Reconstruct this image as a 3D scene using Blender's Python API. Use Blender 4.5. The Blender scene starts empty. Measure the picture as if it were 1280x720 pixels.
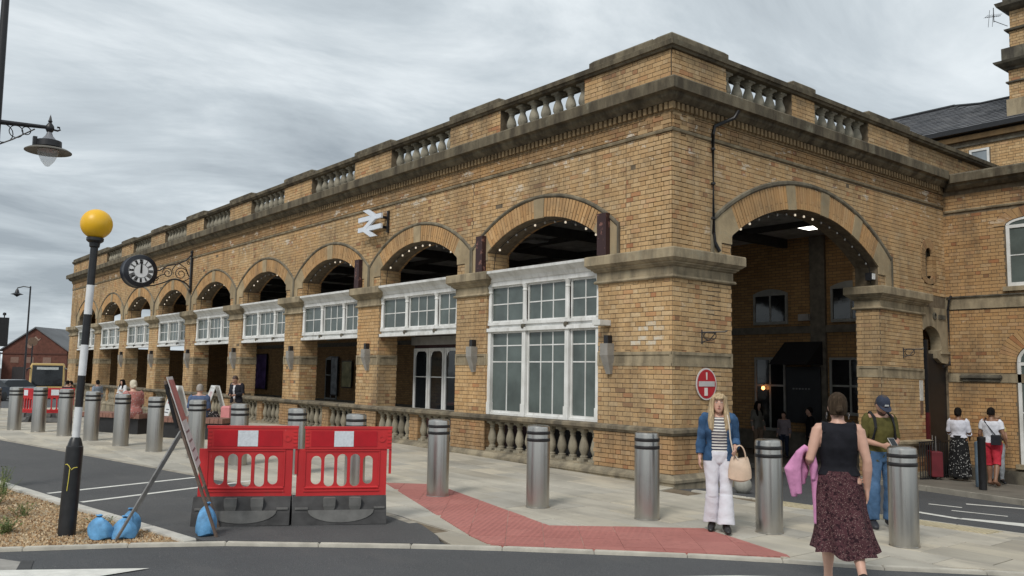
import bpy, bmesh, math, random
from mathutils import Vector, Matrix
random.seed(7)
S = bpy.context.scene
COL = S.collection
PI = math.pi
# ---------------------------------------------------------------- camera
CAMPOS = Vector((-10.645, -8.994, 1.700))
cam = bpy.data.objects.new('camera', bpy.data.cameras.new('camera'))
COL.objects.link(cam)
cam.data.sensor_width = 36.0
cam.data.lens = 36.0 * 1076.4 / 1280.0
cam.data.clip_start = 0.05
cam.data.clip_end = 3000.0
YAW, PITCH, ROLL = 0.68428, 0.09919, 0.01620
Fw = Vector((math.sin(YAW) * math.cos(PITCH), math.cos(YAW) * math.cos(PITCH), math.sin(PITCH)))
Rt = Vector((math.cos(YAW), -math.sin(YAW), 0)); Up = Rt.cross(Fw)
cr = Rt * math.cos(ROLL) + Up * math.sin(ROLL); cu = Up * math.cos(ROLL) - Rt * math.sin(ROLL)
cam.matrix_world = Matrix(((cr.x, cu.x, -Fw.x, CAMPOS.x), (cr.y, cu.y, -Fw.y, CAMPOS.y), (cr.z, cu.z, -Fw.z, CAMPOS.z), (0, 0, 0, 1)))
S.camera = cam
# ---------------------------------------------------------------- overcast sky
SUN_EL, SUN_AZ = math.radians(46), math.atan2(-0.90, -0.42)     # azimuth clockwise from +y
W = bpy.data.worlds.new('World'); S.world = W; W.use_nodes = True
nt = W.node_tree; N = nt.nodes; L = nt.links
for n in list(N): N.remove(n)
wo = N.new('ShaderNodeOutputWorld'); bg = N.new('ShaderNodeBackground'); bg.inputs[1].default_value = 0.10
sky = N.new('ShaderNodeTexSky'); sky.sky_type = 'NISHITA'; sky.sun_disc = False
sky.sun_elevation = SUN_EL; sky.sun_rotation = SUN_AZ
tc = N.new('ShaderNodeTexCoord'); sep = N.new('ShaderNodeSeparateXYZ'); L.new(tc.outputs['Generated'], sep.inputs[0])
def math_n(op, a, b=None):
    m = N.new('ShaderNodeMath'); m.operation = op
    for i, v in enumerate((a, b)):
        if v is None: continue
        if isinstance(v, (int, float)): m.inputs[i].default_value = v
        else: L.new(v, m.inputs[i])
    return m.outputs[0]
za = math_n('ADD', math_n('MAXIMUM', sep.outputs[2], 0.0), 0.16)
cb = N.new('ShaderNodeCombineXYZ')
L.new(math_n('DIVIDE', sep.outputs[0], za), cb.inputs[0]); L.new(math_n('DIVIDE', sep.outputs[1], za), cb.inputs[1])
mp = N.new('ShaderNodeMapping'); mp.inputs['Rotation'].default_value = (0, 0, 0.55); mp.inputs['Scale'].default_value = (0.62, 1.15, 1); mp.inputs['Location'].default_value = (3.1, 1.7, 0)
L.new(cb.outputs[0], mp.inputs[0])
n1 = N.new('ShaderNodeTexNoise'); n1.inputs['Scale'].default_value = 1.25; n1.inputs['Detail'].default_value = 8; n1.inputs['Roughness'].default_value = 0.6; n1.inputs['Distortion'].default_value = 0.6
L.new(mp.outputs[0], n1.inputs['Vector'])
n2 = N.new('ShaderNodeTexNoise'); n2.inputs['Scale'].default_value = 0.33; n2.inputs['Detail'].default_value = 3
L.new(mp.outputs[0], n2.inputs['Vector'])
den = math_n('ADD', math_n('MULTIPLY', n1.outputs['Fac'], 0.55), math_n('MULTIPLY', n2.outputs['Fac'], 0.5))
rp = N.new('ShaderNodeValToRGB')
for e, (p, c) in zip((rp.color_ramp.elements[0], rp.color_ramp.elements[1]), ((0.41, (2.55, 2.9, 3.2, 1)), (0.62, (6.4, 6.8, 7.0, 1)))):
    e.position = p; e.color = c
e = rp.color_ramp.elements.new(0.52); e.color = (4.15, 4.6, 4.9, 1)
L.new(den, rp.inputs[0])
mx = N.new('ShaderNodeMix'); mx.data_type = 'RGBA'; mx.inputs[0].default_value = 0.96
L.new(sky.outputs[0], mx.inputs[6]); L.new(rp.outputs[0], mx.inputs[7])
L.new(mx.outputs[2], bg.inputs[0]); L.new(bg.outputs[0], wo.inputs[0])
sl = bpy.data.lights.new('sun', 'SUN'); sl.energy = 1.5; sl.angle = math.radians(16); sl.color = (1, 0.96, 0.9)
so = bpy.data.objects.new('sun', sl); COL.objects.link(so)
sd = Vector((math.sin(SUN_AZ) * math.cos(SUN_EL), math.cos(SUN_AZ) * math.cos(SUN_EL), math.sin(SUN_EL)))
so.rotation_euler = (-sd).to_track_quat('-Z', 'Y').to_euler(); so.location = (-20, -20, 40)
S.view_settings.view_transform = 'Standard'; S.view_settings.look = 'None'
S.view_settings.exposure = 0.50; S.view_settings.gamma = 1.0
S.render.engine = 'CYCLES'
S.cycles.max_bounces = 6; S.cycles.diffuse_bounces = 4; S.cycles.glossy_bounces = 3; S.cycles.transmission_bounces = 4

# ---------------------------------------------------------------- ground height
def gz(x, y):
    return .012 * min(max(y, -9), 14) - .056 * max(0, min(x, 12)) * min(max((10 - y) / 7, 0), 1) - .03 * max(0, min(y, 30) - 14) - .014 * max(0, min(y, 75) - 30)

# ---------------------------------------------------------------- materials
MATS = {}
class NB:
    def __init__(s, name):
        s.m = bpy.data.materials.new(name); s.m.use_nodes = True
        s.t = s.m.node_tree; s.N = s.t.nodes; s.L = s.t.links
        s.b = s.N['Principled BSDF']
    def n(s, t, **kw):
        x = s.N.new('ShaderNode' + t)
        for k, v in kw.items():
            if hasattr(x, k): setattr(x, k, v)
            else: x.inputs[k.replace('_', ' ')].default_value = v
        return x
    def coord(s, k='Object'): return s.n('TexCoord').outputs[k]
    def pos(s): return s.n('NewGeometry').outputs['Position']
    def noise(s, scale, detail=4, rough=.55, vec=None, sc=None):
        x = s.n('TexNoise'); x.inputs['Scale'].default_value = scale; x.inputs['Detail'].default_value = detail; x.inputs['Roughness'].default_value = rough
        v = vec if vec is not None else s.pos()
        if sc:
            mpp = s.n('Mapping'); mpp.inputs['Scale'].default_value = sc; s.L.new(v, mpp.inputs[0]); v = mpp.outputs[0]
        s.L.new(v, x.inputs['Vector']); return x.outputs['Fac']
    def ramp(s, fac, stops, interp='LINEAR'):
        r = s.n('ValToRGB'); cr_ = r.color_ramp; cr_.interpolation = interp
        while len(cr_.elements) < len(stops): cr_.elements.new(.5)
        for e_, (p, c) in zip(cr_.elements, stops):
            e_.position = p; e_.color = (*c, 1) if len(c) == 3 else c
        s.L.new(fac, r.inputs[0]); return r.outputs[0]
    def mix(s, fac, a, b, mode='MIX'):
        x = s.n('Mix'); x.data_type = 'RGBA'; x.blend_type = mode
        for i, v in ((0, fac), (6, a), (7, b)):
            if isinstance(v, (int, float)): x.inputs[i].default_value = v
            elif isinstance(v, tuple): x.inputs[i].default_value = (*v, 1)
            else: s.L.new(v, x.inputs[i])
        return x.outputs[2]
    def mth(s, op, a, b=0):
        x = s.n('Math'); x.operation = op
        for i, v in enumerate((a, b)):
            if isinstance(v, (int, float)): x.inputs[i].default_value = v
            else: s.L.new(v, x.inputs[i])
        return x.outputs[0]
    def bump(s, h, strength=.3, dist=.01):
        x = s.n('Bump'); x.inputs['Strength'].default_value = strength; x.inputs['Distance'].default_value = dist
        s.L.new(h, x.inputs['Height']); s.L.new(x.outputs[0], s.b.inputs['Normal'])
    def set(s, col=None, rough=.7, metal=0, spec=None):
        if col is not None:
            if isinstance(col, tuple): s.b.inputs['Base Color'].default_value = (*col, 1)
            else: s.L.new(col, s.b.inputs['Base Color'])
        if isinstance(rough, (int, float)): s.b.inputs['Roughness'].default_value = rough
        else: s.L.new(rough, s.b.inputs['Roughness'])
        s.b.inputs['Metallic'].default_value = metal
        if spec is not None: s.b.inputs['Specular IOR Level'].default_value = spec
        return s.m
def plain(name, c, rough=.6, var=.18, scale=6, metal=0, bump=0, spec=None):
    if name in MATS: return MATS[name]
    k = NB(name); f = k.noise(scale, 5)
    lo = tuple(x * (1 - var) for x in c); hi = tuple(min(1, x * (1 + var)) for x in c)
    k.set(k.ramp(f, [(.3, lo), (.7, hi)]), rough, metal, spec)
    if bump: k.bump(k.noise(scale * 12, 4), bump, .004)
    MATS[name] = k.m; return k.m
def grime(k, col, amt=.6):
    """rain streaks and soot patches that belong to the weathered surface"""
    st = k.noise(1.0, 6, .6, sc=(5, 5, .55)); pa = k.noise(.9, 5, .6)
    f = k.mth('MULTIPLY', k.ramp(st, [(.45, (0, 0, 0)), (.75, (1, 1, 1))]), k.ramp(pa, [(.4, (0, 0, 0)), (.65, (1, 1, 1))]))
    return k.mix(k.mth('MULTIPLY', f, amt), col, (.055, .045, .035))
BRICKS = [(0.0, (.46, .285, .135)), (.12, (.54, .345, .165)), (.35, (.595, .40, .205)), (.55, (.615, .425, .225)), (.75, (.57, .365, .175)), (.88, (.645, .475, .28)), (.955, (.55, .31, .15)), (.985, (.43, .19, .09)), (1.0, (.27, .15, .08))]
def brick_mat(name, per, mul=(1, 1, 1)):
    k = NB(name)
    rnd = k.n('NewGeometry').outputs['Random Per Island'] if per == 'island' else k.n('ObjectInfo').outputs['Random']
    c = k.ramp(rnd, [(p, tuple(x * m for x, m in zip(cc, mul))) for p, cc in BRICKS])
    fine = k.noise(40, 5)
    c = k.mix(k.mth('MULTIPLY', k.ramp(fine, [(.4, (0, 0, 0)), (.7, (1, 1, 1))]), .28), c, (.27, .17, .085))
    big = k.noise(.55, 5, .6)
    c = k.mix(k.mth('MULTIPLY', k.ramp(big, [(.40, (0, 0, 0)), (.64, (1, 1, 1))]), .52), c, (.27, .195, .115))
    c = k.mix(k.mth('MULTIPLY', k.ramp(k.noise(.33, 6, .65, sc=(1, 1, 1.6)), [(.50, (0, 0, 0)), (.66, (1, 1, 1))]), .38), c, (.60, .335, .135))
    c = k.mix(k.mth('MULTIPLY', k.ramp(k.noise(2.4, 7, .7), [(.52, (0, 0, 0)), (.68, (1, 1, 1))]), .42), c, (.15, .11, .07))
    c = k.mix(k.mth('MULTIPLY', k.ramp(k.noise(.8, 7, .62, sc=(1.6, 1.6, .5)), [(.52, (0, 0, 0)), (.66, (1, 1, 1))]), .42), c, (.12, .09, .06))
    spz = k.n('SeparateXYZ'); k.L.new(k.pos(), spz.inputs[0])
    lime = k.mth('MULTIPLY', k.ramp(k.mth('DIVIDE', spz.outputs[2], 10.0), [(.50, (0, 0, 0)), (.545, (1, 1, 1)), (.585, (1, 1, 1)), (.62, (0, 0, 0))]), k.ramp(k.noise(1.9, 7, .7, sc=(1, 1, 2.2)), [(.575, (0, 0, 0)), (.62, (1, 1, 1))]))
    c = k.mix(k.mth('MULTIPLY', lime, .7), c, (.70, .64, .54))
    ef = k.noise(1.7, 6, .65, sc=(1, 1, 1.8))
    c = k.mix(k.mth('MULTIPLY', k.ramp(ef, [(.66, (0, 0, 0)), (.74, (1, 1, 1))]), .5), c, (.72, .66, .56))
    c = grime(k, c, .55)
    k.set(c, .85, spec=.3); k.bump(fine, .35, .006); return k.m
M_BR = brick_mat('buff_brick', 'island'); M_BRO = brick_mat('buff_brick_single', 'object')
M_BRD = brick_mat('brown_brick', 'island', (.76, .70, .64)); M_BRV = brick_mat('arch_brick', 'island', (1.02, .90, .78))
def mortar():
    k = NB('mortar'); k.set(grime(k, k.ramp(k.noise(9, 5), [(.3, (.10, .075, .047)), (.7, (.205, .16, .105))]), .5), .95); k.bump(k.noise(60, 4), .4, .006); return k.m
M_MO = mortar()
def brick_tex(name, dark):
    """brickwork too far inside the arches to tell its pieces apart"""
    k = NB(name); g = k.n('NewGeometry'); sp = k.n('SeparateXYZ'); k.L.new(g.outputs['Position'], sp.inputs[0])
    sn = k.n('SeparateXYZ'); k.L.new(g.outputs['True Normal'], sn.inputs[0])
    f = k.mth('GREATER_THAN', k.mth('ABSOLUTE', sn.outputs[0]), .5)
    mx_ = k.n('Mix'); k.L.new(f, mx_.inputs[0]); k.L.new(sp.outputs[0], mx_.inputs[2]); k.L.new(sp.outputs[1], mx_.inputs[3])
    cbn = k.n('CombineXYZ'); k.L.new(mx_.outputs[0], cbn.inputs[0]); k.L.new(sp.outputs[2], cbn.inputs[1])
    b = k.n('TexBrick'); k.L.new(cbn.outputs[0], b.inputs['Vector'])
    b.inputs['Scale'].default_value = 1; b.inputs['Brick Width'].default_value = .225; b.inputs['Row Height'].default_value = .078
    b.inputs['Mortar Size'].default_value = .006; b.inputs['Bias'].default_value = 0
    b.inputs['Color1'].default_value = (*[x * dark for x in (.56, .33, .14)], 1); b.inputs['Color2'].default_value = (*[x * dark for x in (.40, .22, .09)], 1); b.inputs['Mortar'].default_value = (.14 * dark, .115 * dark, .08 * dark, 1)
    k.set(grime(k, b.outputs['Color'], .5), .9); return k.m
M_BT = brick_tex('inner_brickwork', .9)
def stone(name, c, soot=.5, dk=(.05, .045, .038)):
    k = NB(name)
    col = k.ramp(k.noise(2.2, 6, .6), [(.25, tuple(x * .62 for x in c)), (.5, c), (.75, tuple(x * 1.25 for x in c))])
    if name.endswith('_block'):
        col = k.mix(k.mth('MULTIPLY', k.n('ObjectInfo').outputs['Random'], .5), col, tuple(x * .5 for x in c))
    lich = k.noise(5, 6, .65)
    col = k.mix(k.mth('MULTIPLY', k.ramp(lich, [(.56, (0, 0, 0)), (.68, (1, 1, 1))]), .35), col, (.30, .29, .22))
    st = k.noise(1.3, 6, .62, sc=(3, 3, .8))
    col = k.mix(k.mth('MULTIPLY', k.ramp(st, [(.40, (0, 0, 0)), (.62, (1, 1, 1))]), soot), col, dk)
    k.set(col, .9, spec=.25); k.bump(k.noise(26, 6, .65), .5, .012); return k.m
M_ST = stone('weathered_stone', (.36, .295, .195), .55, (.07, .056, .04))
M_SB = stone('dressed_block', (.43, .335, .205), .2)
M_SD = stone('sooty_stone', (.14, .125, .095), .85)
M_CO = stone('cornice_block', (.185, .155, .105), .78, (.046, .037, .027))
M_BA = stone('baluster_stone', (.31, .275, .205), .5)
M_PL = stone('plinth_stone', (.30, .255, .18), .55)
M_RL = stone('rail_block', (.24, .20, .14), .7); M_HM = stone('hood_stone', (.22, .19, .135), .6)
def white_paint():
    k = NB('white_paint'); c = k.ramp(k.noise(3, 5), [(.3, (.60, .60, .57)), (.6, (.76, .76, .74))])
    c = k.mix(k.mth('MULTIPLY', k.ramp(k.noise(1.5, 6, .65, sc=(4, 4, .6)), [(.5, (0, 0, 0)), (.72, (1, 1, 1))]), .5), c, (.30, .28, .24))
    k.set(c, .5); return k.m
M_WH = white_paint()
def glass_mat(name, c, rough=.12):
    k = NB(name); k.set(k.ramp(k.noise(1.6, 4), [(.3, tuple(x * .7 for x in c)), (.7, tuple(x * 1.4 for x in c))]), rough, 0, .6); k.bump(k.noise(3, 2), .06, .02); return k.m
M_GL = glass_mat('dusty_glass', (.085, .105, .098), .25)
M_GD = glass_mat('dark_glass', (.012, .014, .016), .06)
M_BK = plain('black_iron', (.012, .012, .014), .42, .3, 20)
M_DK = plain('dark_boards', (.045, .042, .04), .8, .3, 4)
M_STEEL = None
def steel():
    k = NB('brushed_steel'); o = k.coord('Object')
    f = k.noise(60, 3, .6, vec=o, sc=(1, 1, .012))
    v = k.noise(2.2, 4, .6, vec=o, sc=(5, 5, .4))
    c = k.mix(v, k.ramp(f, [(.3, (.445, .43, .405)), (.7, (.495, .48, .45))]), (.47, .45, .415))
    d = k.noise(4, 5, .6, vec=o)
    c = k.mix(k.mth('MULTIPLY', k.ramp(d, [(.55, (0, 0, 0)), (.8, (1, 1, 1))]), .22), c, (.25, .23, .2))
    k.set(c, k.ramp(f, [(.3, (.27, .27, .27)), (.7, (.33, .33, .33))]), 1.0); return k.m
M_STEEL = steel()
def asphalt(name, a, b):
    k = NB(name); sp = k.n('TexVoronoi'); sp.inputs['Scale'].default_value = 90; k.L.new(k.pos(), sp.inputs['Vector'])
    c = k.ramp(k.noise(.7, 6, .6), [(.3, a), (.7, b)])
    c = k.mix(k.mth('MULTIPLY', k.ramp(k.noise(150, 2), [(.5, (0, 0, 0)), (.7, (1, 1, 1))]), .7), c, (.17, .17, .165))
    c = k.mix(k.mth('MULTIPLY', k.ramp(k.noise(2.6, 6, .7, sc=(1, .35, 1)), [(.54, (0, 0, 0)), (.72, (1, 1, 1))]), .4), c, (.115, .11, .105))
    lt = k.n('TexVoronoi'); lt.inputs['Scale'].default_value = 5; k.L.new(k.pos(), lt.inputs['Vector'])
    c = k.mix(k.ramp(lt.outputs['Distance'], [(.035, (.5, .5, .5)), (.05, (0, 0, 0))]), c, (.22, .21, .19))
    k.set(c, .85); k.bump(sp.outputs['Distance'], .6, .006); return k.m
M_AS = asphalt('asphalt', (.046, .048, .052), (.066, .068, .072)); M_AS2 = asphalt('lane_asphalt', (.050, .050, .052), (.075, .074, .074))
def slab_mat(name, per='object'):
    k = NB(name); rnd = k.n('ObjectInfo').outputs['Random'] if per == 'object' else k.n('NewGeometry').outputs['Random Per Island']
    c = k.ramp(rnd, [(0, (.33, .295, .235)), (.2, (.48, .44, .36)), (.4, (.37, .35, .305)), (.6, (.52, .465, .365)), (.8, (.43, .385, .30)), (1, (.30, .285, .25))])
    s_ = k.noise(1.6, 6, .6, sc=(2.2, .5, 1))
    c = k.mix(k.mth('MULTIPLY', k.ramp(s_, [(.42, (0, 0, 0)), (.64, (1, 1, 1))]), .62), c, (.255, .235, .20))
    c = k.mix(k.mth('MULTIPLY', k.ramp(k.noise(.5, 4), [(.45, (0, 0, 0)), (.65, (1, 1, 1))]), .45), c, (.60, .565, .48))
    c = k.mix(k.mth('MULTIPLY', k.ramp(k.noise(6, 7, .75), [(.58, (0, 0, 0)), (.66, (1, 1, 1))]), .3), c, (.22, .20, .17))
    k.set(c, .8); k.bump(k.noise(30, 5), .25, .004); return k.m
M_SL = slab_mat('yorkstone'); M_SLI = slab_mat('yorkstone_far', 'island')
M_KERB = plain('kerb_granite', (.47, .44, .375), .8, .22, 5, bump=.3)
def tactile(name, c, c2):
    k = NB(name); v = k.n('TexVoronoi'); v.inputs['Scale'].default_value = 15.5; v.inputs['Randomness'].default_value = 0.0
    mp_ = k.n('Mapping'); mp_.inputs['Rotation'].default_value = (0, 0, -.66); k.L.new(k.pos(), mp_.inputs[0]); k.L.new(mp_.outputs[0], v.inputs['Vector'])
    col = k.mix(k.n('ObjectInfo').outputs['Random'], c, c2)
    col = k.mix(k.mth('MULTIPLY', k.ramp(k.noise(1.7, 6, .6), [(.4, (0, 0, 0)), (.7, (1, 1, 1))]), .35), col, tuple(x * .6 for x in c))
    h = k.ramp(v.outputs['Distance'], [(.25, (1, 1, 1)), (.42, (0, 0, 0))])
    col = k.mix(k.mth('MULTIPLY', h, .55), col, tuple(min(1, x * 1.5) for x in c))
    col = k.mix(k.mth('MULTIPLY', k.ramp(k.noise(14, 6, .7), [(.5, (0, 0, 0)), (.7, (1, 1, 1))]), .4), col, tuple(x * .5 for x in c))
    k.set(col, .8); k.bump(h, .8, .006); return k.m
M_TR = tactile('red_blister', (.37, .135, .115), (.42, .165, .14)); M_TY = tactile('buff_blister', (.42, .36, .23), (.47, .40, .27))
M_RM = plain('road_marking', (.66, .65, .60), .7, .14, 9, bump=.2)
def red_plastic():
    k = NB('red_plastic'); c = k.ramp(k.noise(2, 5), [(.3, (.44, .016, .02)), (.7, (.58, .026, .028))])
    c = k.mix(k.mth('MULTIPLY', k.ramp(k.noise(7, 7, .75), [(.56, (0, 0, 0)), (.66, (1, 1, 1))]), .35), c, (.30, .05, .04))
    c = k.mix(k.ramp(k.noise(22, 4, .7, sc=(1, 1, .3)), [(.69, (0, 0, 0)), (.73, (.6, .6, .6))]), c, (.62, .30, .28))
    k.set(c, .5); k.bump(k.noise(14, 3), .12, .01); return k.m
M_RED = red_plastic()
M_REDR = plain('red_reflective', (.42, .006, .014), .35, .1, 8)
M_WHR = plain('white_reflective', (.62, .66, .70), .4, .12, 30)
M_RUB = plain('grey_rubber', (.13, .128, .122), .8, .25, 7, bump=.3)
M_RUBD = plain('dark_rubber', (.048, .047, .047), .85, .35, 7, bump=.3)
M_YEL = plain('amber_globe', (.80, .45, .015), .4, .08, 2)
M_SAND = plain('blue_polythene', (.11, .30, .53), .65, .4, 9, bump=.9)
M_GALV = plain('galvanised', (.30, .29, .28), .45, .25, 12, metal=.6)
M_RUST = plain('rusty_frame', (.16, .115, .09), .7, .35, 9)
M_SLATE = plain('slate', (.085, .088, .095), .7, .25, 3, bump=.3)
M_RBR = plain('red_brown_brick', (.12, .045, .030), .9, .25, 2)
M_SKIN = plain('skin_light', (.56, .33, .245), .5, .1, 9)
M_SKIN2 = plain('skin_brown', (.22, .115, .07), .5, .1, 9)
M_SKIN3 = plain('skin_tan', (.42, .235, .165), .5, .1, 9)
M_EYE = plain('eye_white', (.6, .58, .55), .3, .03); M_IRIS = plain('dark_iris', (.03, .025, .02), .2, .1)
M_LIP = plain('lip', (.36, .13, .11), .5, .08)
def emit(name, c, st):
    k = NB(name); k.set(c, .4); k.b.inputs['Emission Color'].default_value = (*c, 1); k.b.inputs['Emission Strength'].default_value = st; return k.m
M_BULB = emit('bulb_glow', (1, .86, .66), .4); M_LPAN = emit('light_panel', (1, .95, .85), 3.0); M_ORG = emit('orange_lamp', (1, .35, .1), 4)

# ---------------------------------------------------------------- mesh helpers
class MB:
    def __init__(s): s.v = []; s.f = []; s.mi = []; s.sm = []
    def add(s, vs, fs, m=0, smooth=False):
        o = len(s.v); s.v += [tuple(p) for p in vs]
        for q in fs: s.f.append(tuple(i + o for i in q)); s.mi.append(m); s.sm.append(smooth)
        return s
    def box(s, a, b, m=0, skip=''):
        x0, y0, z0 = (min(p, q) for p, q in zip(a, b)); x1, y1, z1 = (max(p, q) for p, q in zip(a, b))
        vs = [(x0, y0, z0), (x1, y0, z0), (x1, y1, z0), (x0, y1, z0), (x0, y0, z1), (x1, y0, z1), (x1, y1, z1), (x0, y1, z1)]
        F = {'b': (0, 3, 2, 1), 't': (4, 5, 6, 7), 's': (0, 1, 5, 4), 'e': (1, 2, 6, 5), 'n': (2, 3, 7, 6), 'w': (3, 0, 4, 7)}
        return s.add(vs, [F[k] for k in F if k not in skip], m)
    def ring_loft(s, rings, m=0, smooth=True, caps=True, close=True):
        n = len(rings[0]); vs = [p for r in rings for p in r]; fs = []
        for i in range(len(rings) - 1):
            for j in range(n if close else n - 1):
                k = (j + 1) % n
                fs.append((i * n + j, i * n + k, (i + 1) * n + k, (i + 1) * n + j))
        if caps: fs += [tuple(range(n - 1, -1, -1)), tuple((len(rings) - 1) * n + j for j in range(n))]
        return s.add(vs, fs, m, smooth)
    def lathe(s, prof, n=16, c=(0, 0, 0), m=0, smooth=True, axis='z', caps=True):
        rings = []
        for r, z in prof:
            rr = []
            for i in range(n):
                a = 2 * PI * i / n; p = (r * math.cos(a), r * math.sin(a), z)
                if axis == 'y': p = (p[0], -p[2], p[1])
                if axis == 'x': p = (p[2], p[0], p[1])
                rr.append((p[0] + c[0], p[1] + c[1], p[2] + c[2]))
            rings.append(rr)
        return s.ring_loft(rings, m, smooth, caps)
    def tube(s, pts, r, n=8, m=0, smooth=True, squash=None):
        pts = [Vector(p) for p in pts]; rs = r if isinstance(r, (list, tuple)) else [r] * len(pts)
        rings = []; ref = None
        for i, p in enumerate(pts):
            t = (pts[min(i + 1, len(pts) - 1)] - pts[max(i - 1, 0)]).normalized()
            if ref is None: ref = Vector((0, 0, 1)) if abs(t.z) < .9 else Vector((0, 1, 0))
            a = t.cross(ref).normalized(); b = t.cross(a).normalized(); ref = -b if False else ref
            q = squash or 1
            rings.append([tuple(p + a * math.cos(2 * PI * k / n) * rs[i] + b * math.sin(2 * PI * k / n) * rs[i] * q) for k in range(n)])
        return s.ring_loft(rings, m, smooth)
    def prism(s, poly, h0, h1, f, m=0):
        """poly in 2D swept from h0 to h1; f(u, v, h) -> xyz"""
        n = len(poly); vs = [f(u, v, h0) for u, v in poly] + [f(u, v, h1) for u, v in poly]
        fs = [tuple(range(n - 1, -1, -1)), tuple(range(n, 2 * n))] + [(i, (i + 1) % n, n + (i + 1) % n, n + i) for i in range(n)]
        return s.add(vs, fs, m)
    def rect_loft(s, x0, x1, y0, y1, prof, m=0, caps=True):
        rings = [[(x0 - o, y0 - o, z), (x1 + o, y0 - o, z), (x1 + o, y1 + o, z), (x0 - o, y1 + o, z)] for z, o in prof]
        return s.ring_loft(rings, m, False, caps)
    def xf(s, fn): s.v = [fn(*p) for p in s.v]; return s
    def mesh(s, name, mats):
        me = bpy.data.meshes.new(name); me.from_pydata(s.v, [], s.f)
        for m in (mats if isinstance(mats, (list, tuple)) else [mats]): me.materials.append(m)
        me.polygons.foreach_set('material_index', s.mi); me.polygons.foreach_set('use_smooth', s.sm)
        bm = bmesh.new(); bm.from_mesh(me); bmesh.ops.recalc_face_normals(bm, faces=bm.faces); bm.to_mesh(me); bm.free()
        if any(s.sm): me.set_sharp_from_angle(angle=math.radians(42))
        return me
    def build(s, name, mats, parent=None, loc=None, **props):
        return link(name, s.mesh(name, mats), parent, loc, **props)
def link(name, me, parent=None, loc=None, rot=None, **props):
    o = bpy.data.objects.new(name, me); COL.objects.link(o)
    if parent: o.parent = parent
    if loc: o.location = loc
    if rot: o.rotation_euler = rot
    for k, v in props.items(): o[k] = v
    return o
def thing(name, label, cat, loc=(0, 0, 0), rz=0, group=None):
    o = bpy.data.objects.new(name, None); COL.objects.link(o); o.location = loc; o.rotation_euler = (0, 0, rz)
    o.empty_display_size = .1; o['label'] = label; o['category'] = cat
    if group: o['group'] = group
    return o
def tag(o, label, cat, group=None):
    o['label'] = label; o['category'] = cat
    if group: o['group'] = group
    return o
def copy_tree(o, parent=None):
    c = o.copy(); COL.objects.link(c)
    if parent: c.parent = parent
    for ch in list(o.children): copy_tree(ch, c)
    return c
def dup(o, label, loc, rz=None):
    c = copy_tree(o); c.location = loc; c['label'] = label
    if rz is not None: c.rotation_euler = (0, 0, rz)
    return c
def structure(o): o['kind'] = 'structure'; return o
def sheet(name, poly, mat, dz, step=1.0, depth=.06, kind='structure', parent=None, **props):
    """flat polygon laid over the ground, cut by a grid so that it follows the slope"""
    bm = bmesh.new(); bm.faces.new([bm.verts.new((x, y, 0)) for x, y in poly]); bmesh.ops.triangulate(bm, faces=bm.faces[:])
    for ax in (0, 1):
        lo, hi = min(p[ax] for p in poly), max(p[ax] for p in poly)
        c = math.floor(lo / step) * step + step
        while c < hi:
            no = (1, 0, 0) if ax == 0 else (0, 1, 0); co = (c, 0, 0) if ax == 0 else (0, c, 0)
            bmesh.ops.bisect_plane(bm, geom=bm.verts[:] + bm.edges[:] + bm.faces[:], plane_co=co, plane_no=no)
            c += step
    bmesh.ops.recalc_face_normals(bm, faces=bm.faces)
    if bm.faces and sum(f.normal.z for f in bm.faces) < 0: bmesh.ops.reverse_faces(bm, faces=bm.faces[:])
    if depth:
        r = bmesh.ops.extrude_face_region(bm, geom=[e_ for e_ in bm.edges if e_.is_boundary])
    for v in bm.verts: v.co.z = gz(v.co.x, v.co.y) + dz
    if depth:
        for g in r['geom']:
            if isinstance(g, bmesh.types.BMVert): g.co.z -= depth
    me = bpy.data.meshes.new(name); bm.to_mesh(me); bm.free(); me.materials.append(mat)
    o = link(name, me, parent, **props)
    if kind: o['kind'] = kind
    return o
def clip_convex(poly, conv):
    area = sum(conv[i][0] * conv[(i + 1) % len(conv)][1] - conv[(i + 1) % len(conv)][0] * conv[i][1] for i in range(len(conv)))
    if area < 0: conv = conv[::-1]
    out = poly
    for i in range(len(conv)):
        ax, ay = conv[i]; bx, by = conv[(i + 1) % len(conv)]
        def sd_(p): return (bx - ax) * (p[1] - ay) - (by - ay) * (p[0] - ax)
        res = []
        for j in range(len(out)):
            p, q = out[j], out[(j + 1) % len(out)]; a, b = sd_(p), sd_(q)
            if a >= 0: res.append(p)
            if a * b < 0: t = a / (a - b); res.append((p[0] + (q[0] - p[0]) * t, p[1] + (q[1] - p[1]) * t))
        out = res
        if len(out) < 3: return []
    return out
def in_poly(x, y, P):
    c = False; j = len(P) - 1
    for i in range(len(P)):
        if (P[i][1] > y) != (P[j][1] > y) and x < (P[j][0] - P[i][0]) * (y - P[i][1]) / (P[j][1] - P[i][1]) + P[i][0]: c = not c
        j = i
    return c

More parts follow.
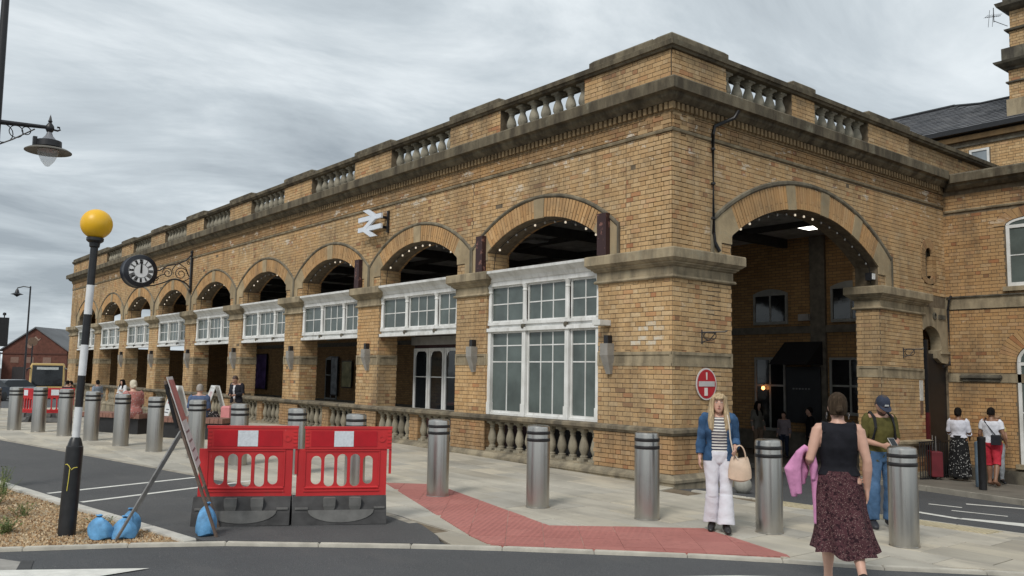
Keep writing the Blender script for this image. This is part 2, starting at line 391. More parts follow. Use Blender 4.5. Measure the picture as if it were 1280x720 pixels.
# ================================================================ GROUND
def big_road():
    xs = [-400, -60, -30] + [-20 + i for i in range(0, 36)] + [30, 60, 400]; ys = [-300, -60, -30] + [-20 + i for i in range(0, 42)] + [30, 45, 70, 110, 200, 900]
    mb = MB(); vs = [(x, y, gz(x, y) - .03) for y in ys for x in xs]; n = len(xs)
    mb.add(vs, [(j * n + i, j * n + i + 1, (j + 1) * n + i + 1, (j + 1) * n + i) for j in range(len(ys) - 1) for i in range(n - 1)])
    return structure(mb.build('road', M_AS))
big_road()
KERB = [(-14, 2.4), (-11.5, 1.5), (-9.8, .72), (-9.1, .44), (-8.31, .09), (-7.81, -.09), (-7.45, -.28), (-7.03, -.59), (-5.91, -1.41), (-5.13, -2.05), (-3.39, -3.67), (-2.58, -4.72), (-1.66, -5.64), (-.5, -6.95), (.3, -8.2), (.75, -8.7), (1.1, -8.4), (1.15, -7.4), (.85, -5.8), (.68, -4.78), (.52, -3.63), (.14, -1.89), (-.22, -.84), (-.12, -.3)]
def resample(P, d):
    out = [Vector((*P[0], 0))]; acc = 0
    for a, b in zip(P, P[1:]):
        a = Vector((*a, 0)); b = Vector((*b, 0)); l = (b - a).length; t = d - acc
        while t <= l:
            out.append(a.lerp(b, t / l)); t += d
        acc = l - (t - d)
    return out
def kerb_run(name, P, width, length, dz, mat, inward=1):
    root = link(name, None); root['kind'] = 'structure'
    pts = resample(P, length)
    dense = []
    for i in range(len(pts) - 1):
        a, b = pts[i], pts[i + 1]; t = (b - a).normalized(); nrm = Vector((-t.y, t.x, 0)) * inward
        tp = (pts[i] - pts[i - 1]).normalized() if i else t; tn = (pts[i + 2] - b).normalized() if i + 2 < len(pts) else t
        n0 = Vector((-(t + tp).y, (t + tp).x, 0)).normalized() * inward; n1 = Vector((-(t + tn).y, (t + tn).x, 0)).normalized() * inward
        j = .003
        q = [a + t * j, b - t * j, b - t * j + n1 * width, a + t * j + n0 * width]
        o = a.lerp(b, .5); o.z = gz(o.x, o.y)
        mb = MB(); top = [(p.x - o.x, p.y - o.y, gz(p.x, p.y) + dz + random.uniform(-.002, .002) - o.z) for p in q]
        vs = [(x, y, z - .2) for x, y, z in top] + [(x, y, z - .012) for x, y, z in top] + [tuple((Vector(p) * .97 + Vector((sum(k[0] for k in top) / 4, sum(k[1] for k in top) / 4, p[2])) * .03).to_tuple()[:2]) + (p[2],) for p in top]
        mb.add(vs, [(0, 1, 5, 4), (1, 2, 6, 5), (2, 3, 7, 6), (3, 0, 4, 7), (4, 5, 9, 8), (5, 6, 10, 9), (6, 7, 11, 10), (7, 4, 8, 11), (8, 9, 10, 11)])
        mb.build('kerb_stone', mat, root, o)
    return root
kerb_run('kerb', KERB, .08, .915, .003, M_KERB, -1)
LANE = [(-7.45, -.28), (-7.03, -.59), (-5.91, -1.41), (-5.56, -1.69), (-5.36, -1.35), (-5.16, -.75), (-5.06, -.2), (-5.06, .35), (-5.20, 1.4), (-5.84, 4.83), (-6.58, 8.53), (-7.32, 12.14), (-8.9, 20), (-11, 30), (-13.4, 30), (-11.2, 20), (-9.5, 12), (-8.34, 4.93), (-8.05, 3.07), (-7.77, 1.45)]
sheet('lane', LANE, M_AS2, .007, .8)
PAVE = [(-5.47, -1.76), (-5.13, -2.05), (-3.39, -3.67), (-2.58, -4.72), (-1.66, -5.64), (-.5, -6.95), (.3, -8.2), (.75, -8.68), (1.09, -8.38), (1.14, -7.4), (.85, -5.8), (.68, -4.78), (.52, -3.63), (.14, -1.89), (-.22, -.84), (-.16, -.16), (.4, -.05), (.4, 42), (-9.2, 42), (-11, 30), (-8.9, 20), (-7.32, 12.14), (-6.58, 8.53), (-5.84, 4.83), (-5.20, 1.4), (-5.06, .35), (-5.06, -.2), (-5.16, -.75), (-5.36, -1.35)]
pav = sheet('pavement', PAVE, M_MO, -.014, 1.0)
def lay_slabs():
    rng = random.Random(3); rows = []; x = -11.2
    while x < 1.3:
        w = rng.choice((.45, .5, .6)); y = -8.8 + rng.uniform(0, .5)
        while y < 42:
            l = rng.choice((.55, .7, .8, .9, 1.05)); cx, cy = x + w / 2, y + l / 2
            cs = [in_poly(a, b, PAVE) for a, b in ((cx, cy), (x + .04, y + .04), (x + w - .04, y + .04), (x + .04, y + l - .04), (x + w - .04, y + l - .04))]
            if any(cs): rows.append((x, y, w, l))
            y += l
        x += w
    rows.sort(key=lambda r: (Vector((r[0], r[1], 0)) - Vector((CAMPOS.x, CAMPOS.y, 0))).length)
    def slab(mb, x, y, w, l, o):
        g = .006; d = rng.uniform(-.0025, .0025)
        q = [(x + g, y + g), (x + w - g, y + g), (x + w - g, y + l - g), (x + g, y + l - g)]
        for j in range(len(PAVE)):          # cut the slab where the edge of the pavement crosses it
            (ax, ay), (bx, by) = PAVE[j], PAVE[(j + 1) % len(PAVE)]
            hit = False; n_ = 12
            for t_ in range(n_ * 6 + 1):
                f_ = t_ / (n_ * 6)
                if x < ax + (bx - ax) * f_ < x + w and y < ay + (by - ay) * f_ < y + l: hit = True; break
            if hit:
                dx, dy = bx - ax, by - ay
                q = clip_convex(q, [(ax - dx * 50, ay - dy * 50), (bx + dx * 50, by + dy * 50), (bx + dx * 50 - dy * 60, by + dy * 50 + dx * 60), (ax - dx * 50 - dy * 60, ay - dy * 50 + dx * 60)]) if len(q) > 2 else []
        if len(q) < 3: return False
        mx_, my_ = sum(p[0] for p in q) / len(q), sum(p[1] for p in q) / len(q); n = len(q)
        t = [(a - o[0], b - o[1], gz(a, b) + d - o[2]) for a, b in q]
        i = [(a - o[0] + (mx_ - a) * .014, b - o[1] + (my_ - b) * .014, gz(a, b) + d - o[2] + .004) for a, b in q]
        mb.add([(a, b, c - .03) for a, b, c in t] + t + i, [(k, (k + 1) % n, n + (k + 1) % n, n + k) for k in range(n)] + [(n + k, n + (k + 1) % n, 2 * n + (k + 1) % n, 2 * n + k) for k in range(n)] + [tuple(range(2 * n, 3 * n))])
        return True
    for x, y, w, l in rows[:295]:
        o = (x + w / 2, y + l / 2, gz(x + w / 2, y + l / 2)); mb = MB()
        if slab(mb, x, y, w, l, o): mb.build('paving_slab', M_SL, pav, o)
    mb = MB()
    for x, y, w, l in rows[295:]: slab(mb, x, y, w, l, (0, 0, 0))
    mb.build('paving_slabs', M_SLI, pav, kind='stuff')
lay_slabs()
def tiles(name, convs, mat, ang, org, size, dz, tile_name):
    root = link(name, None); root['kind'] = 'structure'; ca, sa = math.cos(ang), math.sin(ang)
    seen = set()
    for conv in convs:
        for i in range(-14, 15):
            for j in range(-14, 15):
                g = .002; q = []
                for a, b in ((i, j), (i + 1, j), (i + 1, j + 1), (i, j + 1)):
                    u, v = a * size, b * size
                    u += g if a == i else -g; v += g if b == j else -g
                    q.append((org[0] + u * ca - v * sa, org[1] + u * sa + v * ca))
                c = clip_convex(q, conv)
                if len(c) < 3: continue
                ar = abs(sum(c[k][0] * c[(k + 1) % len(c)][1] - c[(k + 1) % len(c)][0] * c[k][1] for k in range(len(c)))) / 2
                if ar < .004: continue
                ox, oy = sum(p[0] for p in c) / len(c), sum(p[1] for p in c) / len(c); oz = gz(ox, oy); d = random.uniform(-.0015, .0015)
                mb = MB(); n = len(c); t = [(p[0] - ox, p[1] - oy, gz(*p) - oz + dz + d) for p in c]
                mb.add([(x, y, z - .04) for x, y, z in t] + t, [tuple(range(n, 2 * n))] + [(k, (k + 1) % n, n + (k + 1) % n, n + k) for k in range(n)])
                mb.build(tile_name, mat, root, (ox, oy, oz))
    return root
tiles('tactile_paving', [[(-3.75, 2.41), (-3.17, 1.9), (-3.95, -1.52), (-5.17, -2.0), (-5.07, -1.55)], [(-3.95, -1.52), (-2.54, -2.6), (-3.0, -4.06), (-5.17, -2.0)]], M_TR, -.70, (-4.2, -1.7), .4, .009, 'blister_tile')
tiles('crossing_tactile_paving', [[(.10, -1.7), (.44, -3.63), (.58, -4.6), (.08, -4.6), (-.05, -3.63), (-.33, -1.85)]], M_TY, -1.40, (.1, -3), .4, .009, 'buff_tile')
# far pavement beside the wing, with its kerb
FARP = [(5.9, .5), (5.84, -1.07), (5.36, -3.05), (4.6, -6), (3.2, -11), (22, -11), (22, .6), (9.65, .6), (9.65, 6), (6.4, 6)]
sheet('far_pavement', FARP, plain('dark_paving', (.155, .14, .115), .85, .25, 2, bump=.2), .07, 1.0, .12)
kerb_run('far_kerb', [(6.3, 6), (5.84, .5), (5.70, -1.07), (5.22, -3.05), (4.46, -6), (3.06, -11)], .14, .915, .078, plain('old_kerb', (.27, .25, .21), .85, .25, 4))
sheet('carriageway', [(.95, -7.5), (.85, -5.8), (.68, -4.78), (.52, -3.63), (.14, -1.89), (-.1, -.85), (.6, -.3), (1.6, 0), (1.6, 40.6), (9.5, 40.6), (9.5, 6), (6.3, 6), (5.9, .5), (5.7, -1.07), (5.22, -3.05), (4.46, -6), (3.1, -10.8), (1.6, -9)], M_AS, -.018, 1.0, 0)
def marking(poly, dz=.005, lab=None): return sheet('road_marking', poly, M_RM, dz, .5, 0)
marking([(-9.3, -.42), (-8.19, -1.06), (-8.73, -1.14), (-9.6, -.8)], -.0205)
marking([(-5.45, -3.30), (-4.02, -4.13), (-3.34, -4.68), (-2.6, -5.75), (-3.1, -5.95), (-4.2, -4.85), (-5.3, -3.75)], -.022)
sheet('concrete_patch', [(-14, 1.9), (-11.5, 1.1), (-9.75, .42), (-9.15, .02), (-8.98, -.28), (-9.22, -.95), (-9.8, -1.7), (-14, -.5)], plain('worn_concrete', (.30, .285, .26), .9, .25, 6, bump=.4), -.0255, .6, 0)
sheet('tar_joint', [(-9.02, -.15), (-8.93, -.2), (-9.12, -.95), (-9.7, -1.7), (-9.84, -1.66), (-9.24, -.93)], plain('tar', (.045, .044, .043), .7), -.0235, .6, 0)
def line(a, b, w, dz):
    a = Vector(a); b = Vector(b); t = (b - a).normalized(); n_ = Vector((-t.y, t.x)) * w / 2
    marking([tuple(a + n_), tuple(b + n_), tuple(b - n_), tuple(a - n_)], dz)
line((-8.07, 3.66), (-5.72, 4.36), .085, .009); line((-7.88, 2.72), (-5.35, 3.55), .085, .009)
marking([(3.16, -2.50), (3.31, -2.94), (3.19, -2.98), (3.04, -2.54)], -.013); marking([(4.08, -2.66), (4.72, -3.40), (4.56, -3.48), (3.92, -2.74)], -.013)
marking([(1.70, -3.05), (1.60, -3.67), (1.42, -3.67), (1.52, -3.05)], -.013); marking([(1.68, -3.65), (2.2, -4.3), (1.75, -4.45), (1.46, -3.65)], -.013)
marking([(2.6, -3.1), (2.9, -3.75), (2.8, -3.78), (2.5, -3.13)], -.013)
# planting bed of bark and gravel
BED = [(-14, 2.4), (-11.5, 1.5), (-9.8, .72), (-9.1, .44), (-8.31, .09), (-7.81, -.09), (-7.58, -.21), (-7.92, 1.45), (-8.20, 3.07), (-8.49, 4.93), (-9.66, 12), (-11.4, 20), (-14, 20)]
def bedmat():
    k = NB('bark_gravel'); v = k.n('TexVoronoi'); v.inputs['Scale'].default_value = 34; k.L.new(k.pos(), v.inputs['Vector'])
    sp = k.n('SeparateColor'); k.L.new(v.outputs['Color'], sp.inputs[0])
    c = k.ramp(sp.outputs[0], [(0, (.16, .09, .04)), (.35, (.34, .22, .11)), (.7, (.46, .33, .19)), (1, (.58, .46, .30))])
    c = k.mix(k.mth('MULTIPLY', k.ramp(k.noise(1.3, 5), [(.5, (0, 0, 0)), (.7, (1, 1, 1))]), .5), c, (.16, .13, .06))
    k.set(c, .95); k.bump(v.outputs['Distance'], 1, .03); return k.m
M_BED = bedmat()
sheet('planting_bed', BED, M_BED, -.005, .6, .1)
def stones():
    k = NB('stone_chips'); k.set(k.ramp(k.n('NewGeometry').outputs['Random Per Island'], [(0, (.14, .08, .04)), (.3, (.36, .22, .11)), (.6, (.50, .36, .21)), (.85, (.62, .50, .34)), (1, (.30, .26, .2))]), .9)
    mb = MB(); rng = random.Random(5); n = 0
    while n < 9000:
        y = .0 + 6.5 * rng.random() ** 1.6; x = -10.2 + rng.random() * 2.7
        if not in_poly(x, y, BED): continue
        n += 1; r = rng.uniform(.007, .02); z = gz(x, y) + r * .3 - .002; a = rng.random() * 6.3
        ps = [(x + math.cos(a + i * 2.09) * r * rng.uniform(.7, 1.3), y + math.sin(a + i * 2.09) * r * rng.uniform(.6, 1.2), z - r * .5) for i in range(3)]
        ps.append((x + rng.uniform(-.3, .3) * r, y + rng.uniform(-.3, .3) * r, z + r * rng.uniform(.4, .9)))
        mb.add(ps, [(0, 2, 1), (0, 1, 3), (1, 2, 3), (2, 0, 3)])
    return mb.build('gravel', k.m, kind='stuff')
stones()
kerb_run('bed_kerb', [(-7.50, -.24), (-7.77, 1.45), (-8.05, 3.07), (-8.34, 4.93), (-9.5, 12), (-11.2, 20)], .13, .915, .022, plain('white_kerb', (.50, .48, .43), .8, .2, 5))
kerb_run('lane_edging', [(-5.12, -.6), (-5.05, .35), (-5.20, 1.4), (-5.84, 4.83), (-6.58, 8.53), (-7.32, 12.14), (-8.9, 20)], .11, .45, .010, plain('edging_sett', (.30, .27, .22), .85, .35, 8))
def weed_mats():
    k = NB('weed_leaf'); k.set(k.ramp(k.n('NewGeometry').outputs['Random Per Island'], [(0, (.05, .085, .02)), (.5, (.10, .15, .035)), (.85, (.17, .21, .06)), (1, (.32, .28, .13))]), .7); return k.m
M_WEED = weed_mats()
def weed(x, y, h, n, spread, label):
    rng = random.Random(int(x * 1000)); t = thing('weed', label, 'plant', (x, y, gz(x, y)), 0, 'weeds in the planting bed')
    mb = MB(); st = MB()
    for i in range(n):
        a = rng.random() * 6.28; hh = h * rng.uniform(.5, 1.1); lean = spread * rng.uniform(.2, 1)
        bx, by = rng.uniform(-.5, .5) * spread * .7, rng.uniform(-.5, .5) * spread * .7
        tip = Vector((bx + math.cos(a) * lean, by + math.sin(a) * lean, hh)); b = Vector((bx, by, -.01)); m_ = b.lerp(tip, .55) + Vector((0, 0, hh * .12))
        st.tube([b, m_, tip], [.003, .002, .001], 4)
        for q in range(9):
            f = rng.uniform(.12, 1); p = b.lerp(m_, f / .55) if f < .55 else m_.lerp(tip, (f - .55) / .45)
            a2 = rng.random() * 6.28; l = rng.uniform(.02, .055); d = Vector((math.cos(a2), math.sin(a2), rng.uniform(0, .8))).normalized(); w = d.cross(Vector((0, 0, 1))).normalized() * l * .17
            mb.add([p, p + d * l * .5 + w, p + d * l, p + d * l * .5 - w], [(0, 1, 2, 3)])
    mb.build('leaves', M_WEED, t, kind='stuff'); st.build('stem', M_WEED, t)
weed(-9.08, 2.15, .46, 120, .34, 'largest bushy green weed at the left edge of the gravel bed')
weed(-8.8, 3.1, .34, 60, .26, 'tufted weed behind the largest one, close to the bed kerb')
weed(-8.55, 3.9, .34, 16, .12, 'thin upright weed farthest up the gravel bed kerb')
weed(-8.95, 1.15, .15, 34, .16, 'small low weed left of the beacon pole foot')
weed(-8.62, 2.1, .13, 18, .17, 'flat green weed patch just behind the beacon pole')
weed(-8.05, 1.0, .10, 14, .14, 'tiny weed sprig right of the beacon pole near the blue bags')
weed(-9.5, 1.7, .26, 50, .26, 'weed clump leftmost and lowest beside the front kerb')

# ================================================================ STATION
def settle(x, y, z):
    """the right hand front has settled a little towards the far pier"""
    if x > 0 and y < 1.2: return (x, y, z - .017 * min(x, 9.7) * min(max((6.3 - z) / 2.3, 0), 1))
    return (x, y, z)
ST = thing('railway_station', 'long yellow brick station portico with round arches and stone parapet', 'railway station')
BAYS = [3.255 + 4.24 * i for i in range(9)]           # arch centres along the long front
LEN = 40.64; HO = 1.595; ARC = dict(zc=1.95, r=2.72, r2=3.08, r3=3.165, half=2.12)
RC = 4.03; RARC = dict(zc=.52, r=4.40, r2=4.83, r3=4.93, half=3.06); RHO = 2.49
WALLTOP = 6.17
# ---- individual bricks collected as boxes, the 300 nearest become parts
BR = []          # (centre, (dx, dy, dz) full sizes, is_whole)
def lay(plane, pos, u0, u1, z0, z1, holes=lambda z: [], seed=0, out=.008):
    """courses of flemish bond on a wall plane; plane 'x': faces -x at x=pos, u runs along y; plane 'y': faces -y, u runs along x"""
    rng = random.Random(seed); H_ = .0785; k0 = math.floor(z0 / H_); k = k0
    while k * H_ < z1 - .012:
        za = max(k * H_, z0) + .005; zb = min((k + 1) * H_, z1) - .005
        if zb - za > .008:
            blocked = holes((za + zb) / 2); iv = [(u0, u1)]
            for a, b in blocked: iv = [q for s, e_ in iv for q in ((s, min(e_, a)), (max(s, b), e_)) if q[1] - q[0] > .02]
            u = math.floor(u0 / .3375) * .3375 - (.169 if k % 2 else 0); i = 0
            while u < u1:
                w = .225 if i % 2 == 0 else .1125
                if i % 2 == 0 and rng.random() < .12: w_ = [.1125, .1125]
                else: w_ = [w]
                for ww in w_:
                    a, b = u + .005, u + ww - .005
                    for s, e_ in iv:
                        aa, bb = max(a, s + .003), min(b, e_ - .003)
                        if bb - aa > .025:
                            if rng.random() > .0018:
                                o = out + rng.uniform(-.003, .0035)
                                if plane == 'x': BR.append((((pos - o / 2 + .01), (aa + bb) / 2, (za + zb) / 2), (o + .02, bb - aa, zb - za), plane))
                                else: BR.append((((aa + bb) / 2, pos - o / 2 + .01, (za + zb) / 2), (bb - aa, o + .02, zb - za), plane))
                    u += ww
                i += 1
        k += 1
def hole_arch(c, A, zlow):
    def f(z):
        if z < A['zc']: return [(c - A['half'], c + A['half'])]
        q = (A['r3'] - .05) ** 2 - (z - A['zc']) ** 2
        if q <= 0: return []
        w = min(math.sqrt(q), A['half']); return [(c - w, c + w)]
    return f
# long front above the caps
for i, c in enumerate(BAYS):
    lay('x', 0, c - 2.12 if i else 1.0, c + 2.12 if i < 8 else c + 2.25, 4.2, 5.68, hole_arch(c, ARC, 4.2), i)
lay('x', 0, 0, 1.0, 3.76, 5.68, seed=20); lay('x', 0, 1.0, 1.14, 3.76, 4.2, seed=19); lay('x', 0, LEN - 1.14, LEN, 3.76, 5.68, seed=21)
lay('x', -.02, 0, LEN, 5.75, 6.0, seed=22)
for i in range(8):        # brick at the foot of the arches either side of each intermediate pier
    c = BAYS[i] + 2.12
    lay('x', 0, c - .52, c - .23, 3.76, 3.98, seed=30 + i); lay('x', 0, c + .23, c + .52, 3.76, 3.98, seed=50 + i)
lay('x', 0, 1.36, 1.655, 3.76, 3.98, seed=60)
# piers of the long front
PIERS = [(0, 1.66)] + [(BAYS[i] + 2.12 - .525, BAYS[i] + 2.12 + .525) for i in range(8)] + [(LEN - 1.66, LEN)]
for i, (a, b) in enumerate(PIERS):
    lay('x', 0, a, b, .88, 1.87, seed=70 + i); lay('x', 0, a, b, 2.09, 3.28, seed=90 + i); lay('x', -.05, a - .05 if i else -.05, b + .05, .17, .76, seed=110 + i)
    if i: lay('y', a, 0, .52, .17, 1.87, seed=130 + i); lay('y', a, 0, .52, 2.09, 3.28, seed=150 + i); lay('y', a, 0, .52, 3.76, 4.15, seed=170 + i)
# right hand front
def niche(z):
    dz = z - 4.62 if z > 4.62 else ((4.20 - z) / .55 if z < 4.2 else 0)
    return [(8.79 - math.sqrt(.1296 - dz * dz) - .01, 8.79 + math.sqrt(.1296 - dz * dz) + .01)] if abs(dz) < .355 else []
ra = hole_arch(RC, RARC, 3.76)
lay('y', 0, 0, 9.6, 3.76, 5.68, lambda z: ra(z) + niche(z), 200)
lay('y', -.02, 0, 9.6, 5.75, 6.0, seed=201)
lay('y', 0, 0, 1.54, .88, 1.87, seed=202); lay('y', 0, 0, 1.54, 2.09, 3.28, seed=203); lay('y', -.05, -.05, 1.6, .17, .76, seed=204)
lay('y', 0, 6.55, 8.42, .45, 1.87, seed=205); lay('y', 0, 6.55, 8.42, 2.09, 3.28, seed=206); lay('y', 0, 6.55, 8.42, -.45, .2, seed=207)
lay('x', 6.55, 0, .52, -.4, 1.87, seed=208); lay('x', 6.55, 0, .52, 2.09, 3.28, seed=209); lay('x', 6.55, 0, .52, 3.6, 4.1, seed=215)
lay('y', 0, RC - RHO - .30, RC - RHO - .004, 3.76, 3.98, seed=210); lay('y', 0, RC + RHO + .004, RC + RHO + .30, 3.76, 3.98, seed=211)
# parapet panels
PB = [(c - 1.23, c + 1.23) for c in BAYS[:8]]; edges = [0] + [v for p in PB for v in p] + [LEN]
PPAN = [(edges[i], edges[i + 1]) for i in range(0, len(edges), 2)]
for i, (a, b) in enumerate(PPAN): lay('x', -.02, a, b, 6.52, 7.05, seed=220 + i, out=.006)
RB = [(1.42, 3.42), (4.2, 6.22)]; RPAN = [(0, 1.42), (3.42, 4.2), (6.22, 8.0)]
for i, (a, b) in enumerate(RPAN): lay('y', -.02, a, b, 6.52, 7.05, seed=240 + i, out=.006)
lay('y', .06, 8.0, 13, 6.52, 7.05, seed=244)

def solid(mb, x0, x1, y0, y1, z0, z1): mb.box((x0, y0, z0), (x1, y1, z1))
def arch_wall(mb, plane, pos, thick, c, hw, A, z0, z1, half0, half1, n=28):
    """wall above an opening: strips between the intrados curve and the top"""
    P = (lambda u, d, z: (pos + d, u, z)) if plane == 'x' else (lambda u, d, z: (u, pos + d, z))
    us = [c - hw + 2 * hw * i / n for i in range(n + 1)]; zs = [A['zc'] + math.sqrt(A['r'] ** 2 - (u - c) ** 2) for u in us]
    for i in range(n):
        a, b, za, zb = us[i], us[i + 1], zs[i], zs[i + 1]
        mb.add([P(a, 0, za), P(b, 0, zb), P(b, 0, z1), P(a, 0, z1), P(a, thick, za), P(b, thick, zb), P(b, thick, z1), P(a, thick, z1)], [(0, 1, 2, 3), (4, 7, 6, 5), (0, 4, 5, 1), (3, 2, 6, 7)])
    for a, b in ((c - half0, c - hw), (c + hw, c + half1)):
        if b - a > .01: q = [P(a, 0, z0), P(b, thick, z1)]; mb.box(q[0], q[1])
core = MB()
for i, c in enumerate(BAYS): arch_wall(core, 'x', 0, .5, c, HO, ARC, 3.7, WALLTOP, 2.12 if i else 3.255, 2.12 if i < 8 else LEN - c)
core.build('wall', M_MO, ST)
core = MB(); arch_wall(core, 'y', 0, .5, RC, RHO, RARC, 3.6, WALLTOP, RC, 8.56 - RC)
core.box((8.56, 0, 4.86), (9.02, .5, WALLTOP)); core.box((8.56, 0, 3.3), (9.02, .5, 3.98)); core.box((9.02, 0, 3.3), (9.62, .5, WALLTOP)); core.box((8.42, .1, 3.0), (8.56, .5, 3.62))
core.box((8.56, .11, 3.98), (9.02, .5, 4.86)); core.xf(settle).build('wall', M_MO, ST)
# rear faces of the arcade walls seen from inside
mb = MB()
for i, c in enumerate(BAYS): arch_wall(mb, 'x', .5, .06, c, HO, ARC, 3.7, WALLTOP, 2.12 if i else 2.8, 2.12 if i < 8 else LEN - c - .5)
mb.build('inner_wall', M_BT, ST)
mb = MB(); arch_wall(mb, 'y', .5, .06, RC, RHO, RARC, 3.6, WALLTOP, RC - .56, 5.5); mb.build('inner_wall', M_BT, ST)

# ---- stonework of the arches
def arch_stones(plane, pos, c, A, hw, zfoot, keys, xf=None, lw=.14, boost=0):
    P = (lambda u, z, d: (pos - d, u, z)) if plane == 'x' else (lambda u, z, d: (u, pos - d, z))
    def sect(r0, r1, a0, a1, d0, d1, m=0, n=4):
        a = [a0 + (a1 - a0) * i / n for i in range(n + 1)]
        pol = [(c + r1 * math.sin(t), A['zc'] + r1 * math.cos(t)) for t in a] + [(c + r0 * math.sin(t), A['zc'] + r0 * math.cos(t)) for t in reversed(a)]
        mb_ = MB(); mb_.prism(pol, d0, d1, P, m); return mb_
    am = math.asin(hw / A['r']); rm = (A['r'] + A['r2']) / 2
    kk = sorted([(k - lw / rm, k + lw / rm) for k in keys]); spans = []; s = -am + .055
    for a, b in kk: spans.append((s, a)); s = b
    spans.append((s, am - .055))
    rng = random.Random(int(c * 10)); ring = MB()
    base = sect(A['r'] + .004, A['r2'], -am, am, -.02, .006, n=30); ring.add(base.v, base.f, 1)
    for a, b in spans:
        n = max(1, round((b - a) * A['r'] / .078)); w = (b - a) / n
        for q in range(n):
            t0, t1 = a + w * q + .0075 / A['r'], a + w * (q + 1) - .0075 / A['r']; d = .018 + rng.uniform(-.003, .003)
            rs = [A['r'] + .002, A['r2'] - .004] if (q % 2) else [A['r'] + .002, A['r'] + .118, A['r'] + .126, A['r2'] - .004]
            for h in range(0, len(rs), 2):
                m_ = sect(rs[h], rs[h + 1], t0, t1, -.01, d, 0, 1); ring.add(m_.v, m_.f, 0)
    o = (ring.xf(xf) if xf else ring).build('arch_ring', [M_BRV, M_MO], ST); o['kind'] = 'stuff'
    for a, b in kk:
        m_ = sect(A['r'] - .012, A['r2'] + .002, a, b, -.01, .030); (m_.xf(xf) if xf else m_).build('keystone', M_SB, o)
    for sg in (-1, 1):
        zs_ = A['zc'] + A['r'] * math.cos(am); r2 = A['r2'] + .002
        pts = [(sg * hw, zfoot + .24), (sg * hw, zs_)]
        pts += [(sg * r_ * math.sin(am - .055), A['zc'] + r_ * math.cos(am - .055)) for r_ in (A['r'], r2)]
        a_end = math.asin(min(1, (A['half'] - .03) / r2))
        pts += [(sg * r2 * math.sin(t), A['zc'] + r2 * math.cos(t)) for t in (am, (am + a_end) / 2, a_end)]
        pts += [(sg * (A['half'] - .03), zfoot), (sg * (hw + .29), zfoot), (sg * (hw + .29), zfoot + .24)]
        m_ = MB().prism([(c + u, z) for u, z in pts], -.01, .026, P); (m_.xf(xf) if xf else m_).build('springer', M_SB, o)
    a_end = math.asin(min(1, A['half'] / A['r3'])) - .004; n = 26; hm = MB(); prof = [(A['r2'] + .006, .0), (A['r2'] + .006, .022), (A['r2'] + .03, .045), (A['r3'] - .025, .045), (A['r3'] - .008, .015), (A['r3'] - .005, .0)]
    rings = [[P(c + r_ * math.sin(t), A['zc'] + r_ * math.cos(t), d) for r_, d in prof] for t in [-a_end + 2 * a_end * i / n for i in range(n + 1)]]
    hm.ring_loft(rings, 0, False)
    ze = A['zc'] + A['r3'] * math.cos(a_end)
    for sg in (-1, 1):
        q = [P(c + sg * (A['half'] - .005), zfoot + .005, -.005), P(c + sg * (A['half'] - .045), ze, .05)]; hm.box(q[0], q[1])
    (hm.xf(xf) if xf else hm).build('hood_mould', M_HM, o)
    return o
for c in BAYS: arch_stones('x', 0, c, ARC, HO, 3.755, [0])
arch_stones('y', 0, RC, RARC, RHO, 3.755, [-.145, .105, .37], settle)
# ---- piers: core, cap, band, plinth
CAPP = [(3.27, 0), (3.275, .05), (3.295, .065), (3.325, .05), (3.335, .022), (3.47, .022), (3.475, .05), (3.505, .075), (3.51, .095), (3.535, .10), (3.545, .13), (3.58, .165), (3.59, .18), (3.73, .18), (3.75, .17), (3.752, 0)]
def pier(x0, x1, y0, y1, zb, xf, faces):
    mb = MB(); mb.box((x0, y0, zb), (x1, y1, 3.74)); o = (mb.xf(xf) if xf else mb).build('pier', M_MO, ST)
    mb = MB(); mb.rect_loft(x0, x1, y0, y1, CAPP); (mb.xf(xf) if xf else mb).build('capital', M_ST, o)
    bd = MB()
    for f, a, b in faces:
        Q = (lambda u, d, z: (a_pos - d, u, z)) if f == 'x' else (lambda u, d, z: (u, a_pos - d, z)); a_pos = x0 if f == 'x' else y0
        for u0, u1, z0, z1, d in ((a, b, 2.045, 2.095, .02), (a, b, 1.862, 1.91, .02), (a, a + .05, 1.91, 2.045, .019), (b - .05, b, 1.91, 2.045, .019), (a + .05, b - .05, 1.91, 2.045, .002)):
            bd.box(Q(u0, -.01, z0), Q(u1, d, z1))
    (bd.xf(xf) if xf else bd).build('band_panel', M_ST, o)
    return o
for i, (a, b) in enumerate(PIERS):
    if i == 0: pier(0, 1.54, 0, 1.66, -.3, None, [('x', .0, 1.66), ('y', -.02, 1.54)])
    else: pier(0, .52, a, b, -.8, None, [('x', a, b), ('y', 0, .52)])
pier(6.55, 8.42, 0, .52, -.8, settle, [('y', 6.55, 8.42), ('x', 0, .52)])
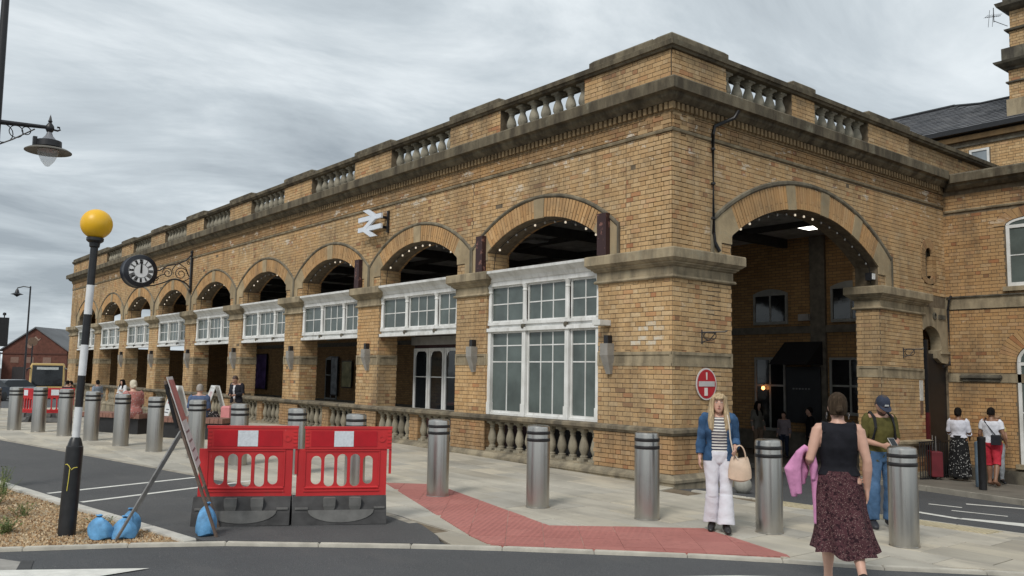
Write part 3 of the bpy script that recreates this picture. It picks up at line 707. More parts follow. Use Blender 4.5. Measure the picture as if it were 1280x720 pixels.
# ---- low balustrade: rail and plinth run round the piers
RAILP = [(.76, .02), (.765, .07), (.80, .09), (.81, .12), (.86, .12), (.885, .06), (.886, 0)]
PLP = [(-.9, .14), (.035, .14), (.06, .16), (.10, .16), (.12, .12), (.165, .08), (.17, 0)]
def sweep(name, path, prof, mat, close_in=.3, parent=ST, xf=None, piece=1.25):
    """stone course swept along an L shaped path and cut into blocks; path = [(x, y)] with outward normal on the right hand side of travel"""
    for (ax, ay), (bx, by), ma, mb_ in path:
        l = math.hypot(bx - ax, by - ay); tx, ty = (bx - ax) / l, (by - ay) / l; nx, ny = ty, -tx
        n = max(1, round(l / piece)); cuts = [l * i / n for i in range(n + 1)]
        for q in range(n):
            s0, s1 = cuts[q] + (.002 if q else 0), cuts[q + 1] - (.002 if q < n - 1 else 0)
            rings = []
            for k, s_ in ((0, s0), (1, s1)):
                rr = []
                for z, o in prof:
                    e_ = (ma * o if (q == 0 and k == 0) else 0) * -1 + (mb_ * o if (q == n - 1 and k == 1) else 0)
                    rr.append((ax + tx * (s_ + e_) + nx * o, ay + ty * (s_ + e_) + ny * o, z))
                e0 = 0
                rr += [(ax + tx * s_ - nx * close_in, ay + ty * s_ - ny * close_in, prof[-1][0]), (ax + tx * s_ - nx * close_in, ay + ty * s_ - ny * close_in, prof[0][0])]
                rings.append(rr)
            m_ = MB(); m_.ring_loft(rings, 0, False)
            (m_.xf(xf) if xf else m_).build(name, mat, parent)
# travel so that the outward normal (ty, -tx) points out: long front runs +y -> normal (+1,0)?  run it -y instead
sweep('rail_stone', [((0, LEN), (0, 0), 0, 1), ((0, 0), (1.54, 0), 1, 0)], RAILP, M_RL, .28)
sweep('plinth_stone', [((-.04, LEN), (-.04, -.04), 0, 1), ((-.04, -.04), (1.56, -.04), 1, 0)], PLP, M_PL, .34)
sweep('rail_stone', [((6.55, 0), (8.42, 0), 1, 1)], [(z - .32, o) for z, o in RAILP], M_ST, .1, xf=settle)
sweep('plinth_stone', [((6.55, -.02), (8.42, -.02), 1, 1)], [(z - .42, o) for z, o in PLP], M_PL, .1)
for a, b in zip(PIERS, PIERS[1:]):
    c = (a[1] + b[0]) / 2; MB().box((.02, c - .175, .1), (.26, c + .175, .765)).build('pedestal', M_MO, ST)
for i, (a, b) in enumerate(zip(PIERS, PIERS[1:])):
    c = (a[1] + b[0]) / 2; lay('x', .02, c - .175, c + .175, .17, .76, seed=300 + i); lay('y', c - .175, .02, .26, .17, .76, seed=320 + i)
BALP = [(.085, 0), (.085, .05), (.07, .055), (.075, .085), (.05, .10), (.058, .13), (.085, .19), (.088, .24), (.075, .31), (.052, .39), (.044, .43), (.055, .445), (.055, .465), (.047, .475), (.06, .50), (.078, .52), (.08, .56)]
mb = MB(); mb.lathe(BALP, 14); mb.box((-.09, -.09, 0), (.09, .09, .045)); mb.box((-.085, -.085, .525), (.085, .085, .575)); ME_BAL = mb.mesh('baluster', M_BA)
for a, b in zip(PIERS, PIERS[1:]):
    c = (a[1] + b[0]) / 2
    for u0, u1 in ((a[1], c - .175), (c + .175, b[0])):
        for k in range(5): link('baluster', ME_BAL, ST, (.09, u0 + (u1 - u0) * (k + .5) / 5, .19))
mb = MB(); mb.box((-.02, PIERS[0][1], .1), (.22, PIERS[-1][0], .192)); mb.build('baluster_base', M_PL, ST)
# ---- cornice, string course, parapet
COR = [(6.15, .0), (6.155, .10), (6.18, .14), (6.22, .19), (6.26, .20), (6.275, .22), (6.285, .30), (6.46, .31), (6.50, .26), (6.52, .02)]
STR = [(5.685, 0), (5.69, .035), (5.725, .05), (5.74, .03), (5.745, 0)]
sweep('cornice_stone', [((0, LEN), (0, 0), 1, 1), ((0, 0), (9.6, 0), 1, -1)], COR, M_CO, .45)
sweep('string_course', [((0, LEN), (0, 0), 0, 1), ((0, 0), (9.6, 0), 1, -1)], STR, M_ST, .05, piece=2.2)
dn = MB()
for i in range(int(LEN / .115)): dn.box((-.09, .02 + i * .115, 6.035), (0, .085 + i * .115, 6.15))
for i in range(int(9.5 / .115)): dn.box((-.08 + i * .115, -.09, 6.035), (-.015 + i * .115, 0, 6.15))
dn.box((-.03, -.03, 6.0), (.05, LEN, 6.152)); dn.box((.05, -.032, 6.002), (9.6, .05, 6.15))
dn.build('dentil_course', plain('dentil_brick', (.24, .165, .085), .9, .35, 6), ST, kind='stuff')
for a, b in PPAN: MB().box((-.02, a, 6.45), (.33, b, 7.06)).build('parapet_panel', M_MO, ST)
for a, b in RPAN[1:]: MB().box((a, -.02, 6.45), (b, .33, 7.06)).build('parapet_panel', M_MO, ST)
MB().box((.33, -.0201, 6.45), (1.42, .33, 7.059)).build('parapet_panel', M_MO, ST); MB().box((8.0, .06, 6.4), (13, .4, 7.055)).build('parapet_panel', M_MO, ST)
COP = [(7.05, 0), (7.055, .05), (7.09, .07), (7.10, .10), (7.18, .11), (7.21, .06), (7.212, 0)]
sweep('coping_stone', [((-.02, LEN), (-.02, -.02), 0, 1), ((-.02, -.02), (13, -.02), 1, 0)], COP, M_CO, .42)
for a, b in PPAN[1:]: MB().rect_loft(-.07, .36, a + .02, b - .02, [(7.205, .0), (7.29, .0), (7.33, -.05)]).build('coping_block', M_CO, ST)
MB().rect_loft(-.075, 1.42, -.075, .34, [(7.206, .0), (7.29, .0), (7.335, -.05)]).build('coping_block', M_CO, ST)
MB().rect_loft(-.075, .34, .345, 1.86, [(7.206, .0), (7.292, .0), (7.337, -.05)]).build('coping_block', M_CO, ST)
for a, b in RPAN[1:]: MB().rect_loft(a + .02, b - .02, -.07, .36, [(7.205, 0), (7.29, 0), (7.33, -.05)]).build('coping_block', M_CO, ST)
mb = MB(); mb.lathe([(r_ * 1.18, z * .92) for r_, z in BALP], 14); mb.box((-.1, -.1, 0), (.1, .1, .04)); mb.box((-.1, -.1, .49), (.1, .1, .535)); ME_BAP = mb.mesh('baluster', stone('sooty_baluster_stone', (.34, .31, .24), .42))
for a, b in PB:
    for k in range(7): link('baluster', ME_BAP, ST, (.13, a + (b - a) * (k + .5) / 7, 6.52))
for a, b in RB:
    for k in range(6): link('baluster', ME_BAP, ST, (a + (b - a) * (k + .5) / 6, .13, 6.52))
# ---- roof, ceiling and trusses
mb = MB(); mb.box((.4, .4, 6.18), (9.6, LEN - .3, 6.42)); mb.build('roof', M_DK, ST)
mb = MB()
for i in range(21): mb.box((.56 + i * .43, .56, 5.42), (.56 + i * .43 + .42, LEN - .56, 5.45))
mb.build('ceiling_boards', plain('ceiling_paint', (.45, .45, .44), .8, .3, 3), ST, kind='stuff')
for k in range(14):
    y = 1.2 + k * 2.9; MB().box((.56, y, 5.18), (9.58, y + .14, 5.42)).build('ceiling_beam', M_DK, ST)
for x in (2.4, 5.0, 7.4): MB().box((x, .6, 5.28), (x + .1, LEN - .6, 5.415)).build('ceiling_purlin', M_DK, ST)
for k, (x, y) in enumerate([(8.0, 2.4), (4.8, 8.9), (4.8, 20), (4.8, 30)]):
    t = thing('ceiling_light', ['white lit ceiling panel inside the right hand arch', 'pale slatted ceiling light seen through the first arch of the long front', 'ceiling light deep behind the fifth arch of the long front', 'farthest ceiling light, behind the seventh arch of the long front'][k], 'ceiling light', (x, y, 5.41), 0, 'lights on the portico ceiling')
    MB().box((-.32, -.3, -.06), (.32, .3, -.002)).build('housing', M_GALV, t); MB().box((-.28, -.26, -.072), (.28, .26, -.061)).build('diffuser', M_LPAN if k < 1 else plain('skylight_pane', (.5, .52, .53), .4), t)  # only the first is lit; an unlit pale pane stands in for skylight glazing
# far end wall with its own arch, open to the sky
mb = MB(); arch_wall(mb, 'y', LEN - .5, .5, RC, RHO, RARC, 3.6, WALLTOP, RC - .02, 5.57); mb.box((.02, LEN - .5, 3.6), (.04, LEN, 3.7)); mb.box((6.6, LEN - .5, -1), (9.6, LEN - .002, 3.7)); mb.box((.6, LEN - .4, -1), (6.6, LEN - .1, 2.7)); mb.build('end_wall', M_BT, ST)
mb = MB(); mb.box((9.6, .3, -.9), (10.1, LEN, 6.2)); mb.build('back_wall', M_BT, ST)
mb = MB(); mb.box((9.52, .5, 2.88), (9.6, LEN - .5, 3.07)); mb.box((9.5, .5, -.6), (9.6, LEN - .5, .3)); mb.box((9.51, 3.0, .3), (9.6, 3.42, 5.4)); mb.build('inner_band', plain('inner_stone', (.17, .15, .12), .9, .3), ST)
# ---- glazed screens of the bays
def win(name, parent, u, z, cols, rows, fr, plane='x', pos=0, dep=.06, glass=M_GL, bar=.022, mat=M_WH, pane_name='pane', arch=0):
    """sash: frame > pane, glazing_bar; u, z = extents, cols/rows = list of fractions"""
    P = (lambda a, d, h: (pos + d, a, h)) if plane == 'x' else (lambda a, d, h: (a, pos + d, h))
    u0, u1 = u; z0, z1 = z; f = MB()
    for a, b, c_, d_ in ((u0, u0 + fr, z0, z1), (u1 - fr, u1, z0, z1), (u0 + fr, u1 - fr, z0, z0 + fr * 1.2), (u0 + fr, u1 - fr, z1 - fr, z1)):
        f.box(P(a, 0, c_), P(b, dep, d_))
    o = f.build(name, mat, parent)
    us = [u0 + fr + (u1 - u0 - 2 * fr) * c_ for c_ in [0] + cols + [1]]; zs = [z0 + fr * 1.2 + (z1 - z0 - 2.2 * fr) * r_ for r_ in [0] + rows + [1]]
    for a in us[1:-1]: MB().box(P(a - bar / 2, .012, zs[0]), P(a + bar / 2, dep - .015, zs[-1])).build('glazing_bar', mat, o)
    for h in zs[1:-1]: MB().box(P(us[0], .015, h - bar / 2), P(us[-1], dep - .018, h + bar / 2)).build('glazing_bar', mat, o)
    for i in range(len(us) - 1):
        for j in range(len(zs) - 1):
            g = .004; MB().box(P(us[i] + g, .024, zs[j] + g), P(us[i + 1] - g, .032, zs[j + 1] - g)).build(pane_name, glass, o)
    return o
WCOR = [(3.44, .0), (3.445, .03), (3.53, .035), (3.535, .055), (3.56, .07), (3.60, .09), (3.68, .19), (3.69, .21), (3.735, .215), (3.745, .19), (3.75, -.1)]
for i, (a, b) in enumerate(zip(PIERS, PIERS[1:])):
    u0, u1 = a[1], b[0]; w = u1 - u0
    sc = MB(); sc.box((.06, u0, 2.60), (.2, u1, 2.66)); sc.box((.02, u0, 2.66), (.2, u1, 2.715)); sc.box((.0, u0, 2.53), (.22, u1, 2.598)); scr = sc.build('window_screen', M_WH, ST)
    m_ = MB(); m_.ring_loft([[(.05 - o, u, z) for z, o in WCOR] + [(.25, u, 3.75), (.25, u, 3.44)] for u in (u0 + .01, u1 - .01)], 0, False); m_.build('head_cornice', M_WH, scr)
    L_ = [(.06, .225, [.5], [.5]), (.255, .625, [1 / 3, 2 / 3], [.5]), (.655, .985, [.5], [.5])]
    L_ = [(.015, .245, [.5], [.5]), (.285, .625, [1 / 3, 2 / 3], [.5]), (.665, .985, [.5], [.5])]
    wo_ = ST
    for p, q, cs, rs in L_: win('transom_light', ST, (u0 + p * w, u0 + q * w), (2.715, 3.44), cs, rs, .03, pos=.08)
    for p in (.0, .265, .645, 1.0):
        y = min(max(u0 + p * w, u0 + .05), u1 - .05); m_ = MB(); m_.lathe([(.048, 2.715), (.055, 2.74), (.042, 2.77), (.04, 3.30), (.05, 3.31), (.05, 3.34), (.042, 3.35), (.055, 3.40), (.07, 3.44)], 10, (.06, y, 0)); m_.build('colonette', M_WH, scr)
        if p in (.265, .645): MB().lathe([(.0, 2.57), (.035, 2.58), (.045, 2.62), (.03, 2.66), (.0, 2.665)], 8, (.01, y, 0)).build('boss', M_SD, scr)
    if i == 0:
        for p, q, cs, rs in L_: win('lower_light', ST, (u0 + p * w, u0 + q * w), (.93, 2.53), cs, [.63, .84], .035, pos=.08)
        for p in (.0, .265, .645, 1.0):
            y = min(max(u0 + p * w, u0 + .05), u1 - .05); MB().box((.03, y - .05, .90), (.16, y + .05, 2.53)).build('mullion', M_WH, scr); MB().box((.015, y - .06, .89), (.17, y + .06, 1.13)).build('mullion_foot', M_WH, scr)
        MB().box((.05, u0, .888), (.2, u1, .93)).build('sill', M_WH, scr)
# ---- inner front (far side of the carriageway): windows and doors seen through the arches
def inner_window(y0, y1, z0, z1, cols, rows, head=0):
    fr = win('inner_window', ST, (y0, y1), (z0, z1), cols, rows, .06, pos=9.53, glass=M_GD, mat=plain('dull_white_paint', (.34, .34, .32), .6, .15), bar=.05)
    if head:
        n = 8; P = lambda u, z, d: (9.53 + d, u, z); c = (y0 + y1) / 2; hw = (y1 - y0) / 2
        pts = [(c - hw + 2 * hw * k / n, z1 + head * (1 - (2 * k / n - 1) ** 2)) for k in range(n + 1)]
        MB().prism(pts + [(y1, z1 - .0), (y0, z1 - .0)], .0, .05, P).build('arched_head', plain('dull_white_paint', (.34, .34, .32)), fr)
inner_window(4.12, 5.18, 3.14, 3.98, [.5], [], .12); inner_window(1.75, 2.85, 3.14, 4.05, [.5], [], .12)
inner_window(4.2, 5.16, .3, 2.25, [.5], [.62]); inner_window(1.8, 2.92, .8, 2.24, [.5], [.5])
for k in range(6): inner_window(8 + k * 4.24, 9.2 + k * 4.24, .3, 2.3, [.5], [.6], .12); inner_window(8 + k * 4.24, 9.2 + k * 4.24, 3.2, 4.1, [.5], [], .12)
# north door recess between the far pier and the wing
mb = MB(); mb.box((8.42, .5, -.6), (9.6, .56, 3.0)); mb.build('recess_wall', M_BT, ST)
def corbel_arch():
    P = lambda u, z, d: (u, .02 - d, z)
    c, r = 8.72, .5; n = 12; pts = [(8.42, 3.33), (8.42, 2.86)]
    pts += [(c + r * math.cos(PI * .72 - (PI * .72 - .08) * k / n), 2.50 + r * .82 * math.sin(PI * .72 - (PI * .72 - .08) * k / n)) for k in range(n + 1)]
    pts += [(9.22, 2.40), (9.0, 2.36), (9.0, 2.2), (9.2, 2.1), (9.5, 2.08), (9.56, 2.15), (9.56, 3.33)]
    o = MB().prism(pts, -.18, .06, P).build('door_arch', M_ST, ST)
    MB().lathe([(.085, 0), (.085, .02), (.06, .03), (.06, .005), (.0, .005)], 14, (8.92, -.04, 3.14), axis='y').build('roundel', M_SD, o)
    MB().box((9.1, -.058, 3.08), (9.44, -.03, 3.18)).build('sunk_panel', M_SD, o)
    MB().box((9.16, -.075, 2.30), (9.58, -.03, 2.36)).build('corbel_moulding', M_ST, o)
corbel_arch()
mb = MB()
for z0, z1, m_ in ((-.6, 1.0, 0), (1.0, 2.6, 1)): mb.box((8.50, -.05, z0), (8.56, .45, z1), m_)
mb.build('door_leaf', [plain('dark_red_paint', (.075, .008, .010), .5), M_BK], ST)
MB().box((8.45, .05, -.6), (9.59, .07, 2.3)).build('door', plain('dark_opening', (.014, .012, .012), .5), ST)  # dark sheet across the doorway opening, its shade put into the colour
# niche ring
rg = MB()
for k in range(9):
    a = PI * (k + .5) / 9; rg.prism([(8.79 + r_ * math.cos(t), 4.62 + r_ * math.sin(t)) for r_, t in ((.16, a - .155), (.36, a - .16), (.36, a + .16), (.16, a + .155))], -.02, .02, lambda u, z, d: (u, -d, z))
[(rg.box((8.43, -.018, 4.20 + q * .084), (8.63, .2, 4.277 + q * .084)), rg.box((8.95, -.018, 4.20 + q * .084), (9.15, .2, 4.277 + q * .084))) for q in range(5)]; [rg.prism([(8.79 + r_ * math.cos(t), 4.20 - r_ * .55 * math.sin(t)) for r_, t in ((.16, PI * (q + .5) / 7 - .2), (.36, PI * (q + .5) / 7 - .21), (.36, PI * (q + .5) / 7 + .21), (.16, PI * (q + .5) / 7 + .2))], -.02, .02, lambda u, z, d: (u, -d, z)) for q in range(7)]; rg.xf(settle).build('niche', M_BRD, ST)
# shop screen set back in the second bay
kiosk = MB().box((1.06, 6.9, -.1), (3.2, 9.13, 2.62)).build('kiosk', plain('dark_red_board', (.05, .02, .02), .7), ST)
MB().box((.96, 7.1, 2.36), (1.2, 9.15, 2.56)).build('fascia', plain('grey_fascia', (.30, .29, .27), .7), kiosk)
for k in range(3):
    y0 = 7.12 + k * .66; f = win('arched_light', ST, (y0, y0 + .64), (.75, 2.28), [], [.55], .07, pos=1.0, glass=M_GD)
    for sg, yy in ((1, y0 + .07), (-1, y0 + .57)): MB().prism([(yy, 2.22), (yy, 2.06), (yy + sg * .05, 2.17), (yy + sg * .13, 2.22)], .02, .05, lambda u, z, d: (1.0 + d, u, z)).build('spandrel', M_WH, f)
# ---- the wing on the right
WG = thing('station_wing', 'two storey brown brick wing with arched windows right of the portico', 'building', (0, 0, 0))
def wing_wall():
    mb = MB(); mb.box((9.6, -7.5, -.9), (10.1, .28, 6.17)); mb.build('wall', M_MO, WG)
    wins = [(-2.55, -1.47, -.05, 2.12, .42), (-2.55, -1.35, 3.77, 5.12, .16), (-5.6, -4.5, -.05, 2.12, .42), (-5.6, -4.5, 3.77, 5.12, .16)]
    def holes(z):
        r_ = []
        for a, b, z0, z1, h in wins:
            c, hw = (a + b) / 2, (b - a) / 2 + .04; ring = .38 if h > .3 else .25
            if z0 < z < z1: r_.append((c - hw, c + hw))
            elif z1 <= z < z1 + h + ring: q = (hw + ring - .06) * math.sqrt(max(0, 1 - ((z - z1) / (h + ring)) ** 2)); r_.append((c - q, c + q))
        return r_
    for z0, z1, s_ in ((-.15, 1.67, 400), (1.87, 3.3, 401), (3.6, 5.5, 402), (5.6, 5.96, 403)): lay('x', 9.6, -7.4, 0, z0, z1, holes, s_)
    for i, (a, b, z0, z1, h) in enumerate(wins):
        c, hw = (a + b) / 2, (b - a) / 2
        o = win('window', WG, (a, b), (z0, z1), [.5] if h > .3 else [], [.5], .07, pos=9.575, dep=.07, glass=M_GL)
        n = 12; P = lambda u, z, d: (9.6 - d, u, z)
        arc = [(c + hw * math.cos(PI * k / n), z1 + h * math.sin(PI * k / n)) for k in range(n + 1)]
        MB().prism(arc, .002, .018, P).build('head_pane', M_GL, o)
        arc2 = [(c + (hw - .07) * math.cos(PI * k / n), z1 + (h - .05) * math.sin(PI * k / n)) for k in range(n + 1)]
        MB().prism(arc + arc2[::-1], .018, .03, P).build('arched_head', M_WH, o)
        rg_ = MB(); m = 26 if h > .3 else 16; ring = .36 if h > .3 else .23
        for k in range(m):
            t0, t1 = PI * k / m + .006, PI * (k + 1) / m - .006
            q = [(c + (hw + .02 + r_) * math.cos(t), z1 + (h + .02 + r_) * math.sin(t)) for r_, t in ((0, t0), (ring, t0), (ring, t1), (0, t1))]
            if min(p[1] for p in q) > z1 - .02: rg_.prism(q, -.01, .022, P)
        rg_.build('arch_ring', M_BRD, WG, kind='stuff')
        MB().box((9.50, a - .08, z0 - .1), (9.6, b + .08, z0 - .002)).build('sill', M_ST, o)
    MB().box((9.56, -7.4, 3.32), (9.62, .0, 3.585)).build('stone_band', M_ST, WG)
    MB().box((9.52, -7.4, 3.585), (9.62, -.04, 3.615)).build('band_ledge', M_SD, WG)
    MB().box((9.575, -7.4, 1.68), (9.62, -.02, 1.865)).build('stone_band', M_ST, WG)
    MB().rect_loft(9.55, 9.62, -1.12, -.33, [(1.70, 0), (1.76, 0), (1.765, .0), (1.77, .045), (1.81, .045), (1.85, .01)]).build('hood_ledge', M_SD, WG)
    MB().box((9.52, -7.4, -.9), (9.62, .0, -.2)).build('plinth', M_SD, WG)
    sweep('cornice_stone', [((9.6, -.02), (9.6, -7.4), -1, 0)], [(z - .09, o) for z, o in COR], M_CO, .45, WG)
    sweep('string_course', [((9.6, -.02), (9.6, -7.4), -1, 0)], [(z - .13, o) for z, o in STR], M_ST, .05, WG, piece=2.2)
    MB().box((9.62, -7.4, 6.1), (14, 0, 6.4)).build('flat_roof', M_DK, WG)
wing_wall()
# ---- taller block, slate roof and chimney behind
TB = thing('slate_roofed_block', 'taller yellow brick block under a grey slate roof behind the parapet', 'building', (14, 0, 0))
mb = MB(); mb.box((0, -9, 5), (8, 12, 8.55)); mb.build('wall', M_MO, TB)
lay('x', 14, -2.2, 3.6, 6.9, 8.2, lambda z: [(.62, 1.2)] if z < 8.12 else [], 500); 
MB().box((-.10, -9, 8.36), (0, 12, 8.5)).build('eaves_course', M_BRD, TB); MB().box((-.05, -9, 8.2), (.0, 12, 8.26)).build('string_course', M_SD, TB)
MB().box((-.32, -9.3, 8.55), (0, 12.3, 8.68)).build('gutter', M_BK, TB)
win('window', TB, (.65, 1.17), (7.0, 8.08), [], [.5], .06, pos=-.03, glass=glass_mat('sky_glass', (.22, .25, .27), .1))
rf = MB(); A_ = [(-.3, -9.3, 8.66), (-.3, 12.3, 8.66), (8.3, 12.3, 8.66), (8.3, -9.3, 8.66), (3, 2.8, 10.36), (3, 9.0, 10.36), (2.45, 1.8, 10.08), (2.45, -9.3, 10.08), (5.5, -9.3, 10.07)]
rf.add(A_, [(0, 7, 6, 4, 5, 1), (1, 5, 2), (2, 5, 4, 6, 3), (6, 7, 8, 3)]); rfo = rf.build('roof', M_SLATE, TB)
sl_ = MB(); rng = random.Random(9); nrow = 17
nx_, nz_ = -(10.36 - 8.66), 3.3; nl = math.hypot(nx_, nz_); nx_, nz_ = nx_ / nl, nz_ / nl
for r_ in range(nrow):
    f0, f1 = r_ / nrow, (r_ + 1.25) / nrow; y0, y1 = (-9.2 if f1 < .86 else 2.2 + 3 * (f0 - .8)), 12.3 - 3.3 * f0 - .1; y = y0 + (.15 if r_ % 2 else 0)
    while y < y1 - .3:
        d = .012 + rng.uniform(0, .01); e_ = .004
        P0 = (-.3 + 3.3 * f0, 8.66 + 1.7 * f0); P1 = (-.3 + 3.3 * min(f1, 1), 8.66 + 1.7 * min(f1, 1))
        sl_.add([(P0[0] + nx_ * (d + .015), y + e_, P0[1] + nz_ * (d + .015)), (P0[0] + nx_ * (d + .015), y + .3 - e_, P0[1] + nz_ * (d + .015)), (P1[0] + nx_ * .004, y + .3 - e_, P1[1] + nz_ * .004), (P1[0] + nx_ * .004, y + e_, P1[1] + nz_ * .004),
                 (P0[0], y + e_, P0[1]), (P0[0], y + .3 - e_, P0[1])], [(0, 1, 2, 3), (0, 4, 5, 1)]); y += .3
k = NB('slate_pieces'); k.set(k.ramp(k.n('NewGeometry').outputs['Random Per Island'], [(0, (.06, .062, .068)), (.5, (.095, .097, .105)), (1, (.13, .13, .135))]), .6); 
sl_.build('slates', k.m, rfo, kind='stuff')
mb = MB(); mb.tube([(3, 2.8, 10.38), (3, 9, 10.38)], .06, 6); mb.tube([(3, 2.8, 10.38), (2.45, 1.8, 10.1), (2.45, -9.3, 10.1)], .05, 6); mb.build('ridge', M_BK, rfo)
rf = MB(); rf.add([(3.4, .95, 8.9), (3.4, -6, 8.9), (5.4, -6, 11.7), (5.4, -.9, 11.7), (8, .95, 8.9), (8, -6, 8.9)], [(0, 3, 2, 1), (0, 4, 3), (4, 5, 2, 3), (1, 2, 5)]); rf.build('rear_roof', M_SLATE, TB)
def chimney():
    t = thing('chimney_stack', 'tall corniced yellow brick chimney stack at the right edge', 'chimney', (14.0, -1.1, 0))
    x0, x1, y0, y1 = .12, 1.6, -1.0, 1.18
    for name, z0, z1, o, m_ in (('base', 8.5, 9.3, .10, M_ST), ('shaft', 9.3, 10.12, .04, M_MO), ('cornice_block', 10.38, 10.72, .16, M_SD), ('shaft', 10.72, 11.2, .0, M_MO), ('shaft', 11.3, 11.8, -.02, M_MO), ('shaft', 12.2, 13.2, -.04, M_MO)):
        MB().box((x0 - o, y0 - o, z0), (x1 + o, y1 + o, z1)).build(name, m_, t)
    for z, s_, o in ((9.3, 510, .04), (10.72, 511, 0), (11.3, 512, -.02)):
        zz = {9.3: 10.12, 10.72: 11.2, 11.3: 11.8}[z]; lay('x', 14 + x0 - o, -1.1 + y0 - o, -1.1 + y1 + o, z, zz, seed=s_)
    MB().rect_loft(x0, x1, y0, y1, [(10.1, .04), (10.12, .10), (10.16, .12), (10.2, .2), (10.28, .30), (10.34, .33), (10.38, .18)]).build('cornice', M_SD, t)
    MB().rect_loft(x0, x1, y0, y1, [(9.75, .05), (9.76, .1), (9.80, .1), (9.81, .04)]).build('string_course', M_SD, t)
    MB().rect_loft(x0, x1, y0, y1, [(11.2, .0), (11.22, .08), (11.27, .10), (11.3, .0)]).build('string_course', M_SD, t)
    MB().rect_loft(x0, x1, y0, y1, [(11.78, .0), (11.82, .1), (11.9, .22), (12.0, .26), (12.05, .1), (12.2, .1), (12.21, 0)]).build('cornice', M_SD, t)
    MB().box((-.06, -.28, 8.4), (.08, -.14, 12)).build('downpipe', M_BK, t)
    a = thing('tv_aerial', 'spiky television aerial on the chimney at the top right corner', 'aerial', (14.05, .08, 11.35)); a.scale = (.75, .75, .75)
    mb = MB(); mb.tube([(0, 0, 0), (-.05, .35, .25), (-.1, .42, .3)], .012, 6); mb.tube([(-.1, .42, .25), (-.1, .42, .8)], .014, 6); mb.build('mast', M_BK, a)
    mb = MB(); mb.tube([(-.1, .18, .42), (-.1, .72, .52)], .009, 5)
    for k in range(9): y = .2 + k * .06; mb.tube([(-.3, y, .45 + k * .012 - .12), (.1, y, .45 + k * .012 + .12)], .006, 4)
    mb.tube([(-.1, .62, .12), (-.1, .55, .75)], .008, 5); mb.tube([(-.1, .48, .1), (-.1, .42, .7)], .008, 5); mb.build('elements', M_BK, a)
chimney()
# ---- emit the bricks
k = NB('paint_stained_brick'); k.set(k.mix(k.ramp(k.noise(9, 6, .7), [(.4, (0, 0, 0)), (.6, (1, 1, 1))]), (.60, .54, .44), (.58, .42, .24)), .9); M_PALE = k.m
def emit_bricks():
    camv = CAMPOS
    def key(b): return (Vector(b[0]) - camv).length
    whole = sorted([b for b in BR if b[0][1] < 1.7 and b[0][0] < 1.6 and max(b[1]) > .2 and .9 < b[0][2] < 6], key=key)[:298]
    ids = set(id(b) for b in whole)
    def bm_box(mb, c, s, pl):
        a = tuple(c[i] - s[i] / 2 for i in range(3)); b = tuple(c[i] + s[i] / 2 for i in range(3))
        mb.box(a, b, 0, 'e' if pl == 'x' else 'n')
    rest = MB(); wing = MB(); tbk = MB(); soot = MB(); damp = MB()
    for b in BR:
        if id(b) in ids: continue
        c = b[0]
        if c[0] > 13.9: bm_box(tbk, c, b[1], b[2])
        elif c[0] > 9.55 and c[1] < 0: bm_box(wing, c, b[1], b[2])
        elif c[2] < .78 and c[0] < 9: bm_box(damp, c, b[1], b[2])
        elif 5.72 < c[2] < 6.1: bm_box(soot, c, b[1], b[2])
        else: bm_box(rest, c, b[1], b[2])
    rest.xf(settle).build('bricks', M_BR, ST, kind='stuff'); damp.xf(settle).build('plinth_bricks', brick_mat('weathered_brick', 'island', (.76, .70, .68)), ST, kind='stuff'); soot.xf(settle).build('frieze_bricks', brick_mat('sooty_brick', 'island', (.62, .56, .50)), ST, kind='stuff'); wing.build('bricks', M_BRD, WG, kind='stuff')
    tbk.xf(lambda x, y, z: (x - 14, y, z)).build('bricks', M_BR, TB, kind='stuff')
    cache = {}
    for b in whole:
        s = b[1]; pale = b[2] == 'x' and .08 + .1 * math.sin(b[0][2] * 40) < b[0][1] < .80 + .1 * math.sin(b[0][2] * 31) and 2.2 < b[0][2] < 2.62; kx = (b[2], round(max(s), 2), pale)
        if kx not in cache:
            mb = MB(); h = [v / 2 for v in s]
            e_ = .004
            if b[2] == 'x': mb.ring_loft([[(h[0], -h[1], -h[2]), (h[0], h[1], -h[2]), (h[0], h[1], h[2]), (h[0], -h[1], h[2])], [(-h[0] + e_, -h[1], -h[2]), (-h[0] + e_, h[1], -h[2]), (-h[0] + e_, h[1], h[2]), (-h[0] + e_, -h[1], h[2])], [(-h[0], -h[1] + e_, -h[2] + e_), (-h[0], h[1] - e_, -h[2] + e_), (-h[0], h[1] - e_, h[2] - e_), (-h[0], -h[1] + e_, h[2] - e_)]], 0, False)
            else: mb.ring_loft([[(-h[0], h[1], -h[2]), (h[0], h[1], -h[2]), (h[0], h[1], h[2]), (-h[0], h[1], h[2])], [(-h[0], -h[1] + e_, -h[2]), (h[0], -h[1] + e_, -h[2]), (h[0], -h[1] + e_, h[2]), (-h[0], -h[1] + e_, h[2])], [(-h[0] + e_, -h[1], -h[2] + e_), (h[0] - e_, -h[1], -h[2] + e_), (h[0] - e_, -h[1], h[2] - e_), (-h[0] + e_, -h[1], h[2] - e_)]], 0, False)
            cache[kx] = mb.mesh('brick', M_PALE if pale else M_BRO)
        link('brick', cache[kx], ST, settle(*b[0]))
emit_bricks()

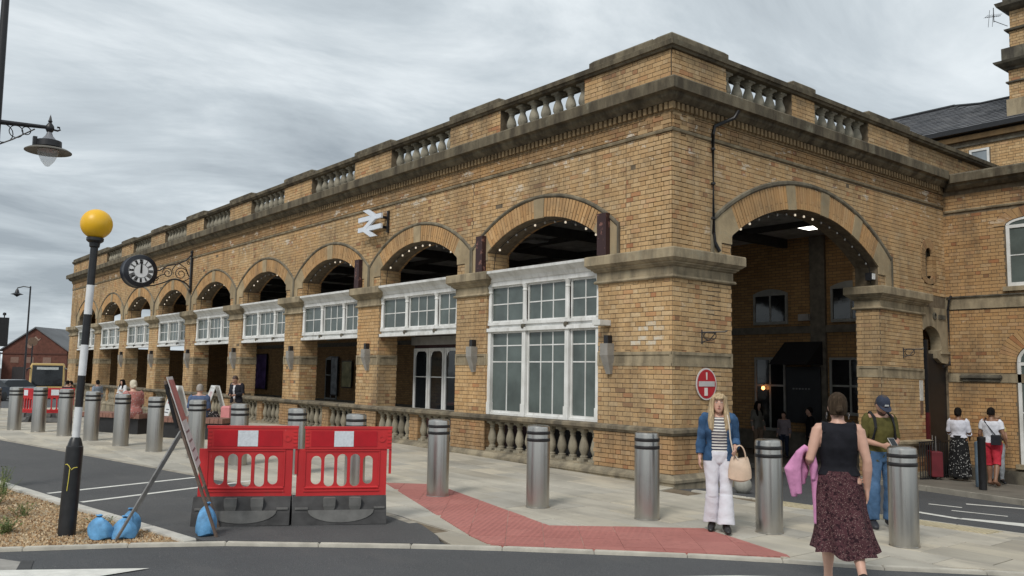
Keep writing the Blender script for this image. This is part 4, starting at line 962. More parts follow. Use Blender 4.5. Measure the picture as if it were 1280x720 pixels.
# ================================================================ THINGS FIXED TO THE STATION
def Pn(k): return ['corner arch', 'second arch from the corner', 'third arch from the corner', 'fourth arch from the corner', 'fifth arch from the corner', 'sixth arch, right of the clock', 'seventh arch, behind the clock bracket', 'eighth arch, left of the clock', 'ninth and farthest arch'][k]
ME_BULB = MB().lathe([(0, -.032), (.016, -.026), (.021, -.012), (.017, .006), (.009, .015)], 8).mesh('bulb', M_BULB)
ME_BULB_OFF = MB().lathe([(0, -.032), (.016, -.026), (.021, -.012), (.017, .006), (.009, .015)], 8).mesh('bulb', plain('unlit_bulb', (.35, .33, .3), .25))
def festoon(label, plane, c, A, hw, depth, n, lo=0):
    t = thing('festoon_lights', label, 'string lights', (0, 0, 0), 0, 'strings of small bulbs under the arches')
    P = (lambda u, z: (depth, u, z)) if plane == 'x' else (lambda u, z: settle(u, depth, z))
    am = math.asin((hw - .05) / A['r']); r = A['r'] - .05; pts = [P(c - hw + .03, 3.80)] + [P(c + r * math.sin(a), A['zc'] + r * math.cos(a)) for a in [-am + 2 * am * i / 24 for i in range(25)]] + [P(c + hw - .03, 3.80)]
    MB().tube(pts, .008, 5).build('cable', M_BK, t)
    for i in range(n):
        a = -am + 2 * am * (i + .5) / n; p = P(c + (r - .02) * math.sin(a), A['zc'] + (r - .02) * math.cos(a)); link('bulb', ME_BULB if random.random() < .45 else ME_BULB_OFF, t, p)
for k, c in enumerate(BAYS): festoon('string of small warm bulbs under the ' + Pn(k) + (' of the long front' if k < 5 else ''), 'x', c, ARC, HO, .14, 11)
festoon('string of small warm bulbs under the wide right hand carriage arch', 'y', RC, RARC, RHO, .14, 17)
def uplight(y, z, label, x=0, ry=0):
    t = thing('wall_light', label, 'wall light', (0, y, z), 0, 'grey wall lights on the piers')
    MB().ring_loft([[(-.06, -.05, -.30), (-.001, -.05, -.30), (-.001, .05, -.30), (-.06, .05, -.30)], [(-.17, -.09, .02), (-.001, -.09, .02), (-.001, .09, .02), (-.17, .09, .02)], [(-.17, -.09, .22), (-.001, -.09, .22), (-.001, .09, .22), (-.17, .09, .22)]], 0, False).build('shade', plain('grey_fitting', (.27, .255, .23), .6), t)
    MB().box((-.12, -.05, .222), (-.02, .05, .36)).build('lamp_cap', M_BK, t)
for k, (y, l) in enumerate([(1.36, 'corner pier beside the tall white window'), (5.22, 'pier between the first and second bays'), (9.55, 'pier left of the arched white shop window'), (13.8, 'pier behind the person with the pink suitcase'), (18.0, 'pier right of the leaning white display board'), (22.3, 'pier under the clock bracket'), (26.5, 'pier left of the clock bracket'), (30.7, 'farthest lit pier near the end of the front')]):
    uplight(y, 2.02, 'grey tapered wall light on the ' + l)
def banner(y, z0, z1, w, label):
    t = thing('wall_box', label, 'wall box', (0, y, z0), 0, 'peeling dark red boxes standing on the pier caps')
    MB().box((-.13, 0, 0), (-.03, w, z1 - z0)).build('box', NBred, t); MB().box((-.03, .03, .05), (.0, w - .03, z1 - z0 - .05)).build('batten', M_BK, t)
k = NB('peeling_dark_red'); k.set(k.mix(k.ramp(k.noise(7, 6, .7), [(.58, (0, 0, 0)), (.62, (1, 1, 1))]), (.035, .012, .012), (.20, .09, .07)), .6); NBred = k.m
banner(1.36, 3.76, 4.50, .22, 'peeling dark red box on the corner pier cap right of the first arch'); banner(4.88, 3.76, 4.50, .22, 'dark red box on the cap between the first and second arches'); banner(9.95, 3.76, 4.48, .22, 'dark red box on the cap between the second and third arches')
t = thing('security_light', 'small white security light on the corner pier beside the tall window', 'security light', (-.01, 1.42, 2.55))
MB().box((-.26, -.07, 0), (0, .12, .09)).build('housing', M_WH, t); MB().box((-.23, -.05, -.012), (-.03, .1, -.001)).build('lens', plain('pale_lens', (.6, .6, .55), .3), t)
t = thing('floodlight', 'small white floodlight at the right foot of the carriage arch', 'floodlight', settle(6.46, .1, 3.86))
MB().box((-.13, -.07, 0), (.0, .07, .16)).build('housing', M_BK, t); MB().box((-.12, -.085, .02), (-.01, -.071, .14)).build('lens', plain('white_lens', (.7, .7, .68), .3), t)
# double arrow emblem of the railway
def emblem():
    t = thing('railway_emblem', 'white double arrow railway emblem standing off the brick wall', 'emblem', (-.22, 9.26, 5.29))
    s_ = 1.10 / 62; P = lambda u, z, d: (-d, u, z)
    def bar(p, q, w=6.4, clip=True):
        v = Vector((q[0] - p[0], q[1] - p[1])).normalized(); n = Vector((-v.y, v.x)) * w / 2
        pol = [(p[0] + n.x, p[1] + n.y), (q[0] + n.x, q[1] + n.y), (q[0] - n.x, q[1] - n.y), (p[0] - n.x, p[1] - n.y)]
        pol = clip_convex(pol, [(0, 0), (62, 0), (62, 39), (0, 39)])
        return [((31 - x) * s_, (19.5 - y) * s_) for x, y in pol]
    lay_ = 0
    mb = MB()
    for p, q in (((0, 12.4), (62, 12.4)), ((0, 26.6), (62, 26.6)), ((-6, -12.2), (46, 12.4)), ((46, 12.4), (16, 26.6)), ((16, 26.6), (68, 51.2))):
        mb.prism(bar(p, q), 0, .05 + lay_, P); lay_ += .002
    mb.build('arrows', plain('white_enamel', (.66, .70, .76), .35, .06), t)
    mb = MB()
    for u, z in ((.35, .12), (-.35, .12), (.35, -.12), (-.35, -.12)): mb.box((.0, u - .03, z - .03), (.215, u + .03, z + .03))
    mb.box((.16, -.52, -.26), (.21, -.46, .26)); mb.box((.16, .30, -.26), (.21, .36, .26)); mb.build('mounting_frame', M_BK, t, kind='stuff')
emblem()
# bracket clock
def clock():
    t = thing('bracket_clock', 'black double faced clock showing twelve on a scrolled iron bracket', 'clock', (0, 22.4, 0))
    cx, cz = -1.86, 5.04; d = .27
    MB().lathe([(.0, -d), (.50, -d), (.56, -d + .02), (.57, -d + .06), (.54, -d + .1), (.52, 0), (.54, d - .1), (.57, d - .06), (.56, d - .02), (.5, d), (0, d)], 40, (cx, 0, cz), axis='y').build('case', plain('clock_black', (.013, .014, .02), .3, .2), t)
    for sg in (1, -1):
        y = -sg * (d + .003)
        f = MB().lathe([(0, 0), (.425, 0), (.425, .006), (0, .006)], 40, (cx, y, cz), axis='y').build('dial', plain('dial_white', (.72, .74, .76), .4, .05), t)
        mb = MB()
        for r0, r1 in ((.41, .424), (.235, .247)): mb.lathe([(r0, 0), (r1, 0), (r1, .004), (r0, .004), (r0, 0)], 40, (cx, y - sg * .006, cz), axis='y', caps=False)
        mb.build('dial_ring', M_BK, f)
        nm = ['XII', 'I', 'II', 'III', 'IIII', 'V', 'VI', 'VII', 'VIII', 'IX', 'X', 'XI']
        for h in range(12):
            a = PI / 2 - h * PI / 6; mb = MB(); s_ = nm[h]; w = .035; x = -(len(s_) - 1) * w / 2
            def stroke(x0, z0, x1, z1, wd=.027):
                v = Vector((x1 - x0, z1 - z0)).normalized(); n = Vector((-v.y, v.x)) * wd / 2
                pol = [(x0 + n.x, z0 + n.y), (x1 + n.x, z1 + n.y), (x1 - n.x, z1 - n.y), (x0 - n.x, z0 - n.y)]
                q = []
                for u, z in pol:
                    rr = .325 + z * 1.15; uu = u; q.append((cx + sg * (rr * math.cos(a) + uu * math.sin(a)), cz + rr * math.sin(a) - uu * math.cos(a)))
                mb.prism(q, 0, .005, lambda u, z, dd: (u, y - sg * (.004 + dd), z))
            for ch in s_:
                if ch == 'I': stroke(x, -.065, x, .065)
                elif ch == 'V': stroke(x - .02, .065, x, -.065); stroke(x + .02, .065, x, -.065)
                else: stroke(x - .022, .065, x + .022, -.065); stroke(x + .022, .065, x - .022, -.065)
                x += w
            mb.build('numeral', M_BK, f)
        for nme, l, w in (('hour_hand', .24, .035), ('minute_hand', .37, .026)):
            MB().prism([(cx - w, cz - .08), (cx + w, cz - .08), (cx + w * .8, cz + l * .8), (cx, cz + l), (cx - w * .8, cz + l * .8)], 0, .005, lambda u, z, dd: (u, y - sg * (.011 + dd + (.006 if nme[0] == 'm' else 0)), z)).build(nme, M_BK, f)
    mb = MB(); mb.box((-.09, -.05, 4.52), (-.0, .05, 5.86)); mb.lathe([(0, 5.98), (.06, 5.94), (.07, 5.88), (.05, 5.85)], 10, (-.05, 0, 0)); mb.lathe([(.0, 4.40), (.05, 4.45), (.07, 4.52)], 10, (-.05, 0, 0)); mb.build('post', M_BK, t)
    sc = MB()
    def spiral(x, z, r, turns, a0, sg=1):
        sc.tube([(x + r * (1 - .78 * i / 40) * math.cos(a0 + sg * turns * 2 * PI * i / 40), 0, z + r * (1 - .78 * i / 40) * math.sin(a0 + sg * turns * 2 * PI * i / 40)) for i in range(41)], .016, 5)
    sc.tube([(-.05, 0, 5.84), (-.25, 0, 5.58), (-.55, 0, 5.42), (-.9, 0, 5.33), (-1.15, 0, 5.14), (-1.36, 0, 5.12)], .026, 6)
    sc.tube([(-.05, 0, 4.58), (-.2, 0, 4.74), (-.45, 0, 4.86), (-.72, 0, 4.86), (-1.0, 0, 4.72), (-1.3, 0, 4.60), (-1.6, 0, 4.54), (-1.9, 0, 4.52)], .026, 6)
    sc.tube([(-.12, 0, 5.0), (-.25, 0, 5.3), (-.5, 0, 5.45)], .018, 5); sc.tube([(-.1, 0, 4.95), (-.28, 0, 4.82), (-.5, 0, 4.84)], .018, 5); sc.tube([(-1.35, 0, 4.66), (-1.28, 0, 4.85), (-1.1, 0, 4.98), (-.98, 0, 5.02)], .018, 5)
    sc.tube([(-.6, 0, 5.40), (-.72, 0, 5.22), (-.68, 0, 5.05)], .018, 5)
    spiral(-.42, 5.08, .24, 1.7, 0); spiral(-.88, 5.07, .19, 1.6, PI, -1); spiral(-1.26, 4.82, .09, 1.4, 0); spiral(-.16, 5.5, .07, 1.3, 1.2)
    sc.build('scrollwork', M_BK, t)
clock()
def sign_no_entry():
    t = thing('no_entry_sign', 'round red no entry sign with white bar on the corner pier', 'road sign', (.81, -.02, 1.583))
    f = MB().lathe([(0, 0), (.262, 0), (.262, .012), (0, .012)], 36, (0, 0, 0), axis='y').build('rim', plain('sign_white', (.62, .58, .56), .4, .1), t)
    f2 = MB().lathe([(0, 0), (.236, 0), (.236, .003), (0, .003)], 36, (0, -.0125, 0), axis='y').build('disc', plain('sign_red', (.42, .012, .022), .4, .12), t)
    MB().box((-.205, -.021, -.04), (.205, -.016, .045)).build('bar', plain('sign_grey_white', (.50, .48, .47), .5, .15), f2)
    MB().prism([(-.022, .19), (.018, .19), (.012, .07), (-.01, .07)], .016, .020, lambda u, z, d: (u, -d, z)).build('sticker', plain('sticker', (.72, .66, .62), .5), f2)
    MB().box((-.06, -.021, -.19), (.02, -.016, -.06)).build('sticker', plain('sticker', (.72, .66, .62)), f2)
sign_no_entry()
def bracket(x, z, label, side=-1):
    p = settle(x, 0, z); t = thing('hanging_bracket', label, 'bracket', p, 0, 'hanging basket brackets on the piers')
    mb = MB(); mb.box((-.012, -.02, -.17), (.012, 0, .06)); mb.tube([(0, -.01, .02), (.0, -.38, .03), (0, -.42, .05)], .012, 6)
    mb.build('arm', M_BK, t); mb = MB(); mb.tube([(0, -.02 - .10 * (1 - math.cos(a)) - .02, -.04 + .07 * math.sin(a)) for a in [i * .4 for i in range(18)]], .008, 5); mb.tube([(0, -.02, -.14), (0, -.14, -.10), (0, -.24, .02)], .009, 5); mb.build('scroll', M_BK, t)
    t.rotation_euler = (0, 0, math.radians(40))
bracket(.72, 2.42, 'black scrolled bracket on the corner pier above the no entry sign'); bracket(7.5, 2.46, 'black scrolled bracket on the right hand pier of the carriage arch')
def pipe(name, label, pts, r, mat=M_BK):
    t = thing(name, label, 'drainpipe', (0, 0, 0)); MB().tube(pts, r, 8).build('pipe', mat, t)
    mb = MB()
    for p, q in zip(pts, pts[1:]):
        if abs(p[2] - q[2]) > 1: 
            for f in (.15, .5, .85): v = Vector(p).lerp(Vector(q), f); MB().lathe([(r, -.02), (r * 1.22, -.016), (r * 1.22, .016), (r, .02)], 8, v).build('collar', mat, t)

pipe('drainpipe', 'thin black drainpipe down the front between corner and carriage arch', [(1.40, -.30, 6.24), (1.36, -.22, 6.12), (1.05, -.05, 5.95), (1.0, -.05, 5.8), (1.0, -.05, 4.1), (1.03, -.05, 3.95), (1.12, -.08, 3.80)], .032)
pipe('drainpipe', 'black pipe looping round the stone corbel beside the wing', [(9.50, -.16, 3.62), (9.40, -.16, 3.52), (9.42, -.12, 3.3), (9.46, -.12, 2.3), (9.42, -.12, 2.06), (9.1, -.12, 2.02)], .028)
t = thing('notice', 'small white notice on the right hand pier above the stone rail', 'notice', settle(8.25, -.012, 1.62)); MB().box((-.075, -.012, -.22), (.075, 0, .22)).build('sheet', plain('paper', (.55, .54, .5), .6, .2, 12), t); MB().box((-.06, -.010, -.50), (.06, 0, -.24)).build('lower_sheet', plain('brown_sheet', (.16, .1, .07), .6), t)
def railing(x0, x1, y, zb, zt, label):
    t = thing('iron_railing', label, 'railing', (x0, y, 0), 0, 'iron railings by the dark red door'); n = int((x1 - x0) / .11)
    for k in range(n + 1): MB().tube([(k * .11, 0, zb), (k * .11, 0, zt)], .010, 6).build('bar', M_BK, t)
    MB().box((-.01, -.015, zt - .03), (x1 - x0 + .01, .015, zt)).build('rail', M_BK, t); MB().box((-.01, -.015, zb + .06), (x1 - x0 + .01, .015, zb + .09)).build('rail', M_BK, t)
railing(7.5, 8.4, -.30, -.42, .42, 'iron railing in front of the right hand pier, left of the red door'); railing(8.9, 9.45, -.10, -.45, .38, 'short iron railing between the red door and the wing')
# menu board, awning, lamp, posters under the portico
t = thing('menu_board', 'tall dark board with faint writing beside the inner window', 'board', (9.48, 3.62, .55)); MB().box((-.04, -.5, 0), (0, .5, 1.45)).build('panel', plain('board_black', (.02, .022, .026), .4), t)
mb = MB()
for k in range(6): mb.box((-.044, .25 - k * .09, .86), (-.0405, .25 - k * .09 + .055, .90))
mb.build('lettering', plain('chalk', (.25, .25, .25), .8), t)
t = thing('awning', 'black sloping awning above the dark board under the portico', 'awning', (9.48, 3.62, 2.05)); MB().prism([(0, 0), (0, .6), (-.75, 0)], -.55, .55, lambda u, z, d: (u, d, z)).build('canopy', plain('black_canvas', (.012, .011, .013), .9), t)
t = thing('wall_lamp', 'small glowing orange lamp behind the inner window', 'lamp', (9.45, 4.83, 1.42)); MB().lathe([(0, -.05), (.04, -.03), (.05, 0), (.04, .04), (0, .06)], 10).build('bulb', M_ORG, t); MB().tube([(0, 0, .06), (.06, 0, .14)], .012, 6).build('arm', M_BK, t)
t = thing('wall_unit', 'small pale box on the inner wall above the stone band', 'wall unit', (9.48, 3.55, 3.2)); MB().box((-.1, -.15, 0), (0, .15, .17)).build('case', plain('pale_case', (.4, .38, .36), .6), t)
def poster(y, z0, w, h, c, label):
    t = thing('poster', label, 'poster', (9.5, y, z0), 0, 'posters on the inner wall of the portico'); MB().box((-.03, 0, 0), (0, w, h)).build('frame', M_BK, t); MB().box((-.036, .05, .05), (-.031, w - .05, h - .05)).build('print', c, t)
for y_, l_ in ((29.6, 'white framed advertising panel standing inside the seventh bay'), (34.2, 'white advertising panel farthest along inside the eighth bay')):
    t = thing('advertising_panel', l_, 'panel', (1.3, y_, gz(1.3, y_)), .9, 'white advertising panels inside the arcade')
    MB().box((-.5, -.04, .35), (.5, .04, 1.75)).build('panel', M_WH, t); MB().box((-.42, -.046, .45), (.42, -.041, 1.65)).build('print', plain('panel_print', (.45, .46, .46), .4, .5, 3), t)
    for sx in (-.4, .4): MB().box((sx - .03, -.03, 0), (sx + .03, .03, .35)).build('leg', M_BK, t)
poster(27.6, .9, 1.0, 1.3, plain('yellow_print', (.42, .38, .18), .5, .4, 3), 'yellowish poster seen through the third bay from the corner'); poster(29.0, .5, .7, 1.9, plain('grey_print', (.3, .32, .34), .5, .5, 4), 'tall grey poster left of the yellowish one in the third bay'); poster(37.4, .6, 1.5, 2.0, plain('purple_print', (.10, .06, .2), .5, .6, 3), 'purple poster seen through the fourth bay from the corner')

# ================================================================ STREET FURNITURE
def make_bollard(label, loc):
    t = thing('bollard', label, 'bollard', loc, 0, 'brushed steel bollards along the pavement')
    R = .150
    MB().lathe([(R + .006, -.05), (R + .006, .012), (R, .016), (R, 1.005), (R - .006, 1.03), (R - .03, 1.045), (0, 1.047)], 40).build('post', M_STEEL, t)
    for z in (.84, .93): MB().lathe([(R + .0005, z), (R + .003, z + .003), (R + .003, z + .039), (R + .0005, z + .042)], 40).build('black_band', plain('black_tape', (.012, .011, .012), .5), t)
    return t
BOL = [((-1.48, -4.41), 'nearest steel bollard, right of the woman in the patterned skirt'), ((-2.08, -3.16), 'steel bollard between the two walking women'), ((-2.63, -1.82), 'steel bollard left of the blond woman in denim'),
       ((-3.20, -.46), 'steel bollard standing before the tall white window'), ((-3.78, .97), 'steel bollard on the far end of the red blister paving'), ((-4.27, 2.41), 'steel bollard behind the right hand red barrier'),
       ((-4.45, 4.0), 'steel bollard behind the joint of the two near red barriers'), ((-4.78, 5.55), 'steel bollard behind the left near red barrier'), ((-5.0, 7.0), 'steel bollard behind the road sign plate, before the seated man in blue'),
       ((-5.32, 8.35), 'steel bollard left of the road sign frame top'), ((-5.57, 9.7), 'steel bollard in front of the slatted bench, right of the seated woman'), ((-5.8, 11.1), 'steel bollard just right of the beacon pole, hiding the seated woman'),
       ((-6.02, 12.5), 'steel bollard just left of the beacon pole'), ((-6.3, 13.8), 'steel bollard between the two far red barriers'), ((-6.58, 15.1), 'steel bollard left of the far red barriers'), ((-6.85, 16.4), 'steel bollard second from the left edge'), ((-7.1, 17.7), 'steel bollard at the left edge of the row')]
b0 = None
for (x, y), lab in BOL:
    p = (x, y, gz(x, y))
    if b0 is None: b0 = make_bollard(lab, p)
    else: dup(b0, lab, p, random.uniform(0, 6))
# zebra crossing beacon
def beacon():
    t = thing('belisha_beacon', 'black and white striped crossing beacon with an amber globe', 'beacon', (-8.465, .75, gz(-8.465, .75)))
    t.rotation_euler = (0, math.radians(1.7), 0); R = .038
    MB().lathe([(.086, -.1), (.086, 0), (.084, .02), (.082, .84), (.079, .88), (.072, .885), (.068, .905), (.055, .95), (.044, .97)], 24).build('base_sleeve', plain('black_sleeve', (.014, .014, .015), .38, .5, 9), t)
    MB().lathe([(.0, .9), (.035, .9), (.035, 2.98), (0, 2.98)], 18).build('core', M_BK, t)
    for k, (a, b) in enumerate([(.97, 1.28), (1.28, 1.60), (1.60, 1.92), (1.92, 2.235), (2.235, 2.545), (2.545, 2.98)]):
        MB().lathe([(R - .002, a + .001), (R, a + .001), (R, b - .001), (R - .002, b - .001)], 20).build('white_band' if k % 2 == 0 else 'black_band', plain('beacon_white', (.66, .67, .68), .4, .12) if k % 2 == 0 else M_BK, t)
    MB().lathe([(.038, 2.94), (.05, 2.95), (.054, 2.99), (.07, 3.0), (.085, 3.015), (.085, 3.045), (.05, 3.05)], 20).build('collar', M_BK, t)
    MB().lathe([(.05, 3.02)] + [(.158 * math.sin(a), 3.192 - .158 * math.cos(a)) for a in [.34 + (PI - .34) * i / 22 for i in range(23)]], 32).build('globe', M_YEL, t)
    yl = plain('yellow_chalk', (.60, .50, .08), .7)
    mb = MB(); f = lambda a, z: (.0845 * math.cos(a), .0845 * math.sin(a), z)
    mb.tube([f(-2.75, .70), f(-2.5, .705), f(-2.25, .69), f(-2.05, .66)], .0045, 5); mb.tube([f(-2.12, .66), f(-2.15, .55), f(-2.22, .44)], .0045, 5); mb.tube([f(-1.95, .65), f(-1.7, .67), f(-1.3, .675)], .0045, 5)
    mb.build('chalk_mark', yl, t)
beacon()
BK_ = NB('clear_bowl'); BK_.set((.62, .65, .67), .1); BK_.b.inputs['Alpha'].default_value = .35; BOWL = BK_.m
def near_lamp():
    x, y = -8.87, 4.38; g = gz(x, y); t = thing('street_lamp', 'old style black lamp with a wide shade hanging from a scrolled arm', 'street lamp', (x, y, g))
    MB().lathe([(.11, -.1), (.11, 1.0), (.075, 1.1), (.06, 5.0), (.045, 7.2), (0, 7.22)], 16).build('pole', M_BK, t)
    mb = MB(); mb.tube([(0, 0, 4.96), (.62, -.09, 4.98)], [.036, .026], 8); mb.tube([(0, 0, 4.62), (.2, -.03, 4.74), (.46, -.066, 4.93)], .010, 6); mb.build('arm', M_BK, t)
    mb = MB()
    for px, r in ((.08, .13), (.24, .085), (.36, .055)): mb.tube([(px + r * math.cos(a), -px * .145, 4.945 - r + r * math.sin(a)) for a in [i * PI / 8 for i in range(17)]], .007, 5)
    mb.build('scroll_rings', M_BK, t)
    hx, hy = .64, -.093
    mb = MB(); mb.lathe([(0, 5.17), (.012, 5.13), (.02, 5.09), (.03, 5.07), (.02, 5.05), (.055, 5.0), (.06, 4.96), (.04, 4.92), (.02, 4.90)], 12, (hx, hy, 0)); mb.tube([(hx, hy, 4.96), (hx + .1, hy - .01, 4.95), (hx + .13, hy - .01, 4.97), (hx + .12, hy - .01, 5.0), (hx + .09, hy - .01, 5.0)], .014, 6); mb.build('finial', M_BK, t)
    mb = MB(); mb.lathe([(.025, 4.93), (.05, 4.86), (.10, 4.80), (.11, 4.79)], 18, (hx, hy, 0)); mb.build('cowl', plain('lamp_grey', (.16, .165, .18), .4), t)
    mb = MB(); mb.lathe([(.105, 4.79), (.165, 4.785), (.17, 4.70), (.15, 4.69)], 20, (hx, hy, 0)); mb.box((hx - .2, hy - .03, 4.70), (hx - .15, hy + .03, 4.82)); mb.build('gear_housing', M_BK, t)
    MB().lathe([(.15, 4.69), (.26, 4.665), (.30, 4.64), (.30, 4.63), (.26, 4.645), (.14, 4.67)], 32, (hx, hy, 0)).build('shade', plain('shade_brown', (.13, .12, .10), .5), t)
    MB().lathe([(.14, 4.65), (.13, 4.60), (.085, 4.50), (.03, 4.43), (0, 4.42)], 20, (hx, hy, 0)).build('bowl', BOWL, t)
near_lamp()
# ---- red and white barriers
def make_barrier(label, loc, rz):
    t = thing('plastic_barrier', label, 'barrier', loc, rz, 'red plastic pedestrian barriers on rubber feet')
    P = lambda u, z, d: (u, d, z); w, th = .50, .022; mb = MB()
    def B(u0, u1, z0, z1, d=th): mb.box((u0, -d, z0), (u1, d, z1))
    z0, z1, zt = .29, .81, 1.06; n = 5; s0, s1 = -.36, .36; sw = (s1 - s0) / n; r = sw * .38
    B(-w, -.39, z0, z1); B(.39, w, z0, z1); B(-.39, .39, z0, .37); B(-.39, .39, .765, z1)
    for k in range(n):
        c = s0 + sw * (k + .5); lo = .415 if k in (0, 4) else .39; hi = .735 if k in (0, 4) else .755; m = 8
        for top in (0, 1):
            for q in range(m):
                a0, a1 = PI * q / m, PI * (q + 1) / m; ua, ub = c + r * math.cos(a0), c + r * math.cos(a1)
                za, zb = ((hi - r + r * math.sin(a0), hi - r + r * math.sin(a1)) if top else (lo + r - r * math.sin(a0), lo + r - r * math.sin(a1))); ze = .766 if top else .369
                mb.prism([(ua, za), (ub, zb), (ub, ze), (ua, ze)], -th, th, P)
    bars = [s0 - .03] + [s0 + sw * k for k in range(n + 1)] + [s1 + .03]
    for k in range(n + 1):
        a = s0 + sw * (k - .5) + r if k else -.39; b = s0 + sw * (k + .5) - r if k < n else .39; B(a, b, .3695, .7655)
    mb.build('panel', M_RED, t)
    mb = MB(); mb.ring_loft([[(-.39 - e, -d, zz) for zz, d, e in ()] or [(x, -th - .012, .385), (x, -th - .012, .375), (x, -th, .365), (x, -th, .395)] for x in (-.41, .41)], 0, False)
    for x0, x1, za, zb in ((-.42, -.405, .40, .78), (.405, .42, .40, .78), (-.42, .42, .785, .80), (-.42, .42, .34, .355)): mb.box((x0, -th - .010, za), (x1, -th + .001, zb))
    mb.build('moulded_ribs', M_RED, t)
    mb = MB(); mb.box((-.42, -.034, .81), (.55, .034, 1.035)); mb.box((-.43, -.04, 1.035), (.555, .04, 1.062))
    for k in range(5): mb.box((-.415, -.041, .835 + k * .04), (-.375, -.033, .853 + k * .04)); mb.box((.50, -.041, .835 + k * .04), (.545, -.033, .853 + k * .04))
    mb.box((.47, -.02, .62), (.50, .02, .81)); mb.box((.525, -.02, .53), (.552, .02, .81))
    top = mb.build('top_beam', M_RED, t)
    for u0, u1, m_ in ((-.355, -.10, M_REDR), (-.10, .12, M_WHR), (.12, .385, M_REDR)): MB().box((u0 + .002, -.039, .838), (u1 - .002, -.0345, 1.012)).build('reflector', m_, top)
    MB().lathe([(.03, 0), (.042, .004), (.042, .008), (.02, .008), (.02, .003)], 16, (.44, -.034, .93), axis='y').build('boss', M_RED, top)
    mb = MB(); mb.ring_loft([[(x - .0, -.20, 0), (x, -.17, .13), (x, -.10, .26), (x, -.08, .292), (x, .08, .292), (x, .10, .26), (x, .17, .13), (x, .20, 0)] for x in (-.53, -.50, .47, .50)], 0, False); ft = mb.build('rubber_foot', M_RUBD, t)
    mb = MB(); n = 14; pl = [(.36 * math.cos(PI + PI * k / n), .155 + .13 * math.sin(PI + PI * k / n)) for k in range(n + 1)]
    mb.prism(pl, -.205, -.14, lambda u, z, d: (u, d + (z * .18), z)); mb.build('moon_panel', M_RUB, ft)
    for u in (-.13, .15): MB().ring_loft([[(u + .07 * math.cos(a), -.17 + .09 * (zz - .12) + min(0, -.03 * 1) * s_, zz + .0) for a in [PI * i / 6 for i in range(7)]] and [(u - .065 * s_, -.115 - .06 * s_, zz), (u + .065 * s_, -.115 - .06 * s_, zz), (u + .055 * s_, -.08, zz), (u - .055 * s_, -.08, zz)] for zz, s_ in ((.12, .35), (.15, .8), (.20, 1), (.287, 1.05))], 0, False).build('lug', M_RUB, ft)
    for u0, u1 in ((-.5, -.36), (.36, .48)): MB().box((u0, -.168, .165), (u1, -.12, .185)).build('foot_ridge', M_RUB, ft)
    return t
br = make_barrier('left of the two near red and white plastic barriers, behind the road sign', (-6.76, .39, gz(-6.76, .39) + .008), math.radians(-29.5))
dup(br, 'right of the two near red and white plastic barriers, beside the blister paving', (-5.83, -.09, gz(-5.83, -.09) + .008), math.radians(-27))
dup(br, 'far red barrier seen side on between two bollards at the left', (-5.05, 22.4, gz(-5, 22.4) + .004), math.radians(-70)); dup(br, 'far red barrier with white patch left of the beacon pole', (-4.55, 20.9, gz(-4.5, 20.9) + .004), math.radians(-16))
# ---- road sign on a folding frame, seen nearly edge on
def road_sign():
    t = thing('folding_road_sign', 'folding metal road sign frame seen nearly edge on at the lane mouth', 'road sign', (-7.28, -.2, gz(-7.28, -.2)))
    w = Vector((.385, .923, 0)) * .55; top = Vector((-.585, .03, 1.575)); n_ = (top.normalized()).cross(w.normalized())
    for k in (0, 1):
        o = w * k; MB().tube([o, o + top], .017, 4).build('front_leg', M_RUST, t)
        h = top * .69; MB().tube([o + h, o + Vector((-.87, .36, .01))], .016, 4).build('rear_leg', M_GALV, t)
        MB().tube([o + top * .98, o + h * 1.02 + Vector((-.03, .01, 0))], .022, 4).build('hinge_stay', M_BK, t)
    MB().tube([top * .3, top * .3 + w], .012, 4).build('cross_bar', M_RUST, t); MB().tube([top * .68, top * .68 + w], .012, 4).build('cross_bar', M_BK, t)
    def plate(f0, f1, w0, w1, d, th, m, nm, par=None):
        a = [top * f0 + w * w0, top * f0 + w * w1, top * f1 + w * w1, top * f1 + w * w0]; mb = MB(); mb.add([p + n_ * d for p in a] + [p + n_ * (d + th) for p in a], [(0, 1, 2, 3), (7, 6, 5, 4), (0, 4, 5, 1), (1, 5, 6, 2), (2, 6, 7, 3), (3, 7, 4, 0)]); return mb.build(nm, m, par or t)
    sgn = -1 if n_.x < 0 else 1
    p = plate(.44, 1.02, -.06, 1.06, .022 * sgn, .008 * sgn, plain('sign_plate', (.62, .58, .56), .5, .15), 'sign_plate')
    plate(.74, 1.0, 0, 1, .0305 * sgn, .003 * sgn, plain('faded_red', (.46, .14, .13), .5, .2), 'red_panel', p)
    for k in range(4): plate(.48 + k * .06, .492 + k * .06, .15, .85, .0305 * sgn, .003 * sgn, plain('sign_letter', (.22, .12, .12), .6), 'lettering_bar', p)
road_sign()
